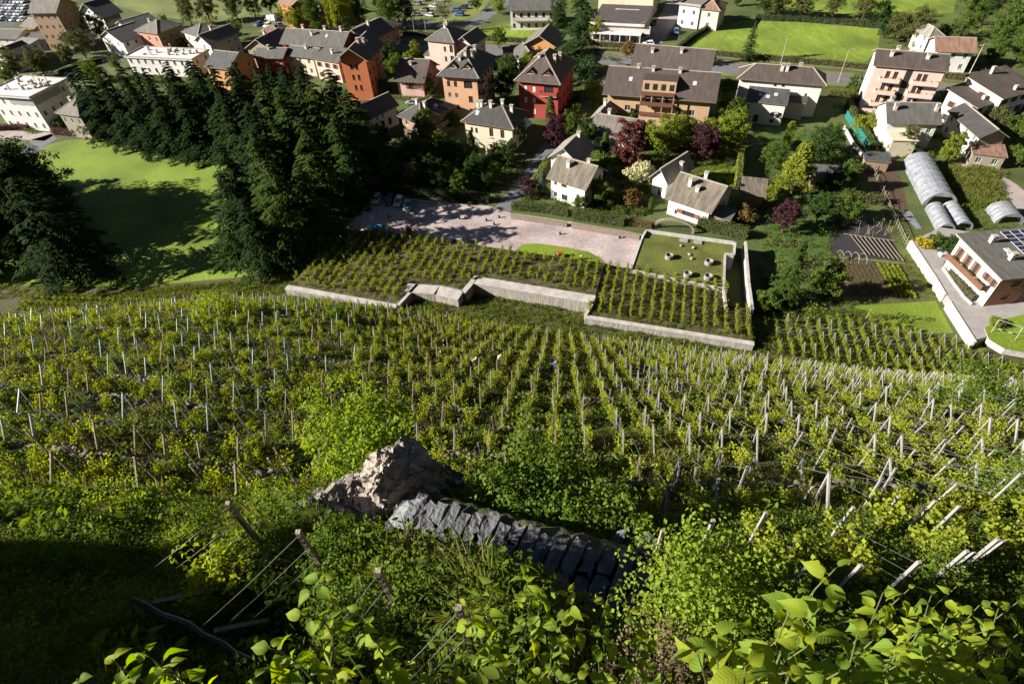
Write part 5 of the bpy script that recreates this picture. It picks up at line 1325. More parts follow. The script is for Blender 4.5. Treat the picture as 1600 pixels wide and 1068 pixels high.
# ------------------------------------------------------------------ vineyard on the terraced slope
VLEAF = mat('vine leaf', (0.17, 0.225, 0.018), col2=(0.29, 0.305, 0.03), per='both', trans=0.5, rough=0.7, spec=0.12)
WLEAF = mat('weed leaf', (0.08, 0.13, 0.014), col2=(0.15, 0.19, 0.022), per='both', trans=0.45, rough=0.8, spec=0.1)
WLEAFD = mat('dark weed leaf', (0.045, 0.08, 0.01), col2=(0.085, 0.12, 0.016), per='both', trans=0.35, rough=0.8, spec=0.1)
GRASSL = mat('grass blade', (0.10, 0.12, 0.02), col2=(0.17, 0.15, 0.035), per='both', trans=0.4, rough=0.6)
DRYL = mat('dry stem', (0.12, 0.085, 0.04), col2=(0.065, 0.045, 0.025), per='both', trans=0.25, rough=0.7)
M_POST = mat('pale concrete post', (0.23, 0.22, 0.205), var=0.25, scale=3)
M_POSTW = mat('weathered wood post', (0.28, 0.23, 0.17), var=0.4, scale=3, bump=0.5, bscale=10, streak=(3, 3, 0.4))
M_POSTG = mat('galvanised post', (0.30, 0.36, 0.35), rough=0.5, var=0.25, metal=0.3, scale=3)
M_WIRE = mat('wire', (0.32, 0.31, 0.29), rough=0.45, metal=0.6)


def clump_mesh(name, n, rad, hgt, ls, asp, mt, g, up=0.4, blades=False):
    a = g.random(n) * 6.283; r_ = rad * np.sqrt(g.random(n)); z = hgt * g.random(n) ** (1.4) * (1.15 - (r_ / rad) ** 2 * 0.7)
    C = np.stack([r_ * np.cos(a), r_ * np.sin(a), z], -1)
    if blades:
        D = np.stack([np.cos(a) * 0.5, np.sin(a) * 0.5, np.ones(n)], -1) + g.normal(size=(n, 3)) * 0.25; Nn = rvec(n, g)
        C[:, 2] = hgt * 0.4 * g.random(n) + ls * 0.3
    else:
        D = rvec(n, g); D[:, 2] = D[:, 2] * 0.5 + 0.1; Nn = rvec(n, g) * 0.8 + [0, 0, up]
    L = ls * (0.6 + 0.8 * g.random(n))
    return npmesh(name, *leaves(C, D, Nn / np.linalg.norm(Nn, axis=1, keepdims=True), L, L * asp), mt)


def vine_meshes(q):
    g = np.random.default_rng(300 + q)
    tr = MB(); pts = [(0, 0, -0.3)]
    for i in range(5): pts.append((g.normal() * 0.06, g.normal() * 0.08 + 0.05 * i, 0.22 * (i + 1)))
    tr.tube(pts, [0.05, 0.045, 0.04, 0.035, 0.03, 0.02], 5)
    sh = 7
    C, D, Nn, L = [], [], [], []
    for i in range(sh):                       # shoots fanning along the wire
        y0 = (g.random() - 0.5) * 1.1; top = 1.15 + 0.75 * g.random(); lx = g.normal() * 0.22
        tr.tube([pts[-1], (lx * 0.4, y0, 1.15), (lx, y0 * 1.25, top)], [0.015, 0.012, 0.006], 4)
        m_ = 40; u = g.random(m_)
        c = np.stack([lx * u + g.normal(size=m_) * 0.10, y0 * (0.7 + 0.5 * u) + g.normal(size=m_) * 0.14, 0.75 + (top - 0.7) * u + g.normal(size=m_) * 0.1], -1)
        C.append(c); d = rvec(m_, g); d[:, 2] = -0.3 - 0.5 * g.random(m_); D.append(d); nv = rvec(m_, g); nv[:, 2] = np.abs(nv[:, 2]) + 0.2; Nn.append(nv); L.append(0.13 * (0.6 + 0.7 * g.random(m_)))
    C = np.concatenate(C); D = np.concatenate(D); Nn = np.concatenate(Nn); L = np.concatenate(L)
    Nn /= np.linalg.norm(Nn, axis=1, keepdims=True)
    V_, F_ = leaves(C, D, Nn, L, L * 0.95)
    fol = npmesh('foliage', V_, F_, VLEAF); trm = tr.mesh('trunk', M_BARKD)
    # merged copy for the far mass of vines
    tv = np.array(tr.v); tf = []
    for f in tr.f:
        for k in range(1, len(f) - 1): tf.append((f[0], f[k], f[k + 1]))
    tf = np.array(tf)
    both = npmesh('vine', np.concatenate([V_, tv]), np.concatenate([F_, tf + len(V_)]), [VLEAF, M_BARKD], mi=np.concatenate([np.zeros(len(F_)), np.ones(len(tf))]))
    return fol, trm, both


VINES = [vine_meshes(q) for q in range(6)]
ROWA = R(7)
vines = []      # (x, y, z, rot, scale, variant)
posts = []      # (x, y, z, height, lean, strut, material index)
g = np.random.default_rng(11)
KEEP = [((-3.5, 8.2), 3.0), ((0.0, 6.5), 3.4), ((-5.5, 10.3), 1.8)]      # rock and steps stay clear


def clear_of(x, y):
    return all(math.hypot(x - c[0], y - c[1]) > r_ for c, r_ in KEEP)


PLOTS = [[pix(a, b, z)[:2] for a, b in P] for P, z in ((PL1, 2.6), (PL2, 2.2), (PL3, 2.9))]


def inside(P, x, y):
    c = False; n = len(P)
    for i_ in range(n):
        (x1, y1), (x2, y2) = P[i_], P[(i_ + 1) % n]
        if (y1 > y) != (y2 > y) and x < (x2 - x1) * (y - y1) / (y2 - y1) + x1: c = not c
    return c


def seen(x, y, z, m=60):
    u, v, d_ = proj((x, y, z))
    return d_ > 1 and -m < u < 1600 + m and -40 < v < 1068 + m


erow = np.arange(-88, 92, 1.72)
for e in erow:
    e = e + g.normal() * 0.12
    for k in range(-1, 15):
        for (t, isp) in ((0.20, 2), (0.62, 1), (0.14, 0), (0.32, 0), (0.50, 0), (0.68, 0)):
            s_t = 9.0 + (k + t) * TP
            # walk to the point with that s along the row
            y = s_t; 
            for _ in range(6):
                x = e / math.cos(ROWA) + math.tan(ROWA) * y * (0.55 + 0.45 * 1)
                y += s_t - float(hs(x, y))
            if not clear_of(x, y) or y < 3.5: continue
            if k == -1 and not (x > 4.5 and y > 3.5): continue
            z = float(hz(x, y))
            if z < 1.0 or not seen(x, y, z): continue
            if any(inside(P, x, y) for P in PLOTS): continue
            if t == 0.68 and (k < 7 or g.random() < 0.3): continue
            if isp:
                if k == -1: continue
                if isp == 1 and g.random() < 0.5: continue
                if g.random() < 0.06: continue
                left = x < -8
                mi_ = (2 if y > 17 and x < -14 and g.random() < 0.6 else 1) if left else (0 if x > 2 + g.normal() * 4 else 1)
                posts.append((x + g.normal() * 0.05, y, z, (2.5 if isp == 2 else 2.0) * (0.9 + 0.2 * g.random()), g.normal(size=2) * 0.05, isp == 2 and g.random() < 0.72, mi_))
            else:
                if g.random() < (0.10 if x > -12 else 0.42): continue
                vines.append((x + g.normal() * 0.12, y + g.normal() * 0.15, z, -ROWA + g.normal() * 0.12, 0.55 + 0.45 * g.random(), int(g.integers(6))))

# vine rows on the two raised plots, rows running away from the wall
RA = R(17); rd = np.array([math.sin(RA), math.cos(RA)]); re_ = np.array([math.cos(RA), -math.sin(RA)])
for P, zt in ((PLOTS[0], 2.6), (PLOTS[1], 2.2)):
    P_ = np.array(P); es = P_ @ re_; ds = P_ @ rd
    for e in np.arange(es.min() + 0.5, es.max(), 1.75):
        for q, d_ in enumerate(np.arange(ds.min() + 0.3, ds.max(), 0.8)):
            x, y = e * re_ + d_ * rd
            if not inside(P, x, y) or not inside(P, *(np.array([x, y]) - rd * 0.9)): continue
            if e < -14 and g.random() < 0.25: continue
            vines.append((x + g.normal() * 0.08, y, zt, -RA, 0.62 + 0.33 * g.random(), int(g.integers(6))))
            if q % 6 == 0: posts.append((x, y, zt, 2.0, g.normal(size=2) * 0.03, False, 0))
# rows on the level strip at the right foot of the hill, up to the gardens
FR = [pix(a, b, 0.3)[:2] for a, b in ((1192, 502), (1330, 494), (1400, 505), (1490, 532), (1560, 565), (1620, 600), (1600, 625), (1400, 590), (1215, 560))]
P_ = np.array(FR); es = P_ @ re_; ds = P_ @ rd
for e in np.arange(es.min() + 0.3, es.max(), 1.7):
    for q, d_ in enumerate(np.arange(ds.min(), ds.max(), 0.9)):
        x, y = e * re_ + d_ * rd
        if not inside(FR, x, y) or float(hs(x, y)) < 64.5: continue
        z = max(float(hz(x, y)), 0.02)
        vines.append((x + g.normal() * 0.1, y, z, -RA, 0.5 + 0.35 * g.random(), int(g.integers(6))))
        if q % 4 == 0: posts.append((x, y, z, 2.1, g.normal(size=2) * 0.05, g.random() < 0.6, 0))
# gentle rows left of the plots
for r_ in range(6):
    for u in np.arange(0, 46, 1.1):
        p = pix(40 + 0, 462, 1.0)[:2]; x = p[0] + u * 1.15; y = p[1] - r_ * 2.1 - u * 0.20
        z = float(hz(x, y))
        if any(inside(P, x, y) for P in PLOTS) or not seen(x, y, z): continue
        vines.append((x, y, z, 1.4, 0.5 + 0.2 * g.random(), int(g.integers(6))))
        if int(u * 10) % 33 == 0: posts.append((x, y, z, 1.3, g.normal(size=2) * 0.03, False, 1))


def rank(L): return sorted(L, key=lambda p: proj((p[0], p[1], p[2] + 1))[2])


vines = rank(vines); posts = rank(posts)
for q, (x, y, z, r_, s_, k) in enumerate(vines[:300]):
    side = 'left' if x < -6 else 'right'
    o = thing('grape_vine', 'yellow green grape vine on the terraces left of the rock' if side == 'left' else 'yellow green grape vine on the terraces right of the rock', 'vine', (x, y, z), r_, 'near vines ' + side + ' of the rock', s_)
    obj('trunk', VINES[k][1], o); obj('foliage', VINES[k][0], o)
rest = vines[300:]
vo = scatter('far_vines', [v[:3] for v in rest], [(0, 0, v[3]) for v in rest], [v[4] for v in rest], [v[5] for v in rest], [v[2] for v in VINES])
tag(vo, 'yellow green vines in rows across the far vineyard slope and plots', 'vines', kind='stuff')

PMATS = [M_POST, M_POSTW, M_POSTG]
_pm = {}


def post_mesh(mi_, brace):
    k = (mi_, brace)
    if k not in _pm:
        m_ = MB()
        if brace: m_.bar((0, -0.02, 0.95), (0.0, -1.5, 0.22), 0.06 if mi_ == 0 else 0.055, None)
        else: m_.bar((0, 0, -0.3), (0, 0, 1.0), 0.06 if mi_ == 0 else 0.055, None); m_.bar((-0.05, 0, 0.985), (0.05, 0, 0.985), 0.03)
        _pm[k] = m_.mesh('brace' if brace else 'vineyard_post', PMATS[mi_])
    return _pm[k]


PN = ('pale concrete', 'grey weathered wooden', 'bluish galvanised')
for (x, y, z, h, ln, st, mi_) in posts[:300]:
    lb = '%s vineyard post %s on the terraced slope' % (PN[mi_], 'with a leaning brace' if st else 'standing without a brace')
    o = tag(obj('vineyard_post', post_mesh(mi_, False), None, (x, y, z), -ROWA, (1, 1, h)), lb, 'post', '%s posts %s' % (PN[mi_], 'with brace' if st else 'without brace'))
    o.rotation_euler = (ln[0], ln[1], -ROWA)
    if st: obj('brace', post_mesh(mi_, True), o)
mbp = MB()
for (x, y, z, h, ln, st, mi_) in posts[300:]:
    t_ = (x + ln[1] * h, y - ln[0] * h, z + h)
    mbp.bar((x, y, z - 0.4), t_, 0.075, None, mi_)
    if st: mbp.bar((t_[0], t_[1], t_[2] - 0.1), (x - math.sin(ROWA) * 1.5, y - math.cos(ROWA) * 1.5, z + 0.5), 0.065, None, mi_)
tag(mbp.build('far_vineyard_posts', PMATS), 'small pale posts with braces on the far vineyard', 'posts', kind='stuff')

# trellis wires along the nearer rows
mbw = MB()
for (x, y, z, h, ln, st, mi_) in posts[:420]:
    for hh_ in (0.55, 0.95):
        a_ = Vector((x + ln[1] * h * hh_, y - ln[0] * h * hh_, z + h * hh_)); y2 = y + 2.2 * math.cos(ROWA); x2 = x + 2.2 * math.sin(ROWA)
        mbw.bar(a_, (x2, y2, float(hz(x2, y2)) + 2.0 * hh_), 0.012)
tag(mbw.build('row_wires', M_WIRE), 'thin trellis wires strung between the posts of the near vine rows', 'wires', kind='stuff')
# terrace walls: rough stones along the foot of each riser, built as wall tops seen from above
M_STONE = mat('field stone', (0.14, 0.115, 0.09), var=0.4, scale=1.6, bump=0.6, bscale=6)
sv = []; sf = []; kk = 0
cube = np.array([(x, y, z) for z in (-1, 1) for y in (-1, 1) for x in (-1, 1)], float) * 0.5
cf = np.array([(0, 2, 3, 1), (4, 5, 7, 6), (0, 1, 5, 4), (2, 6, 7, 3), (0, 4, 6, 2), (1, 3, 7, 5)])
for k in range(0, 13):
    for x in np.arange(-75, 70, 0.28):
        if wob(x, k * 13.7, 0.11, k) < (-0.15 if x > -10 else -0.55): continue
        for rr in range(4):
            s_t = 9.0 + (k + 0.78 + 0.045 * rr) * TP; y = s_t
            for _ in range(4): y += s_t - float(hs(x, y))
            if not clear_of(x, y): continue
            z = float(hz(x, y))
            if z < 3 or not seen(x, y, z): continue
            sc_ = np.array([0.30, 0.21, 0.20]) * (0.7 + 0.6 * g.random(3)); a = g.normal() * 0.25
            c = cube * sc_ * (0.85 + 0.3 * g.random((8, 1)))
            c = np.stack([c[:, 0] * math.cos(a) - c[:, 1] * math.sin(a), c[:, 0] * math.sin(a) + c[:, 1] * math.cos(a), c[:, 2]], -1)
            sv.append(c + [x + g.normal() * 0.06, y + g.normal() * 0.04, z + 0.07 + 0.04 * g.normal()]); sf.append(cf + kk); kk += 8
tw = obj('terrace_walls', npmesh('terrace_walls', np.concatenate(sv), np.concatenate(sf), M_STONE))
tag(tw, 'rough dry stone terrace walls running across the vineyard slope', 'stone walls', kind='stuff')

# ground cover: weeds and grass between the vines
PR = []
for q in range(3):
    g2 = np.random.default_rng(400 + q)
    PR += [clump_mesh('weed', 46, 0.5, 0.35, 0.15, 0.6, (WLEAF, WLEAFD, WLEAF)[q], g2), clump_mesh('grass_tuft', 34, 0.4, 0.3, 0.42, 0.09, GRASSL, g2, blades=True)]
PR.append(clump_mesh('dry_weed', 40, 0.5, 0.3, 0.16, 0.35, DRYL, np.random.default_rng(410)))
NP = []
for q in range(4):
    g2 = np.random.default_rng(420 + q)
    NP.append(clump_mesh('fine_weed', 110, 0.34, 0.34, 0.055, 0.55, (WLEAF, WLEAFD, WLEAF, WLEAFD)[q], g2))
NP.append(clump_mesh('fine_grass', 70, 0.3, 0.3, 0.34, 0.035, GRASSL, np.random.default_rng(430), blades=True))
NP.append(clump_mesh('broad_weed', 40, 0.4, 0.55, 0.13, 0.55, WLEAF, np.random.default_rng(433)))
NP.append(clump_mesh('fine_dry', 80, 0.32, 0.3, 0.06, 0.3, DRYL, np.random.default_rng(431)))


def cover(name, label, n, x0, x1, y0, y1, dlim, protos, wts, sc0, sc1, ok):
    gg = np.random.default_rng(len(name) * 7 + n)
    x = x0 + (x1 - x0) * gg.random(n); y = y0 + (y1 - y0) * gg.random(n); z = hz(x, y)
    v = np.stack([x, y, z], -1) - EYE; d_ = v @ FWD; u = 800 + FOC * (v @ RC) / d_; w = 534 + FOC * (v @ DC) / d_
    k = (d_ > dlim[0]) & (d_ < dlim[1]) & (u > -40) & (u < 1640) & (w < 1120) & ok(x, y, z)
    x, y, z = x[k], y[k], z[k]; m_ = len(x)
    tt = ((hs(x, y) - 9.0) / TP) % 1.0; kp = (tt < 0.74) | (tt > 0.98) | (gg.random(m_) < 0.15) | (hs(x, y) < 11); x, y, z = x[kp], y[kp], z[kp]; m_ = len(x)
    nb = wob(x, y, 0.35, 3.0)
    w_ = np.array(wts, float); w_ /= w_.sum()
    ix = gg.choice(len(protos), m_, p=w_)
    rot = np.stack([gg.normal(size=m_) * 0.25 - 0.35, gg.normal(size=m_) * 0.25, gg.random(m_) * 6.28], -1); rot[:, 0] += 0.35 - 0.3 * 0
    o = scatter(name, np.stack([x, y, z], -1), rot, (sc0 + (sc1 - sc0) * gg.random(m_)) * (1 + 0.35 * nb), ix, protos)
    return tag(o, label, 'weeds', kind='stuff')


okfar = lambda x, y, z: (z > 0.15) & np.array([not any(inside(P, a, b) for P in PLOTS) if b > 55 else True for a, b in zip(x, y)])
cover('far_weeds', 'low green weeds covering the far vineyard terraces', 46000, -95, 80, 20, 95, (34, 160), PR, (5, 2.5, 5, 2, 5, 2, 1.6), 1.0, 1.7, okfar)
cover('slope_weeds', 'low green weeds and grass covering the near vineyard terraces', 20000, -45, 45, 8, 38, (15, 34), PR, (5, 3, 5, 3, 5, 3, 1.4), 0.7, 1.3, lambda x, y, z: np.hypot(x + 3.5, y - 8.0) > 2.0)

gg = np.random.default_rng(77); pp = []
for P, zt, n in ((PLOTS[0], 2.6, 3000), (PLOTS[1], 2.2, 1700), (PLOTS[2], 2.9, 0)):
    P_ = np.array(P)
    for _ in range(n):
        x = gg.uniform(P_[:, 0].min(), P_[:, 0].max()); y = gg.uniform(P_[:, 1].min(), P_[:, 1].max())
        if inside(P, x, y): pp.append((x, y, zt))
tag(scatter('plot_weeds', pp, [(0, 0, gg.random() * 6) for _ in pp], [0.55 + 0.6 * gg.random() for _ in pp], [int(gg.integers(len(PR))) for _ in pp], PR), 'weeds and grass between the vine rows of the raised plots', 'weeds', kind='stuff')
# ------------------------------------------------------------------ rock, stone steps and the near slope
def hit(px, py, h=0.0):
    """where the line of sight through a photo position meets the hillside (raised by h)"""
    d = FWD + (px - 800) / FOC * RC + (py - 534) / FOC * DC
    t = np.linspace(0.8, 150, 9000); P = EYE + t[:, None] * d
    return P[np.argmax(P[:, 2] < hz(P[:, 0], P[:, 1]) + h)]


M_ROCK = mat('pale schist', (0.34, 0.285, 0.235), scale=2.2, bump=1.0, bscale=3.5, col2=(0.14, 0.115, 0.10))
M_STEP = mat('shaded step slate', (0.055, 0.06, 0.068), col2=(0.12, 0.12, 0.122), per='both', rough=0.85, bump=0.9, bscale=6)  # shade of the flight put into this dark bluish colour
M_SLAB = mat('shaded grey slab', (0.06, 0.064, 0.072), scale=2.5, bump=0.9, bscale=5, col2=(0.10, 0.103, 0.108))  # darker copy of the lit slab, shade put into the colour
M_RUB = mat('rubble stone', (0.20, 0.17, 0.145), scale=2.0, bump=0.8, bscale=5, col2=(0.13, 0.11, 0.10))


def boulder(name, c, size, seed, mt, sub=3, rough=0.22, parent=None, rot=0.0, flat=0.0):
    import bmesh
    bm = bmesh.new(); bmesh.ops.create_icosphere(bm, subdivisions=sub, radius=1.0)
    r_ = np.random.default_rng(seed)
    planes = [(rvec(1, r_)[0], 0.5 + 0.35 * r_.random()) for _ in range(16)]
    for v in bm.verts:
        p = np.array(v.co)
        for n_, d_ in planes:                    # cleave flat faces
            e = p @ n_ - d_
            if e > 0: p = p - n_ * e
        p = p * (1 + rough * 0.22 * abs(wob(p[0] * 7 + seed, p[2] * 3 + p[1] * 5, 1.7, seed + 1)) - rough * 0.1 + rough * 0.35 * wob(p[0] * 3 + seed, p[1] * 3 + p[2] * 2, 1.6, seed)) + r_.normal(size=3) * rough * 0.05
        v.co = Vector(p * size)
    me = bpy.data.meshes.new(name); bm.to_mesh(me); bm.free(); me.materials.append(mt)
    o = obj(name, me, parent, c, rot)
    return o


def slab(name, L, W, T_, seed, mt, parent, loc, rz, tilt=0.0):
    r_ = np.random.default_rng(seed); m_ = MB()
    nx_, ny_ = 5, 3
    top = [[(-L / 2 + L * i / (nx_ - 1) + r_.normal() * 0.035, -W / 2 + W * j / (ny_ - 1) + r_.normal() * 0.018, T_ / 2 + r_.normal() * 0.012) for i in range(nx_)] for j in range(ny_)]
    for j in range(ny_ - 1):
        for i in range(nx_ - 1): m_.face([top[j][i], top[j][i + 1], top[j + 1][i + 1], top[j + 1][i]])
    ring = top[0] + [top[j][-1] for j in range(1, ny_)] + top[-1][-2::-1] + [top[j][0] for j in range(ny_ - 2, 0, -1)]
    for a, b in zip(ring, ring[1:] + ring[:1]):
        m_.face([a, (a[0] * 1.03, a[1] * 1.05, -T_ / 2), (b[0] * 1.03, b[1] * 1.05, -T_ / 2), b])
    o = m_.build(name, mt, parent, loc); o.rotation_euler = (tilt, r_.normal() * 0.05, rz)
    return o


st = thing('stone_staircase', 'dark flight of rough slate slab steps below the pale rock', 'stairs', STA)
dv = STB - STA; pl = np.array([-dv[1], dv[0], 0]) / np.hypot(dv[0], dv[1]); rz_ = math.atan2(pl[1], pl[0])
NS = 18
rs = np.random.default_rng(31)
for i in range(NS):
    c = dv * (i / (NS - 1)) - pl * 0.15
    tot = 1.8 + 0.2 * math.sin(i * 2.1); cuts = [0, 1] if i % 4 == 0 else ([0, 0.35 + 0.3 * rs.random(), 1] if i % 3 else [0, 0.3 + 0.1 * rs.random(), 0.62 + 0.1 * rs.random(), 1])
    for a_, b_ in zip(cuts[:-1], cuts[1:]):
        slab('step', tot * (b_ - a_) - 0.04, 0.245 + 0.03 * rs.random(), 0.2, int(rs.integers(9999)), M_STEP, st, c + pl * (tot * ((a_ + b_) / 2 - 0.5)) + [0, 0, 0.018 * rs.normal()], rz_ + 0.035 * rs.normal(), 0.05 * rs.normal() + 0.06)
for i in range(24):                               # second, lower course beside the flight
    c = dv * ((i + 0.3) / 24) - pl * (1.2 + 0.12 * math.sin(i * 1.7)) + [0, 0, -0.08]
    slab('side_stone', 0.55 + 0.2 * math.sin(i), 0.32, 0.2, 580 + i, M_SLAB, st, c, rz_ + 0.3 * math.sin(i * 2), 0.05)

gz = lambda x, y: float(hz(x, y))
tag(boulder('rock_boulder', (-3.05, 8.25, gz(-3.05, 8.25) + 0.55), (1.1, 0.95, 1.25), 3, M_ROCK, 5, 0.45, rot=0.3), 'big pale boulder with sunlit left face above the stone steps', 'boulder')
tag(boulder('rock_boulder', (-2.35, 9.0, gz(-2.35, 9.0) + 0.75), (0.85, 0.65, 1.2), 5, M_RUB, 5, 0.5), 'dark jagged boulder behind the big pale boulder', 'boulder')
tag(boulder('rock_boulder', (-4.4, 9.1, gz(-4.4, 9.1) + 0.55), (0.5, 0.4, 0.95), 9, M_ROCK, 5, 0.45), 'small pointed rock at the top of the rubble slope', 'boulder')
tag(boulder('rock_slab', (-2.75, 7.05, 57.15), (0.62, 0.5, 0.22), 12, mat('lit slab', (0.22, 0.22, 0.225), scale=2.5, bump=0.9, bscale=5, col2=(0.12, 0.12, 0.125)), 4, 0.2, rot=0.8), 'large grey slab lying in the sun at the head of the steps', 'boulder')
tag(boulder('rock_slab', (-5.35, 7.0, gz(-5.35, 7.0) + 0.2), (0.75, 0.5, 0.45), 15, M_SLAB, 4, 0.3, rot=0.2), 'blue grey rock at the left end of the rubble', 'boulder')
tag(boulder('rock_slab', (-4.1, 6.75, gz(-4.1, 6.75) + 0.1), (0.9, 0.35, 0.35), 18, M_SLAB, 4, 0.3, rot=-0.2), 'long dark rock in shade below the rubble', 'boulder')
tag(boulder('rock_boulder', (2.3, 6.0, gz(2.3, 6.0) + 0.3), (0.5, 0.4, 0.7), 21, M_SLAB, 4, 0.3), 'dark upright stone beside the bush right of the steps', 'boulder')
for q, (x, y, s_) in enumerate([(2.6, 5.5, 0.45), (2.9, 5.9, 0.4), (2.5, 4.9, 0.5), (3.2, 5.6, 0.35)]):
    tag(boulder('wall_stone', (x, y, gz(x, y) + 0.1), (s_, s_ * 0.8, s_ * 0.5), 30 + q, M_SLAB, 3, 0.3, rot=q), 'dark flat stone of the ruined wall right of the steps', 'stone', 'stones of the ruined wall right of the steps')
# rubble of a collapsed dry wall, left of the boulder
rb = thing('rubble_slope', 'heap of broken brown stones left of the pale boulder', 'rubble', (-4.1, 8.0, gz(-4.1, 8.0)))
r_ = np.random.default_rng(77)
for q in range(260):
    x = -4.2 + r_.normal() * 0.6; y = 7.85 + r_.normal() * 0.6; s_ = 0.05 + 0.2 * r_.random() ** 2
    slab('stone', s_ * 2.2, s_ * 1.5, s_ * 0.9, 700 + q % 12, M_RUB if q % 3 else M_ROCK, rb, (x + 4.1, y - 8.0, gz(x, y) + 0.06 + 0.1 * r_.random() - gz(-4.1, 8.0)), r_.random() * 6, r_.normal() * 0.5)

# near ground cover
def oknear(x, y, z):
    ab = STB[:2] - STA[:2]; t = np.clip(((x - STA[0]) * ab[0] + (y - STA[1]) * ab[1]) / float(ab @ ab), 0, 1.1)
    d_ = np.hypot(x - STA[0] - ab[0] * t, y - STA[1] - ab[1] * t)
    return (d_ > 1.45) & (np.hypot(x + 3.9, y - 7.9) > 1.35) & (np.hypot(x + 3.0, y - 8.2) > 0.9)


cover('near_weeds', 'fine weeds and grass covering the bank below the viewpoint', 16000, -16, 14, -0.5, 12.5, (3.0, 17), NP, (5, 7, 5, 7, 0.9, 0.9, 1.8), 0.6, 1.6, oknear)


def shrub(name, label, c, rx, rz, ncl, nl, ls, leafm, seed, cr=0.2, stems=9, z0=0.0, asp=0.6, group=None):
    g3 = np.random.default_rng(seed)
    root = thing(name, label, 'shrub', c, 0, group)
    V_, F_ = blob_crown(z0 + rz * 2, rx, z0, ncl, nl, ls, g3, rag=0.5, cr=cr)
    m_ = MB()
    for q in range(stems):
        a = g3.random() * 6.28; r1 = rx * 0.75 * g3.random() ** 0.5; e = (math.cos(a) * r1, math.sin(a) * r1, z0 + rz * (0.9 + 0.9 * g3.random()))
        m_.tube([(0.05 * math.cos(a), 0.05 * math.sin(a), -0.2), (e[0] * 0.4, e[1] * 0.4, e[2] * 0.55), e], [0.035, 0.022, 0.006], 5)
    m_.build('stems', M_BARK, root)
    obj('foliage', npmesh('foliage', V_, F_, leafm), root)
    return root


SHR = mat('shrub leaf', (0.06, 0.105, 0.014), col2=(0.12, 0.17, 0.02), per='both', trans=0.4, rough=0.75, spec=0.12)
SHRL = mat('bright shrub leaf', (0.135, 0.205, 0.02), col2=(0.23, 0.285, 0.035), per='both', trans=0.5, rough=0.75, spec=0.12)
shrub('shrub', 'big dark leafy bush right of the boulder behind the steps', (0.3, 8.0, gz(0.3, 8.0)), 1.7, 1.3, 130, 60, 0.13, SHR, 91, cr=0.16)
shrub('shrub', 'lower dark bush in front of the steps bend', (1.9, 7.0, gz(1.9, 7.0)), 1.0, 0.8, 70, 55, 0.12, SHR, 92)
shrub('shrub', 'bright green leafy shrub rising behind the rubble', (-5.2, 10.6, gz(-5.2, 10.6)), 1.45, 1.5, 100, 55, 0.15, SHRL, 93, z0=2.2)
shrub('shrub', 'rounded green bush among vines, right of the mid slope', hit(1530, 640), 2.6, 1.5, 90, 55, 0.2, SHR, 94)
shrub('shrub', 'round bush beside the wall at the left foot of the vineyard', hit(528, 503), 1.5, 1.1, 60, 45, 0.22, SHR, 95)
shrub('shrub', 'long green thicket above the left vine rows', hit(345, 492), 2.6, 1.2, 80, 45, 0.24, SHRL, 96)
shrub('shrub', 'low green shrub on the lit bank above the shaded corner', hit(290, 870), 0.55, 0.4, 40, 45, 0.06, SHRL, 97)
shrub('shrub', 'green shrub with fine leaves below the stone steps', hit(640, 950), 0.45, 0.35, 45, 50, 0.055, SHR, 98)
shrub('shrub', 'second fine leaved shrub below the steps, lower left', hit(545, 890), 0.55, 0.4, 45, 55, 0.06, SHR, 99)
shrub('shrub', 'bushy weeds at the right frame edge on the near slope', hit(1590, 800), 1.6, 1.0, 70, 50, 0.11, SHR, 100)
shrub('shrub', 'sunlit vine tangle above the old trellis', hit(370, 905, 0.4), 0.6, 0.45, 40, 34, 0.09, VLEAF, 101)
shrub('shrub', 'green thicket on the right of the near slope', hit(1480, 950), 0.9, 0.5, 60, 50, 0.07, SHR, 102)
# thorn bush with small lobed leaves in the middle foreground
pt = EYE + 4.7 * (FWD + (1110 - 800) / FOC * RC + (925 - 534) / FOC * DC)
gy = gz(pt[0], pt[1])
shrub('thorn_bush', 'sunlit thorn bush with small lobed leaves in the lower right foreground', (pt[0], pt[1], gy), 0.62, 0.45, 85, 70, 0.048, SHRL, 103, z0=max(0.1, pt[2] - gy - 0.55), stems=14)
pt = EYE + 4.6 * (FWD + (1235 - 800) / FOC * RC + (990 - 534) / FOC * DC); gy = gz(pt[0], pt[1])
shrub('thorn_bush', 'darker thorn bush just right of the sunlit one', (pt[0], pt[1], gy), 0.45, 0.4, 55, 60, 0.045, SHR, 104, z0=max(0.1, pt[2] - gy - 0.5), stems=10)
pt = EYE + 4.4 * (FWD + (1050 - 800) / FOC * RC + (1035 - 534) / FOC * DC); gy = gz(pt[0], pt[1])
shrub('dry_bush', 'dry brown twiggy bush at the bottom edge right of centre', (pt[0], pt[1], gy), 0.4, 0.3, 40, 45, 0.035, DRYL, 105, z0=max(0.1, pt[2] - gy - 0.5), stems=16)

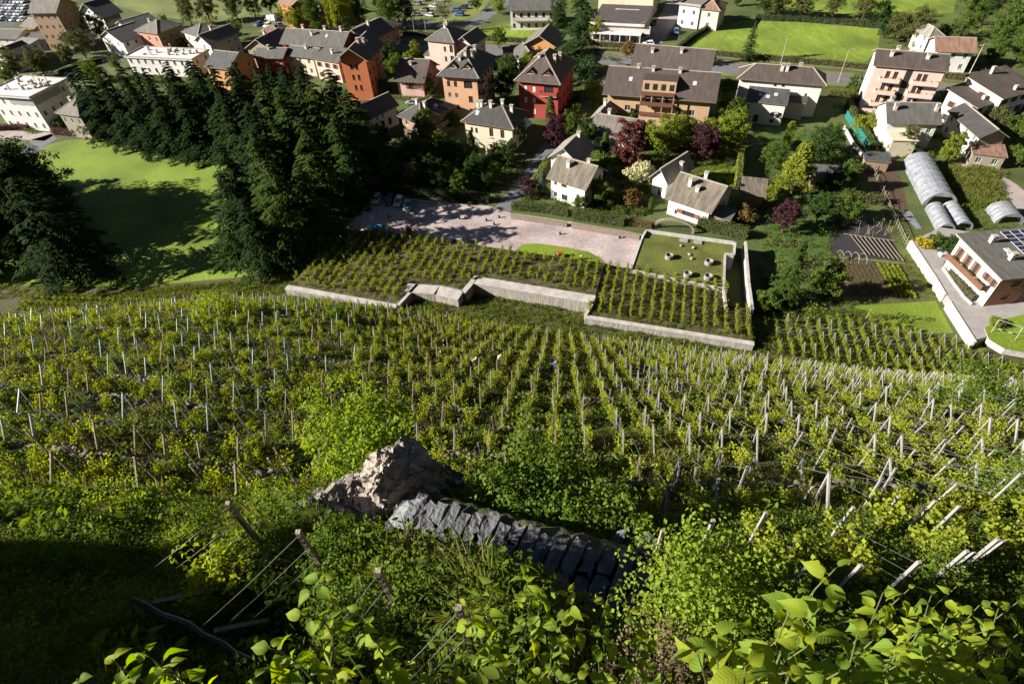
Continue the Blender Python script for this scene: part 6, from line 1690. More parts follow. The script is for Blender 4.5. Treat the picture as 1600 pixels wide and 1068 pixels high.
# near posts: the tops are known from the photo, each stands upright on the slope
NEAR = [(355, 785, 1.7, 1), (465, 830, 1.7, 1), (590, 890, 1.7, 1), (716, 948, 1.5, 1), (1115, 812, 1.9, 0), (1197, 800, 1.9, 0), (1262, 884, 1.7, 0), (1346, 882, 1.7, 0), (1437, 877, 1.8, 0), (1512, 860, 1.8, 0), (1560, 842, 1.9, 0), (1334, 792, 1.9, 0), (1405, 775, 2.0, 0), (1462, 782, 2.0, 0), (1500, 790, 2.0, 0), (1036, 828, 1.6, 1), (1270, 760, 2.0, 0)]
LBL = ['weathered post nearest the grassy bank, lower left', 'weathered post between grassy bank and old trellis', 'weathered post below the stone steps', 'short weathered post at the bottom centre', 'pale post at the edge of shade right of the steps', 'pale post second right of the steps', 'dim post above the thorn bush, leftmost of its row', 'dim post above the thorn bush, second of its row', 'leaning pale post above the bright foreground leaves', 'pale post beside the double post at the right edge', 'tall pale double post at the right edge', 'pale slanting post on the near right slope, first', 'pale slanting post on the near right slope, second', 'pale slanting post on the near right slope, third', 'pale slanting post on the near right slope, fourth', 'dark post beside the ruined wall', 'pale slanting post above the first near one']
NPOS = []
for (x, y, h, mi_), lb in zip(NEAR, LBL):
    P = hit(x, y, h); m_ = MB()
    o = thing('vineyard_post', lb, 'post', (P[0], P[1], P[2] - h))
    m_.bar((0, 0, -0.4), (0, 0, h), 0.06 if mi_ == 0 else 0.06); m_.build('shaft', PMATS[mi_], o); NPOS.append(P)
    if 'double' in lb:
        m_ = MB(); m_.bar((0.3, 0.05, h - 0.25), (0.22, 0.15, -0.4), 0.055); m_.build('brace', PMATS[mi_], o)
# wires strung from the left posts down the bank
for a, b, lb in ((0, (215, 900), 'from the grassy bank post'), (1, (300, 985), 'from the post by the trellis'), (2, (470, 1040), 'from the post below the steps'), (3, (600, 1068), 'from the bottom centre post'), (10, (1400, 780), 'from the double post'), (8, (1290, 800), 'from the leaning pale post')):
    A = NPOS[a]; B = hit(*b, 1.2)
    t = thing('trellis_wires', 'pair of thin trellis wires running ' + lb, 'wires', (A[0], A[1], A[2]))
    for dz in (-0.08, -0.45, -0.8):
        m_ = MB(); m_.tube([Vector((0, 0, dz)), Vector((B - A) / 2) + Vector((0, 0, dz - 0.03)), Vector(B - A) + Vector((0, 0, dz))], 0.004, 4); m_.build('wire', M_WIRE, t)
# old vine trellis in the lower left: long cordon with two struts
A = hit(218, 937, 1.1); B = hit(385, 1032, 0.9)
t = thing('old_trellis', 'old dark wooden trellis with dry vine cordon in the lower left', 'trellis', (A[0], A[1], A[2]))
m_ = MB(); r_ = np.random.default_rng(8)
pts = [Vector((B - A) * u) + Vector((r_.normal() * 0.02, r_.normal() * 0.02, -0.04 * math.sin(u * 9))) for u in np.linspace(-0.03, 1.05, 9)]
m_.tube(pts, [0.03, 0.035, 0.03, 0.034, 0.03, 0.033, 0.028, 0.025, 0.02], 6); m_.build('cordon', M_BARKD, t)
m_ = MB(); m_.tube([p + Vector((0.03, 0.02, 0.05 + 0.03 * math.sin(i * 2))) for i, p in enumerate(pts)], 0.012, 5); m_.build('dry_vine', M_POSTW, t)
for (a, b, h1) in (((238, 941), (350, 918), 0.9), ((335, 985), (420, 968), 0.8)):
    P = hit(*a, 1.05); Q = hit(*b, h1); m_ = MB(); m_.bar(Vector(P - A), Vector(Q - A), 0.06, 0.05); m_.build('strut', M_POSTW, t)
for (a) in ((225, 940), (300, 978), (380, 1030)):
    P = hit(*a, 1.0); m_ = MB(); m_.bar(Vector(P - A), Vector(P - A) + Vector((0.02, 0.05, -1.3)), 0.06); m_.build('stake', M_POSTW, t)
# three poppies in the shade
for q, (x, y) in enumerate(((137, 953), (190, 940), (202, 946))):
    P = hit(x, y, 0.35); o = thing('poppy', ('leftmost', 'middle', 'rightmost')[q] + ' of three small red poppies in the dark lower left', 'flower', (P[0], P[1], P[2] - 0.35), 0, 'poppies')
    m_ = MB(); m_.tube([(0, 0, -0.05), (0.01, 0, 0.33)], 0.004, 4); m_.build('stem', WLEAFD, o)
    m_ = MB()
    for k in range(5):
        a = k * 1.257; m_.face([(0, 0, 0.33), (0.05 * math.cos(a - .5), 0.05 * math.sin(a - .5), 0.35), (0.065 * math.cos(a), 0.065 * math.sin(a), 0.36), (0.05 * math.cos(a + .5), 0.05 * math.sin(a + .5), 0.35)])
    m_.build('petals', mat('poppy petal', (0.75, 0.06, 0.02), trans=0.3), o)

# ------------------------------------------------------------------ broad-leaved saplings right under the viewpoint
def leafmat(name, c1, c2):
    if name in MATS: return MATS[name]
    m = mat(name, c1, col2=c2, per='both', trans=0.5, rough=0.6, spec=0.15)
    N = m.node_tree.nodes; L = m.node_tree.links
    tc = N.new('ShaderNodeTexCoord'); mp = N.new('ShaderNodeMapping'); mp.inputs['Rotation'].default_value = (0, 0, 0)
    sx = N.new('ShaderNodeSeparateXYZ'); L.new(tc.outputs['Object'], sx.inputs[0])
    ab = N.new('ShaderNodeMath'); ab.operation = 'ABSOLUTE'; L.new(sx.outputs['X'], ab.inputs[0])
    cb = N.new('ShaderNodeMath'); cb.operation = 'MULTIPLY_ADD'; L.new(ab.outputs[0], cb.inputs[0]); cb.inputs[1].default_value = -0.8; L.new(sx.outputs['Y'], cb.inputs[2])
    wv = N.new('ShaderNodeMath'); wv.operation = 'SINE'; ml = N.new('ShaderNodeMath'); ml.operation = 'MULTIPLY'; ml.inputs[1].default_value = 48; L.new(cb.outputs[0], ml.inputs[0]); L.new(ml.outputs[0], wv.inputs[0])
    bp = N.new('ShaderNodeBump'); bp.inputs['Strength'].default_value = 0.10; bp.inputs['Distance'].default_value = 0.01
    L.new(wv.outputs[0], bp.inputs['Height'])
    # pale midrib and side veins
    m1 = N.new('ShaderNodeMapRange'); m1.inputs[1].default_value = 0.80; m1.inputs[2].default_value = 0.98; L.new(wv.outputs[0], m1.inputs[0])
    m2 = N.new('ShaderNodeMapRange'); m2.inputs[1].default_value = 0.025; m2.inputs[2].default_value = 0.008; L.new(ab.outputs[0], m2.inputs[0])
    mxm = N.new('ShaderNodeMath'); mxm.operation = 'MAXIMUM'; L.new(m1.outputs[0], mxm.inputs[0]); L.new(m2.outputs[0], mxm.inputs[1])
    sc_ = N.new('ShaderNodeMath'); sc_.operation = 'MULTIPLY'; sc_.inputs[1].default_value = 0.2; L.new(mxm.outputs[0], sc_.inputs[0])
    bsn = [n for n in N if n.type == 'BSDF_PRINCIPLED'][0]; src = bsn.inputs['Base Color'].links[0].from_socket
    vm = N.new('ShaderNodeMix'); vm.data_type = 'RGBA'; L.new(sc_.outputs[0], vm.inputs['Factor']); L.new(src, vm.inputs['A']); vm.inputs['B'].default_value = (0.32, 0.36, 0.10, 1)
    L.new(vm.outputs['Result'], bsn.inputs['Base Color'])
    for n in N:
        if n.type in ('BSDF_PRINCIPLED', 'BSDF_TRANSLUCENT'): L.new(bp.outputs[0], n.inputs['Normal'])
    return m


BIG = leafmat('broad leaf', (0.15, 0.22, 0.012), (0.26, 0.29, 0.022))
BIGD = leafmat('broad leaf green', (0.095, 0.175, 0.014), (0.17, 0.235, 0.025))


def big_leaf(seed, mt):
    """heart-shaped leaf of unit length along +Y from its stalk, pointed tip, drooping and folded"""
    r_ = random.Random(seed); prof = [(0.0, 0.05), (0.06, 0.22), (0.15, 0.31), (0.27, 0.355), (0.40, 0.345), (0.53, 0.29), (0.66, 0.215), (0.78, 0.135), (0.88, 0.065), (0.95, 0.025), (1.0, 0.0)]
    V_, F_ = [], []; cup = 0.3 + 0.5 * r_.random(); dr = 0.15 + 0.55 * r_.random(); tw = r_.uniform(-0.15, 0.15)
    for (y, w) in prof:
        z = -dr * y * y
        for s_ in (-1, -0.5, 0, 0.5, 1):
            x = s_ * w * (1 + (0.09 * r_.uniform(-1, 1) if abs(s_) == 1 else 0)); V_.append((x + tw * y * y, y - (0.05 if abs(s_) == 1 and y < 0.1 else 0), z + cup * abs(s_) * w * 0.7 + 0.02 * r_.uniform(-1, 1)))
    for i in range(len(prof) - 1):
        for j in range(4): a = i * 5 + j; F_.append((a, a + 1, a + 6, a + 5))
    st_ = len(V_); V_ += [(-0.012, 0.03, 0), (0.012, 0.03, 0), (0.01, -0.3, 0.02), (-0.01, -0.3, 0.02)]; F_.append((st_, st_ + 1, st_ + 2, st_ + 3))
    me = bpy.data.meshes.new('leaf'); me.from_pydata(V_, [], F_); me.materials.append(mt); me.polygons.foreach_set('use_smooth', [True] * len(F_)); me.update()
    return me


BL = [big_leaf(q, BIG if q % 2 else BIGD) for q in range(6)]
STEMM = mat('green stem', (0.09, 0.11, 0.03), var=0.3, scale=5)


def sapling(label, stems, leaf, seed, gap=0.6, per=9, span=0.9):
    """stems: (photo x, y of tip, depth from the eye). The stems rise from the bank below and carry alternate broad leaves near their tips"""
    r_ = np.random.default_rng(seed)
    tips = [EYE + d * (FWD + (x - 800) / FOC * RC + (y - 534) / FOC * DC) for x, y, d in stems]
    c = np.mean(tips, 0); bx, by = c[0], c[1] - 0.15
    bz = gz(bx, by); root = thing('sapling', label, 'sapling', (bx, by, bz)); O = np.array([bx, by, bz])
    nleaf = 0
    for tp in tips:
        tp = tp - O
        mid = np.array([tp[0] * 0.55, tp[1] * 0.5, tp[2] * 0.6]) + r_.normal(size=3) * 0.10; pre = np.array([tp[0] * 0.85, tp[1] * 0.8, tp[2] * 0.86]) + r_.normal(size=3) * 0.06
        m_ = MB(); pp = smooth_path([np.zeros(3), mid, pre, tp], 5); m_.tube(pp, list(np.linspace(0.009, 0.0025, len(pp))), 5); m_.build('stem', STEMM, root)
        pp = np.array(pp); seg = np.linalg.norm(np.diff(pp, axis=0), axis=1); cum = np.concatenate([[0], np.cumsum(seg)]); tot = cum[-1]
        for k in range(per):
            s_ = tot - span * (k / per) ** 1.1 * 1.0
            if s_ < 0.2 or nleaf >= 290: continue
            p = np.array([np.interp(s_, cum, pp[:, a]) for a in range(3)])
            az = k * 2.4 + r_.random() * 0.9; el = -0.15 - 0.35 * r_.random() + (0.5 if k < 2 else 0)
            d = np.array([math.cos(az) * math.cos(el), math.sin(az) * math.cos(el), math.sin(el)])
            n = np.array([r_.normal() * 0.6 - 0.25, r_.normal() * 0.6, 0.9]); x_ = np.cross(d, n); x_ /= np.linalg.norm(x_); n = np.cross(x_, d)
            Ls = leaf * (0.45 + 0.65 * min(1, (k + 0.6) / 3)) * (0.75 + 0.5 * r_.random())
            lf = obj('leaf', BL[int(r_.integers(6))], root)
            M = Matrix(((x_[0], d[0], n[0], p[0] + d[0] * 0.3 * Ls), (x_[1], d[1], n[1], p[1] + d[1] * 0.3 * Ls), (x_[2], d[2], n[2], p[2] + d[2] * 0.3 * Ls), (0, 0, 0, 1)))
            lf.matrix_local = M @ Matrix.Scale(Ls, 4); nleaf += 1
    return root


sapling('broad leaved sapling tips at the bottom left edge', [(175, 1030, 2.3), (225, 1018, 2.35), (262, 1040, 2.4), (120, 1060, 2.3), (200, 1065, 2.2)], 0.085, 1, per=7, span=0.5)
sapling('broad leaved sapling left of the bottom centre with yellow green leaves', [(505, 905, 2.9), (468, 960, 2.7), (560, 935, 3.0), (420, 1010, 2.6), (520, 990, 2.7), (590, 1010, 2.8), (455, 1040, 2.5), (545, 1050, 2.5), (395, 1060, 2.5), (615, 1045, 2.8)], 0.085, 2, per=11, span=0.8)
sapling('broad leaved sapling at the bottom centre in front of the steps', [(735, 935, 3.2), (770, 925, 3.2), (815, 905, 3.2), (850, 912, 3.3), (885, 925, 3.3), (760, 985, 3.0), (820, 975, 3.0), (875, 975, 3.1), (710, 1030, 2.9), (790, 1040, 2.8), (850, 1045, 2.8), (930, 1035, 3.0), (900, 1060, 2.8)], 0.08, 3, per=10, span=0.7)
sapling('sapling with few very large leaves at the bottom right of centre', [(1120, 1000, 1.9), (1150, 985, 2.0), (1090, 1020, 1.9), (1165, 1040, 1.8)], 0.115, 4, per=4, span=0.3)
sapling('tall leafy sapling shoot in the right foreground with large pale leaves', [(1305, 888, 2.1), (1280, 950, 2.0), (1245, 930, 2.1), (1340, 990, 1.9), (1260, 1010, 1.9), (1230, 1050, 1.8), (1310, 1050, 1.8), (1400, 1040, 1.9), (1380, 985, 2.0)], 0.10, 5, per=9, span=0.65)
sapling('dense leafy saplings at the right edge with smaller leaves', [(1420, 920, 3.1), (1455, 930, 3.1), (1380, 925, 3.1), (1495, 915, 3.2), (1530, 945, 3.1), (1560, 950, 3.1), (1590, 940, 3.1), (1480, 965, 2.9), (1440, 980, 2.8), (1540, 985, 2.8), (1590, 990, 2.8), (1500, 1020, 2.6), (1460, 1050, 2.5), (1570, 1040, 2.6)], 0.085, 6, per=12, span=0.8)
sapling('weedy sapling with dark flower spike near the bottom centre', [(950, 935, 3.4), (940, 990, 3.2), (985, 960, 3.4), (1000, 1000, 3.3)], 0.075, 7, per=8, span=0.6)

sapling('leafy sapling thicket along the bottom edge left of centre', [(650, 1030, 3.2), (670, 1055, 3.1), (620, 1062, 3.1)], 0.075, 8, per=7, span=0.5)
sapling('leafy sapling filling the bottom right corner with broad pale leaves', [(1500, 1000, 2.6), (1560, 1010, 2.6), (1450, 1025, 2.5), (1530, 1050, 2.3), (1420, 1060, 2.3), (1590, 1055, 2.3), (1350, 1062, 2.2), (1290, 1040, 2.3)], 0.085, 9, per=9, span=0.55)
sapling('low leafy sapling between the thorn bush and the bottom edge', [(1010, 1050, 3.0), (1040, 1062, 2.8), (975, 1055, 2.9), (1200, 1000, 3.0), (1190, 1045, 2.7)], 0.085, 10, per=8, span=0.6)
shrub('shrub', 'sunlit leafy shrub in the gap above the bottom centre sapling', hit(665, 1010), 0.4, 0.3, 40, 45, 0.05, SHR, 110)
shrub('shrub', 'low sunlit bramble on the crest of the left bank', hit(180, 815), 0.8, 0.4, 50, 45, 0.08, SHRL, 111)
shrub('shrub', 'bramble left of the blue grey rock', hit(430, 800), 0.7, 0.4, 45, 45, 0.07, SHRL, 112)
shrub('shrub', 'dark bramble in the shaded lower left', hit(120, 900), 0.8, 0.5, 50, 45, 0.08, SHR, 113)
shrub('shrub', 'dark bramble below the old trellis', hit(230, 1000), 0.6, 0.4, 50, 45, 0.06, SHR, 114)
shrub('shrub', 'bramble with brownish leaves above the steps bank', hit(545, 850), 0.5, 0.3, 45, 45, 0.06, LEAF['rust'], 115)
# ------------------------------------------------------------------ cars
M_TYRE = mat('tyre', (0.02, 0.02, 0.02)); M_RIM = mat('wheel rim', (0.45, 0.45, 0.46), rough=0.35, metal=0.6)
M_LAMP = mat('headlight', (0.7, 0.7, 0.68), rough=0.2, var=0.05); M_TAIL = mat('tail light', (0.35, 0.02, 0.015), rough=0.3)
M_CARG = mat('car glass', (0.02, 0.022, 0.026), rough=0.08, spec=0.7, var=0.3)
PAINT = {k: mat('car paint ' + k, c, rough=0.3, spec=0.6, var=0.05) for k, c in dict(silver=(0.42, 0.43, 0.45), dark=(0.04, 0.043, 0.05), white=(0.72, 0.72, 0.70), blue=(0.05, 0.10, 0.25), green=(0.16, 0.24, 0.20), red=(0.35, 0.03, 0.025), grey=(0.2, 0.2, 0.21)).items()}


def loft(sections):
    """closed body from cross sections (x, half width, z list) -> smooth-ish loft along x"""
    m_ = MB(); n = len(sections[0][1])
    rows = [[(x, yy, zz) for yy, zz in ring] for x, ring in sections]
    for a, b in zip(rows[:-1], rows[1:]):
        for i in range(n): m_.face([a[i], b[i], b[(i + 1) % n], a[(i + 1) % n]])
    m_.face(list(reversed(rows[0]))[::-1]); m_.face(list(reversed(rows[-1])))
    return m_


def car_parts(kind):
    L, W, H_ = {'hatch': (4.0, 1.74, 1.47), 'pickup': (5.0, 1.8, 1.72), 'van': (5.3, 1.95, 2.3)}[kind]
    h = W / 2; zb = 0.28
    belt = {'hatch': 0.88, 'pickup': 0.98, 'van': 1.15}[kind]
    def ring(w, z0, z1): return [(-w, z0 + 0.08), (-w * 0.98, z0), (w * 0.98, z0), (w, z0 + 0.08), (w, z1 - 0.12), (w * 0.9, z1), (-w * 0.9, z1), (-w, z1 - 0.12)]
    hood = {'hatch': 0.80, 'pickup': 0.92, 'van': 1.05}[kind]
    rear = {'hatch': belt, 'pickup': 0.95, 'van': belt}[kind]
    body = loft([(-L / 2, ring(h * 0.86, zb + 0.1, hood - 0.12)), (-L / 2 + 0.25, ring(h * 0.96, zb, hood)), (-L * 0.2, ring(h, zb, belt)), (L * 0.15, ring(h, zb, belt)), (L / 2 - 0.2, ring(h * 0.97, zb, rear)), (L / 2, ring(h * 0.9, zb + 0.08, rear - 0.1))])
    x0, x1, x2, x3 = {'hatch': (-0.95, -0.35, 1.25, 1.85), 'pickup': (-1.2, -0.6, 0.45, 0.75), 'van': (-1.9, -1.2, 2.4, 2.6)}[kind]
    def cab(x, w, z): return (x, w, z)
    b0, t0 = h * 0.93, h * 0.76
    P = [(x0, -b0, belt - 0.03), (x0, b0, belt - 0.03), (x3, b0, belt - 0.03), (x3, -b0, belt - 0.03), (x1, -t0, H_), (x1, t0, H_), (x2, t0, H_), (x2, -t0, H_)]
    gl = MB()
    for f in ((0, 1, 5, 4), (1, 2, 6, 5), (2, 3, 7, 6), (3, 0, 4, 7)): gl.face([P[i] for i in f])
    rf = MB(); e = 0.03
    rf.box(x1 - e, x2 + e, -t0 - e, t0 + e, H_ - 0.02, H_ + 0.05)
    for i, j in ((0, 4), (1, 5), (2, 6), (3, 7)): rf.bar(P[i], P[j], 0.09)
    for yy in (-1, 1):
        xm = (x1 + x2) / 2; rf.bar((xm, yy * b0, belt), (xm, yy * t0, H_), 0.08)
    if kind == 'van':
        gl = MB(); 
        for f in ((0, 1, 5, 4),): gl.face([P[i] for i in f])
        rf.face([P[1], P[2], P[6], P[5]]); rf.face([P[2], P[3], P[7], P[6]]); rf.face([P[3], P[0], P[4], P[7]])
    bed = None
    if kind == 'pickup':
        bed = MB(); bed.box(0.95, L / 2 - 0.12, -h * 0.82, h * 0.82, 0.952, 0.965)
    ty = MB(); ty.tube([(0, -0.1, 0), (0, 0.1, 0)], 0.32, 16); rm_ = MB(); rm_.tube([(0, -0.115, 0), (0, 0.115, 0)], 0.19, 12)
    hl = MB(); hl.box(-0.04, 0.05, -0.19, 0.19, -0.07, 0.07)
    R_ = dict(body=body.mesh('body', PAINT['silver']), glass=gl.mesh('windows', M_CARG), roof=rf.mesh('cabin_roof', PAINT['silver']), tyre=ty.mesh('tyre', M_TYRE), rim=rm_.mesh('rim', M_RIM), head=hl.mesh('headlight', M_LAMP), tail=hl.mesh('tail_light', M_TAIL), L=L, h=h)
    R_['tail'].materials.clear(); R_['tail'].materials.append(M_TAIL)
    if bed: R_['bed'] = bed.mesh('load_bed', M_TYRE)
    return R_


_cars = {}


def paintslot(o, m):
    o.material_slots[0].link = 'OBJECT'; o.material_slots[0].material = m


def car(kind, px, ang, paint, label, z=0.03, group=None, full=True, world=None):
    if kind not in _cars: _cars[kind] = car_parts(kind)
    p = _cars[kind]; P = pix(*px, z) if world is None else world
    root = thing('parked_car' if kind != 'van' else 'parked_van', label, 'car' if kind != 'van' else 'van', (P[0], P[1], z), ang, group)
    b = obj('body', p['body'], root); paintslot(b, PAINT[paint]); r_ = obj('cabin_roof', p['roof'], root); paintslot(r_, PAINT[paint]); obj('windows', p['glass'], root)
    for sx in (-1, 1):
        for sy in (-1, 1):
            w_ = obj('wheel', p['tyre'], root, (sx * p['L'] * 0.31, sy * (p['h'] - 0.09), 0.32))
            if full: obj('rim', p['rim'], w_)
    if full:
        for sy in (-1, 1):
            obj('headlight', p['head'], root, (-p['L'] / 2 + 0.02, sy * p['h'] * 0.62, 0.62)); obj('tail_light', p['tail'], root, (p['L'] / 2 - 0.02, sy * p['h'] * 0.66, 0.68))
        if 'bed' in p: obj('load_bed', p['bed'], root)
    return root


car('pickup', (640, 323), R(80), 'green', 'pale green pickup parked at the far edge of the parking', 0.035)
car('hatch', (624, 318), R(78), 'silver', 'silver car parked next to the pickup', 0.035)
car('hatch', (610, 315), R(78), 'dark', 'dark car parked between two silver cars', 0.035)
car('hatch', (589, 314), R(80), 'silver', 'silver car parked at the left corner of the parking', 0.035)
car('hatch', (714, 380), R(-15), 'silver', 'grey car half hidden beside the green mound below the parking', 0.035)
car('hatch', (1013, 71), R(-12), 'white', 'white car on the yard in front of the workshop', 0.035)
car('hatch', (1056, 52), R(80), 'blue', 'blue car beside the workshop drive', 0.035)
car('hatch', (1022, 38), R(75), 'dark', 'dark car beside the workshop side wall', 0.035)
car('hatch', (666, 165), R(-15), 'dark', 'dark car parked on the lane below the pink house', 0.035)
car('hatch', (645, 163), R(-15), 'grey', 'grey car parked on the lane left of the dark one', 0.035)
car('hatch', (618, 240), R(60), 'dark', 'dark car on the shaded grove lane', 0.045)
car('van', (424, 33), R(-20), 'white', 'pale blue van among cars at the top left of centre', 0.02)
car('hatch', (419, 42), R(60), 'white', 'white car below the pale van at the top', 0.02)
car('hatch', (405, 40), R(60), 'blue', 'blue car left of the white one at the top', 0.02)
car('hatch', (435, 42), R(60), 'grey', 'grey car right of the white one at the top', 0.02)
car('hatch', (797, 90), R(-20), 'white', 'white car on the road behind the peach house', 0.035)
car('hatch', (615, 70), R(-22), 'white', 'white car on the main road behind the orange block', 0.035)
car('hatch', (1455, 118), R(-25), 'dark', 'dark car behind the pinkish apartment block', 0.02)
r_ = random.Random(9); n_ = 0
for (x, y) in [(635, 8), (652, 8), (678, 12), (638, 17), (664, 18), (686, 20), (650, 25), (672, 26), (712, 18), (724, 14), (735, 8), (660, 2), (690, 3), (718, 25)]:
    car('hatch', (x, y), R(-20 + r_.uniform(-15, 15)), ('dark', 'grey', 'silver', 'blue', 'dark')[n_ % 5], 'car parked on the rough meadow beyond the railway', 0.02, 'cars on the rough meadow', False); n_ += 1
for row in range(5):
    for c_ in range(7):
        x = 2 + c_ * 6.2 + row * 0.5; y = -6 + row * 9.5 + c_ * 0.15
        if r_.random() < 0.12: continue
        car('hatch', (x, y), R(70), r_.choice(['white', 'silver', 'blue', 'grey', 'dark', 'white']), 'car in the %s row of the top left car park, %s from the left' % (ORD[row], ORD[c_]), 0.025, 'cars in the far car park', False)
for q, (x, y) in enumerate([(112, 122), (118, 117), (124, 124), (133, 118), (142, 112)]):
    car('hatch', (x, y), R(30), ('blue', 'dark', 'grey', 'silver', 'blue')[q], 'car parked along the street behind the modern building', 0.03, 'cars on the street behind the modern building', False)

number_off('cars on the rough meadow', 'car on the rough meadow beyond the railway', '')
number_off('cars on the street behind the modern building', 'car on the street behind the modern building', '')
# ------------------------------------------------------------------ street furniture, fences, garden structures
def pole(label, px, h, arm=0.0, r0=0.09, mt=M_POSTW, name='utility_pole', cat='pole', cross=False, az=0.0):
    P = pix(*px, 0); o = thing(name, label, cat, P, az); m_ = MB(); m_.tube([(0, 0, -0.3), (0, 0, h)], [r0, r0 * 0.6], 8); m_.build('shaft', mt, o)
    if arm:
        m_ = MB(); m_.tube([(0, 0, h - 0.1), (arm * 0.6, 0, h + 0.15), (arm, 0, h + 0.12)], 0.035, 6); m_.build('arm', mt, o); m_ = MB(); m_.box(arm - 0.1, arm + 0.4, -0.1, 0.1, h + 0.02, h + 0.12); m_.build('lamp_head', M_FRAME, o)
    if cross:
        m_ = MB(); m_.bar((-0.8, 0, h - 0.5), (0.8, 0, h - 0.5), 0.09); m_.build('crossarm', mt, o)
        for q in (-0.7, 0, 0.7): boxpart(o, 'insulator', (q - 0.05, q + 0.05, -0.05, 0.05, h - 0.45, h - 0.25), M_FRAME)
    return o


M_GALV = mat('galvanised steel', (0.48, 0.47, 0.45), rough=0.5, metal=0.4)
pole('lamp post by the road left of the pinkish apartment block', (1309, 129), 9, 1.2, mt=M_GALV, name='street_lamp', cat='street lamp')
pole('pale pole beside the railway below the meadow', (1219, 101), 8.5, mt=M_GALV, cross=True)
pole('tall bright pole right of the pinkish apartment block', (1507, 130), 10.5, mt=M_GALV, r0=0.13, cross=True)
pole('lamp post in front of the workshop', (999, 70), 7, 0.8, mt=M_GALV, name='street_lamp', cat='street lamp')
pole('dark wooden pole right of the huge spruce', (944, 92), 7, mt=M_BARKD, cross=True)
pole('thin lamp post beyond the railway near the bright tree', (648, 54), 7, 0.6, mt=M_GALV, name='street_lamp', cat='street lamp')
pole('thin lamp post beyond the railway right of centre', (666, 54), 7, 0.6, mt=M_GALV, name='street_lamp', cat='street lamp')
pole('pole on the top left meadow edge', (310, 40), 8, mt=M_GALV)
pole('second pole on the top left meadow edge', (362, 38), 8, mt=M_GALV)
pole('third pole on the top left meadow edge', (380, 38), 8, mt=M_GALV)
pole('wooden stake beside the vegetable bed', (1353, 498), 2.4, mt=M_POSTW, name='stake', cat='stake')

# white retaining wall and raised drive of the balcony house
M_WALLW = mat('white washed stone', (0.66, 0.58, 0.52), scale=1.2, col2=(0.50, 0.43, 0.38), bump=0.4, bscale=3)
DRV = [(1426, 376), (1465, 435), (1482, 465), (1524, 531), (1560, 520), (1610, 500), (1680, 470), (1640, 440), (1560, 400), (1515, 362), (1470, 355)]
plateau('drive', DRV, 1.58, G_DRIVE, M_CONCD)
wall_run('white_wall', 'sunlit white wall holding up the drive, upper stretch', [(1424, 376), (1463, 435), (1477, 459)], 1.75, -0.4, 0.35, M_WALLW, joints=4)
wall_run('white_wall', 'sunlit white wall holding up the drive, lower stretch', [(1484, 470), (1524, 533)], 1.75, -0.4, 0.35, M_WALLW, joints=4)
wall_run('planter_wall', 'white kerb of the flower bed along the drive', [(1474, 417), (1490, 440), (1507, 462), (1519, 474)], 1.95, 1.5, 0.25, M_WHITE)
plateau('house_lawn', [(1538, 512), (1560, 500), (1650, 480), (1660, 560), (1570, 545), (1545, 530)], 1.66, G_LAWN, M_CONC, base=0.5)
P = pix(1568, 520, 1.66); sw = thing('swing_set', 'pale metal swing set on the small lawn at the right edge', 'swing', (P[0], P[1], 1.66), R(-40))
for x in (-1.6, 1.6):
    for y in (-0.9, 0.9): m_ = MB(); m_.bar((x, y, 0), (x, 0, 2.1), 0.06); m_.build('leg', M_GALV, sw)
m_ = MB(); m_.bar((-1.7, 0, 2.1), (1.7, 0, 2.1), 0.07); m_.build('top_bar', M_GALV, sw)
for x in (-0.7, 0.7):
    m_ = MB(); m_.box(x - 0.25, x + 0.25, -0.12, 0.12, 0.45, 0.5); s_ = m_.build('seat', M_WHITE, sw); m_ = MB()
    for q in (-0.22, 0.22): m_.bar((x + q, 0, 0.5), (x + q, 0, 2.1), 0.02)
    m_.build('rope', M_WIRE, s_)
P = pix(1552, 511, 1.66)
boxpart(thing('planter_tub', 'white tub under the dark clipped shrub on the drive', 'planter', (*pix(1473, 399, 1.58)[:2], 1.58)), 'tub', (-0.7, 0.7, -0.5, 0.5, 0.0, 0.6), M_WHITE)
tree('bush1', 1552, 508, 1.8, 'lime', 'clipped round bush at the corner of the small lawn', 'shrub', z=1.66, cat='shrub')

# plastic greenhouses
M_POLY = mat('greenhouse film', (0.30, 0.31, 0.345), rough=0.25, var=0.45, scale=0.9, trans=0.3, spec=0.5, bump=0.4, bscale=2)


def tunnel(label, a, b, w, h, seg=8, z=0.02, open_=True):
    A = pix(*a, z)[:2]; B = pix(*b, z)[:2]; d = B - A; L = float(np.linalg.norm(d)); an = math.atan2(d[1], d[0])
    o = thing('polytunnel', label, 'greenhouse', (A[0], A[1], z), an); K = 12
    arc = [(w / 2 * math.cos(math.pi * i / K), h * math.sin(math.pi * i / K) ** 0.85) for i in range(K + 1)]
    for s_ in range(seg):
        m_ = MB(); x0, x1 = L * s_ / seg, L * (s_ + 1) / seg - 0.02
        for i in range(K):
            (y0, z0), (y1, z1) = arc[i], arc[i + 1]; sag = 0.0
            m_.face([(x0, y0, z0), (x1, y0, z0), (x1, y1, z1), (x0, y1, z1)])
        m_.build('film_panel', M_POLY, o, smooth=True)
    for s_ in range(seg + 1):
        x = L * s_ / seg; m_ = MB(); m_.tube([(x, y * 1.01, zz + 0.03) for y, zz in arc], 0.03, 5); m_.build('hoop', M_GALV, o)
    m_ = MB(); m_.face([(0, y, zz) for y, zz in arc]); m_.build('end_panel', M_POLY, o)
    m_ = MB()
    for i in range(K):
        (y0, z0), (y1, z1) = arc[i], arc[i + 1]
        if z0 > h * 0.75 or abs(y0) > w * 0.32: m_.face([(L, y0, z0), (L, y1, z1), (L, y1 * 0.75, min(z1, h * 0.7)), (L, y0 * 0.75, min(z0, h * 0.7))])
    m_.build('end_frame', M_POLY, o)
    return o


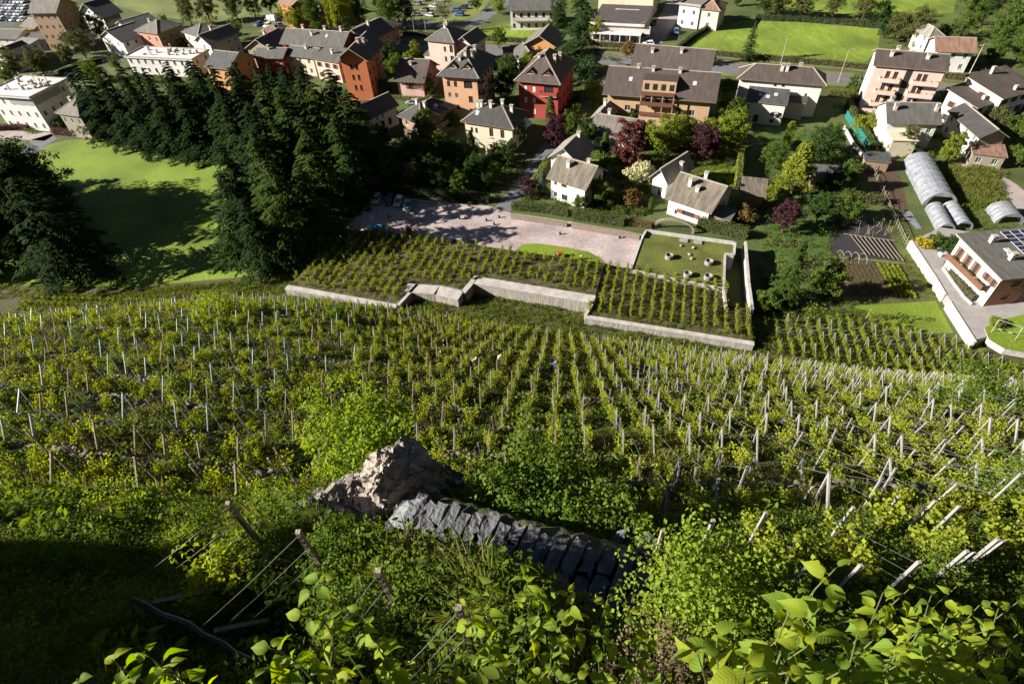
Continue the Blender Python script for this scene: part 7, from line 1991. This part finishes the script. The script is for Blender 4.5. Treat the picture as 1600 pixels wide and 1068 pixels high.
tunnel('big white plastic greenhouse tunnel beside the dug garden bed', (1432, 258), (1466, 322), 6.2, 3.2, 8)
tunnel('small plastic tunnel, left of the pair below the big greenhouse', (1458, 328), (1476, 362), 3.2, 1.9, 5)
tunnel('small plastic tunnel, right of the pair below the big greenhouse', (1483, 326), (1504, 358), 3.2, 1.9, 5)
tunnel('small plastic tunnel behind the balcony house roof', (1560, 330), (1575, 350), 5, 2.4, 4)
m_ = patch('film_sheet', [(1405, 330), (1422, 328), (1441, 357), (1432, 358)], 0.09, M_POLY, kind='structure')

# netted beds with frames, bean poles
fr = thing('bed_frame', 'grey timber frame of long bars over the dark netted bed', 'frame', (*pix(1300, 398, 0)[:2], 0))
O = pix(1300, 398, 0)
for u in np.linspace(0, 1, 9):
    a = np.array([1352 + 60 * u - 0, 396 + 12 * u]); b = np.array([1328 + 58 * u, 366 + 8 * u])
    A = pix(*a, 0.3) - O; B = pix(*b, 0.3) - O; m_ = MB(); m_.bar(Vector(A), Vector(B), 0.1, 0.06); m_.build('bar', M_POSTW, fr)
for (a, b) in (((1300, 401), (1415, 412)), ((1318, 365), (1398, 376))):
    m_ = MB(); m_.bar(Vector(pix(*a, 0.36) - O), Vector(pix(*b, 0.36) - O), 0.12, 0.08); m_.build('rail', M_POSTW, fr)
for q in range(4):
    c = pix(1312 + q * 12, 402 + q * 1.5, 0) - O; m_ = MB(); m_.tube([Vector(c) + Vector((0, 1.3 * math.cos(t), 1.4 * math.sin(t))) for t in np.linspace(0, math.pi, 9)], 0.03, 5); m_.build('hoop', M_GALV, fr)
fn = thing('pole_fence', 'old leaning pole fence along the dug garden beds', 'fence', (*pix(1350, 245, 0)[:2], 0)); O = pix(1350, 245, 0); r_ = random.Random(4)
path = [(1348, 240), (1372, 290), (1392, 335), (1412, 378), (1424, 398)]
PP = smooth_path([pix(*p, 0) for p in path], 8)
for i, p in enumerate(PP):
    m_ = MB(); b = Vector(p - O); m_.bar(b, b + Vector((r_.uniform(-.3, .3), r_.uniform(-.2, .2), r_.uniform(1.3, 1.9))), 0.08); m_.build('pole', M_POSTW, fn)
for i in range(len(PP) - 1):
    for zz in (0.6, 1.2): m_ = MB(); m_.bar(Vector(PP[i] - O) + Vector((0, 0, zz)), Vector(PP[i + 1] - O) + Vector((0, 0, zz + r_.uniform(-.1, .1))), 0.06); m_.build('rail', M_POSTW, fn)
bp_ = thing('bean_poles', 'tangle of crossed bean poles beside the netted bed', 'poles', (*pix(1375, 362, 0)[:2], 0)); O = pix(1375, 362, 0)
for q in range(26):
    c = Vector(pix(1360 + r_.uniform(-28, 35), 356 + r_.uniform(-10, 16), 0) - O); m_ = MB(); m_.bar(c, c + Vector((r_.uniform(-.8, .8), r_.uniform(-.5, .5), r_.uniform(1.4, 2.2))), 0.05); m_.build('pole', M_POSTW, bp_)
# vegetable rows
LET = [clump_mesh('lettuce', 26, 0.17, 0.16, 0.14, 0.7, LEAF['lime'], np.random.default_rng(5)), clump_mesh('seedling', 18, 0.14, 0.14, 0.12, 0.5, LEAF['olive'], np.random.default_rng(6))]
pts = []; idx = []; g = np.random.default_rng(15)
Q = [pix(*p, 0.02)[:2] for p in ((1312, 412), (1402, 412), (1432, 466), (1340, 462))]
for u in np.linspace(0.02, 0.98, 13):
    for v in np.linspace(0.02, 0.98, 26):
        p = (Q[0] * (1 - u) + Q[1] * u) * (1 - v) + (Q[3] * (1 - u) + Q[2] * u) * v
        if g.random() < 0.1: continue
        pts.append((p[0], p[1], 0.02)); idx.append(0 if u > 0.62 else 1)
tag(scatter('vegetable_rows', pts, [(0, 0, g.random() * 6) for _ in pts], [(2.2 if i_ == 0 else 1.4) * (0.8 + 0.4 * g.random()) for i_ in idx], idx, LET), 'rows of lettuces and seedlings in the brown vegetable bed', 'vegetables', kind='stuff')
# overgrown allotment right of the greenhouse
pts = [pix(1500 + 85 * g.random() - 20, 262 + 60 * g.random(), 0.02) for _ in range(420)]
pts = [p for p in pts if p[0] > 0]
tag(scatter('allotment_plants', pts, [(0, 0, g.random() * 6) for _ in pts], [1.2 + 1.4 * g.random() for _ in pts], [int(g.integers(len(PR))) for _ in pts], PR), 'weedy vegetable plants beyond the big greenhouse', 'plants', kind='stuff')

# green netting fence beside the hedge
M_NET = mat('teal netting', (0.02, 0.16, 0.15), rough=0.6, var=0.3, scale=2)
gf = thing('net_fence', 'teal green netting fence beside the thick hedge', 'fence', (*pix(1322, 186, 0)[:2], 0)); O = pix(1322, 186, 0)
PP = smooth_path([pix(*p, 0) for p in ((1320, 184), (1336, 208), (1356, 236))], 5)
for i in range(len(PP)):
    m_ = MB(); m_.bar(Vector(PP[i] - O), Vector(PP[i] - O) + Vector((0, 0, 2.1)), 0.06); m_.build('post', M_NET, gf)
    if i < len(PP) - 1:
        a = Vector(PP[i] - O); b = Vector(PP[i + 1] - O); m_ = MB()
        for q in range(16): m_.bar(a + Vector((0, 0, 0.1 + q * 0.125)), b + Vector((0, 0, 0.1 + q * 0.125)), 0.03, 0.085)
        m_.build('net_panel', M_NET, gf)
wall_run('garden_wall', 'white garden wall outside the teal netting', [(1320, 196), (1334, 222), (1348, 238)], 1.0, -0.2, 0.25, M_WHITE)

# concrete planters and pieces on the grass roof
for q, (x, y, lb) in enumerate([(1045, 403, 'left planter holding reddish soil'), (1107, 412, 'upper right empty planter'), (1074, 431, 'lower left leaning planter'), (1106, 435, 'lower right empty planter')]):
    P = pix(x, y, 2.9); o = thing('concrete_planter', 'round concrete ring on the grass roof, ' + lb, 'planter', (P[0], P[1], 2.9)); m_ = MB(); K = 20
    ro_, ri_, hh_ = 0.75, 0.6, 0.8
    for i in range(K):
        a, b = 2 * math.pi * i / K, 2 * math.pi * (i + 1) / K; ca, sa, cb, sb = math.cos(a), math.sin(a), math.cos(b), math.sin(b)
        m_.face([(ro_ * ca, ro_ * sa, 0), (ro_ * cb, ro_ * sb, 0), (ro_ * cb, ro_ * sb, hh_), (ro_ * ca, ro_ * sa, hh_)]); m_.face([(ro_ * ca, ro_ * sa, hh_), (ro_ * cb, ro_ * sb, hh_), (ri_ * cb, ri_ * sb, hh_), (ri_ * ca, ri_ * sa, hh_)])
        m_.face([(ri_ * ca, ri_ * sa, hh_), (ri_ * cb, ri_ * sb, hh_), (ri_ * cb, ri_ * sb, 0.3), (ri_ * ca, ri_ * sa, 0.3)])
    m_.build('ring', mat('weathered ring', (0.24, 0.22, 0.20), scale=2, var=0.4), o); m_ = MB(); m_.face([(ri_ * math.cos(2 * math.pi * i / K), ri_ * math.sin(2 * math.pi * i / K), 0.45) for i in range(K)]); m_.build('soil', mat('planter soil', (0.22, 0.08, 0.05)) if q == 0 else M_CONCD, o)
for q, (x, y) in enumerate([(1064, 385), (1083, 388), (1077, 398), (1080, 405)]):
    P = pix(x, y, 2.9); tag(boulder('garden_stone', (P[0], P[1], 3.05), (0.4, 0.4, 0.28), 40 + q, M_ROCK, 2, 0.2), 'pale rounded stone on the grass roof, ' + ('left', 'right', 'lower', 'lowest')[q] + ' of the small group', 'stone')
for q, (x, y) in enumerate([(1068, 376), (1090, 379)]):
    P = pix(x, y, 2.9); boxpart(thing('roof_hatch', ('left', 'right')[q] + ' grey hatch slab by the grass roof parapet', 'hatch', (P[0], P[1], 2.9), R(-20)), 'lid', (-0.8, 0.8, -0.5, 0.5, 0.0, 0.25), M_CONCD)
# grass island with kerb, and small things on it
patch('grass_island', [(806, 390), (818, 381), (840, 380), (885, 386), (920, 393), (942, 406), (950, 416), (900, 412), (806, 398)], 0.06, G_LAWN)
P = pix(875, 401, 0.06); o = thing('red_machine', 'small rusty red machine on the grass island', 'machine', (P[0], P[1], 0.06), 0.3)
boxpart(o, 'hopper', (-0.6, 0.6, -0.4, 0.4, 0.5, 1.1), mat('rusty red', (0.25, 0.06, 0.035))); 
for x in (-0.5, 0.5):
    m_ = MB(); m_.tube([(x, -0.5, 0.3), (x, -0.38, 0.3)], 0.3, 12); m_.build('wheel', M_TYRE, o); m_ = MB(); m_.tube([(x, 0.38, 0.3), (x, 0.5, 0.3)], 0.3, 12); m_.build('wheel', M_TYRE, o)
P = pix(908, 405, 0.06); o = thing('white_hydrant', 'small white standpipe on the grass island', 'standpipe', (P[0], P[1], 0.06)); m_ = MB(); m_.cyl(0, 0, 0, 0.8, 0.22, 0.18, 12); m_.build('column', M_WHITE, o); m_ = MB(); m_.cyl(0, 0, 0.8, 0.95, 0.26, 0.2, 12); m_.build('cap', M_WHITE, o)
# blue playhouse and brown timber stack at the parking edge
P = pix(592, 362, 0.03); o = thing('blue_tent', 'blue tarpaulin covered stall at the parking edge', 'stall', (P[0], P[1], 0.03), R(-15)); MBL = mat('blue tarpaulin', (0.02, 0.16, 0.36), var=0.25)
m_ = MB(); m_.face([(-1.2, -0.9, 1.3), (1.2, -0.9, 1.3), (1.2, 0, 1.9), (-1.2, 0, 1.9)]); m_.face([(-1.2, 0.9, 1.3), (-1.2, 0, 1.9), (1.2, 0, 1.9), (1.2, 0.9, 1.3)]); m_.build('cover', MBL, o)
for (a, b) in (((-1.15, -0.85), (1.15, -0.85)), ((-1.15, 0.85), (1.15, 0.85)), ((-1.15, -0.85), (-1.15, 0.85))): m_ = MB(); m_.bar((*a, 0.6), (*b, 0.6), 0.05, 1.2); m_.build('side', MBL, o)
P = pix(606, 366, 0.03); o = thing('blue_box', 'small blue bin beside the blue stall', 'bin', (P[0], P[1], 0.03), 0.2); boxpart(o, 'bin_body', (-0.5, 0.5, -0.4, 0.4, 0, 0.7), MBL); boxpart(o, 'lid', (-0.55, 0.55, -0.45, 0.45, 0.703, 0.78), MBL)
P = pix(641, 366, 0.03); o = thing('timber_stack', 'tall brown stack of timber at the parking edge', 'timber', (P[0], P[1], 0.03), 0.5)
for q in range(7): boxpart(o, 'plank', (-0.35 + 0.1 * q, -0.27 + 0.1 * q, -1.2, 1.2, 0, 1.6 + 0.12 * (q % 3)), M_SHUT)
M_MOUND = mat('mound grass', (0.045, 0.08, 0.014), var=0.4, scale=1)
for q, (x, y) in enumerate([(608, 339), (680, 349), (718, 342), (727, 342), (760, 345), (772, 351), (780, 340), (875, 366), (968, 372), (742, 336)]):
    P = pix(x, y, 0.04); o = thing('bollard', 'small dark bollard standing on the pink paving', 'bollard', (P[0], P[1], 0.03), 0, 'bollards on the parking'); m_ = MB(); m_.cyl(0, 0, 0, 0.55, 0.22, 0.18, 10); m_.build('post', M_TYRE, o); m_ = MB(); m_.cyl(0, 0, 0.55, 0.7, 0.2, 0.08, 10); m_.build('cap', M_TYRE, o)

number_off('bollards on the parking', 'small dark bollard on the pink paving', '')
# garden walls along the far side of the parking, arch gate
M_GWALL = mat('garden wall stone', (0.23, 0.18, 0.145), scale=2, var=0.4, bump=0.8, bscale=5)
wall_run('stone_garden_wall', 'stone garden wall at the left of the parking exit', [(798, 334), (845, 341), (886, 347)], 1.2, -0.2, 0.4, M_GWALL, joints=2.5)
wall_run('stone_garden_wall', 'stone garden wall below the bright clipped hedge', [(893, 348), (940, 356), (1000, 366)], 1.3, -0.2, 0.4, M_GWALL, joints=2.5)
wall_run('kerb_wall', 'low kerb along the villa hedge by the parking', [(590, 307), (640, 311), (705, 318), (766, 324)], 0.35, -0.1, 0.3, M_CONC)
P0 = pix(1022, 356, 0); P1 = pix(1084, 366, 0); d = P1 - P0; L = float(np.linalg.norm(d[:2])); o = thing('arch_gate', 'stone arch with dark iron gate in front of the lichened house', 'gate', (P0[0], P0[1], 0), math.atan2(d[1], d[0]))
m_ = MB(); K = 14
for i in range(K):
    t0, t1 = math.pi * i / K, math.pi * (i + 1) / K
    for y in (0, 0.45):
        m_.face([(L / 2 - L / 2 * math.cos(t0), y, 0.8 + 2.0 * math.sin(t0)), (L / 2 - L / 2 * math.cos(t1), y, 0.8 + 2.0 * math.sin(t1)), (L / 2 - (L / 2 - 0.5) * math.cos(t1), y, 0.8 + 1.55 * math.sin(t1)), (L / 2 - (L / 2 - 0.5) * math.cos(t0), y, 0.8 + 1.55 * math.sin(t0))])
    m_.face([(L / 2 - L / 2 * math.cos(t0), 0, 0.8 + 2.0 * math.sin(t0)), (L / 2 - L / 2 * math.cos(t1), 0, 0.8 + 2.0 * math.sin(t1)), (L / 2 - L / 2 * math.cos(t1), 0.45, 0.8 + 2.0 * math.sin(t1)), (L / 2 - L / 2 * math.cos(t0), 0.45, 0.8 + 2.0 * math.sin(t0))])
m_.box(0, 0.5, 0.002, 0.448, -0.3, 0.8); m_.box(L - 0.5, L, 0.002, 0.448, -0.3, 0.8); m_.build('arch', M_GWALL, o)
m_ = MB()
for q in range(14): x = 0.6 + (L - 1.2) * q / 13; m_.bar((x, 0.22, 0), (x, 0.22, 0.9 + 1.3 * math.sin(math.pi * (x / L))), 0.05)
m_.build('gate_bars', M_TYRE, o)

# undergrowth in gardens: scattered shrubs and grass tufts over the shaded plots
GP = [clump_mesh('garden_plant', 70, 0.8, 0.9, 0.26, 0.6, LEAF[k], np.random.default_rng(600 + q)) for q, k in enumerate(('dark', 'green', 'olive', 'lime'))]
AREAS = [([(588, 298), (600, 235), (660, 205), (725, 245), (805, 240), (830, 255), (780, 312), (700, 305)], 240, (6, 3, 1, 0.3)), ([(808, 300), (858, 268), (862, 300), (890, 325), (810, 322)], 70, (4, 4, 2, 1)), ([(945, 270), (1010, 270), (1020, 330), (990, 345), (930, 335)], 90, (4, 4, 2, 1)), ([(995, 200), (1140, 205), (1145, 250), (1090, 262), (1000, 250)], 110, (3, 4, 2, 3)),
         ([(1185, 205), (1320, 205), (1345, 300), (1300, 400), (1190, 400)], 190, (4, 4, 3, 1)), ([(855, 150), (900, 150), (860, 220), (850, 200)], 40, (5, 3, 1, 0.5)), ([(1300, 160), (1380, 165), (1500, 200), (1470, 250), (1360, 245)], 120, (3, 4, 3, 2)), ([(640, 80), (668, 82), (660, 115), (605, 120), (605, 85)], 50, (4, 3, 2, 1)), ([(1180, 400), (1300, 405), (1330, 480), (1470, 500), (1200, 500)], 160, (3, 4, 3, 2)),
         ([(1500, 40), (1600, 30), (1600, 120), (1480, 110)], 140, (4, 4, 2, 1)), ([(440, 0), (600, 10), (600, 55), (440, 40)], 120, (4, 4, 3, 2)), ([(55, 195), (130, 205), (90, 212), (30, 205)], 30, (3, 3, 3, 1)), ([(1375, 40), (1470, 45), (1450, 80), (1375, 85)], 60, (3, 3, 3, 1)), ([(930, 75), (990, 80), (985, 100), (940, 100)], 30, (3, 3, 3, 1)), ([(180, 85), (330, 100), (420, 110), (400, 150), (200, 130)], 80, (5, 3, 1, 0.3))]
pts = []; idx = []; g = np.random.default_rng(33)
for px_, n, wt in AREAS:
    Pp = [pix(*p, 0)[:2] for p in px_]; xs_ = [p[0] for p in Pp]; ys_ = [p[1] for p in Pp]; c = 0; w_ = np.array(wt, float); w_ /= w_.sum()
    while c < n:
        x = g.uniform(min(xs_), max(xs_)); y = g.uniform(min(ys_), max(ys_)); c += 1
        if inside(Pp, x, y): pts.append((x, y, 0.0)); idx.append(int(g.choice(4, p=w_)))
tag(scatter('garden_undergrowth', pts, [(0, 0, g.random() * 6) for _ in pts], [0.7 + 1.1 * g.random() ** 2 for _ in pts], idx, GP), 'low leafy undergrowth filling the village gardens', 'undergrowth', kind='stuff')

# ------------------------------------------------------------------ vineyard workers
SKIN = mat('skin', (0.45, 0.26, 0.18), var=0.1)


def person(label, px, pose, shirt, trousers, hair, face=0.0):
    P = hit(*px); root = thing('person', label, 'person', P, face)
    b = 0.55 if pose == 'bend' else 0.05      # forward lean of the torso (along -Y local)
    hip = Vector((0, 0, 0.92)); ch = hip + Vector((0, -0.42 * math.sin(b * 1.6), 0.42 * math.cos(b * 1.6))); nk = ch + Vector((0, -0.14 * math.sin(b * 1.7), 0.14 * math.cos(b * 1.7))); hd = nk + Vector((0, -0.10 - 0.1 * b, 0.16))
    V_ = [hip, ch, nk, hd, hd + Vector((0, -0.02, 0.12))]; E_ = [(0, 1), (1, 2), (2, 3), (3, 4)]; Rr = [0.15, 0.17, 0.06, 0.09, 0.075]; M_ = [1, 0, 2, 2, 3]
    for s_ in (-1, 1):
        n = len(V_); sh = ch + Vector((s_ * 0.19, 0, 0.04)); el = sh + Vector((s_ * 0.06, -0.16, -0.24)); wr = el + Vector((-s_ * 0.04, -0.22, 0.02 if pose != 'bend' else -0.12)); ha = wr + Vector((0, -0.09, -0.02))
        V_ += [sh, el, wr, ha]; E_ += [(1, n), (n, n + 1), (n + 1, n + 2), (n + 2, n + 3)]; Rr += [0.07, 0.048, 0.035, 0.03]; M_ += [0, 0, 2, 2]
        for k in range(3):
            V_.append(ha + Vector(((k - 1) * 0.03, -0.07, -0.02))); E_.append((n + 3, len(V_) - 1)); Rr.append(0.011); M_.append(2)
        n = len(V_); kn = Vector((s_ * 0.12, -0.06, 0.48)); an = Vector((s_ * 0.13, 0.03, 0.07)); to = Vector((s_ * 0.14, -0.14, 0.04))
        V_ += [Vector((s_ * 0.1, 0, 0.86)), kn, an, to]; E_ += [(0, n), (n, n + 1), (n + 1, n + 2), (n + 2, n + 3)]; Rr += [0.10, 0.07, 0.05, 0.04]; M_ += [1, 1, 1, 3]
    me = bpy.data.meshes.new('body'); me.from_pydata(V_, E_, []); tmp = bpy.data.objects.new('tmp', me); COL.objects.link(tmp)
    sk = tmp.modifiers.new('skin', 'SKIN'); tmp.modifiers.new('sub', 'SUBSURF').levels = 1
    for i, v in enumerate(me.skin_vertices[0].data): v.radius = (Rr[i], Rr[i]); v.use_root = (i == 0)
    dg = bpy.context.evaluated_depsgraph_get(); me2 = bpy.data.meshes.new_from_object(tmp.evaluated_get(dg)); bpy.data.objects.remove(tmp)
    me2.materials.clear()
    for c in (shirt, trousers, SKIN, hair): me2.materials.append(c)
    VV = np.array([tuple(v) for v in V_])
    for p in me2.polygons:
        c = np.array(p.center); p.material_index = M_[int(np.argmin(np.linalg.norm(VV - c, axis=1)))]; p.use_smooth = True
    me2.name = 'body'; obj('body', me2, root)
    h_ = boulder('hair', (0, 0, 0), (0.105, 0.115, 0.09), 60, hair, 2, 0.1, parent=root); h_.location = hd + Vector((0, 0.02, 0.09))
    return root


CL = {k: mat('cloth ' + k, c, var=0.15) for k, c in dict(black=(0.02, 0.02, 0.025), maroon=(0.10, 0.025, 0.03), white=(0.75, 0.74, 0.72), blue=(0.03, 0.05, 0.22), grey=(0.15, 0.15, 0.17), hairb=(0.04, 0.025, 0.015), cap=(0.7, 0.66, 0.6)).items()}
person('person in black standing among the vines', (696, 545), 'stand', CL['black'], CL['black'], CL['hairb'], 0.4)
person('person in dark maroon working left of the one in black', (686, 560), 'bend', CL['maroon'], CL['black'], CL['hairb'], 0.9)
person('person in a white shirt bending over the vines', (778, 572), 'bend', CL['white'], CL['grey'], CL['hairb'], 2.2)
person('person with a pale cap bending left of the white shirt', (737, 574), 'bend', CL['grey'], CL['black'], CL['cap'], 1.2)
person('person in blue bending among the vines on the right', (861, 580), 'bend', CL['blue'], CL['blue'], CL['hairb'], 1.6)

# rough grass over the garden plots and along the foot of the hill
GRASSA = [[(1190, 210), (1330, 240), (1345, 330), (1290, 400), (1300, 470), (1200, 500), (1190, 400)], [(1300, 465), (1330, 478), (1400, 520), (1470, 530), (1200, 500)], [(590, 300), (605, 240), (660, 205), (725, 245), (805, 245), (828, 255), (780, 312), (700, 306)], [(905, 235), (1020, 240), (1020, 335), (930, 335)], [(1000, 195), (1150, 200), (1155, 300), (1120, 290), (1000, 250)], [(-60, 440), (430, 447), (430, 470), (200, 470), (-60, 470)],
          [(1370, 225), (1500, 235), (1400, 245)], [(1400, 400), (1420, 395), (1470, 465), (1450, 470)], [(1420, 240), (1520, 262), (1560, 300), (1590, 360), (1520, 360), (1480, 300)], [(130, 120), (330, 105), (420, 115), (300, 150), (160, 140)], [(640, 85), (690, 92), (690, 120), (620, 118)], [(840, 160), (930, 120), (940, 135), (870, 205)]]
pts = []; g = np.random.default_rng(91)
for px_ in GRASSA:
    Pp = [pix(*p, 0)[:2] for p in px_]; A_ = np.array(Pp); lo = A_.min(0); hi = A_.max(0); n = int(min(2600, (hi - lo)[0] * (hi - lo)[1] * 2.4))
    for _ in range(n):
        x, y = g.uniform(lo, hi)
        if inside(Pp, x, y): pts.append((x, y, max(0.0, float(hz(x, y)))))
tag(scatter('garden_grass', pts, [(0, 0, g.random() * 6) for _ in pts], [0.5 + 0.7 * g.random() for _ in pts], [int(g.choice(len(PR), p=[.18, .2, .2, .14, .12, .14, .02])) for _ in pts], PR), 'rough grass and weeds over the garden plots', 'grass', kind='stuff')
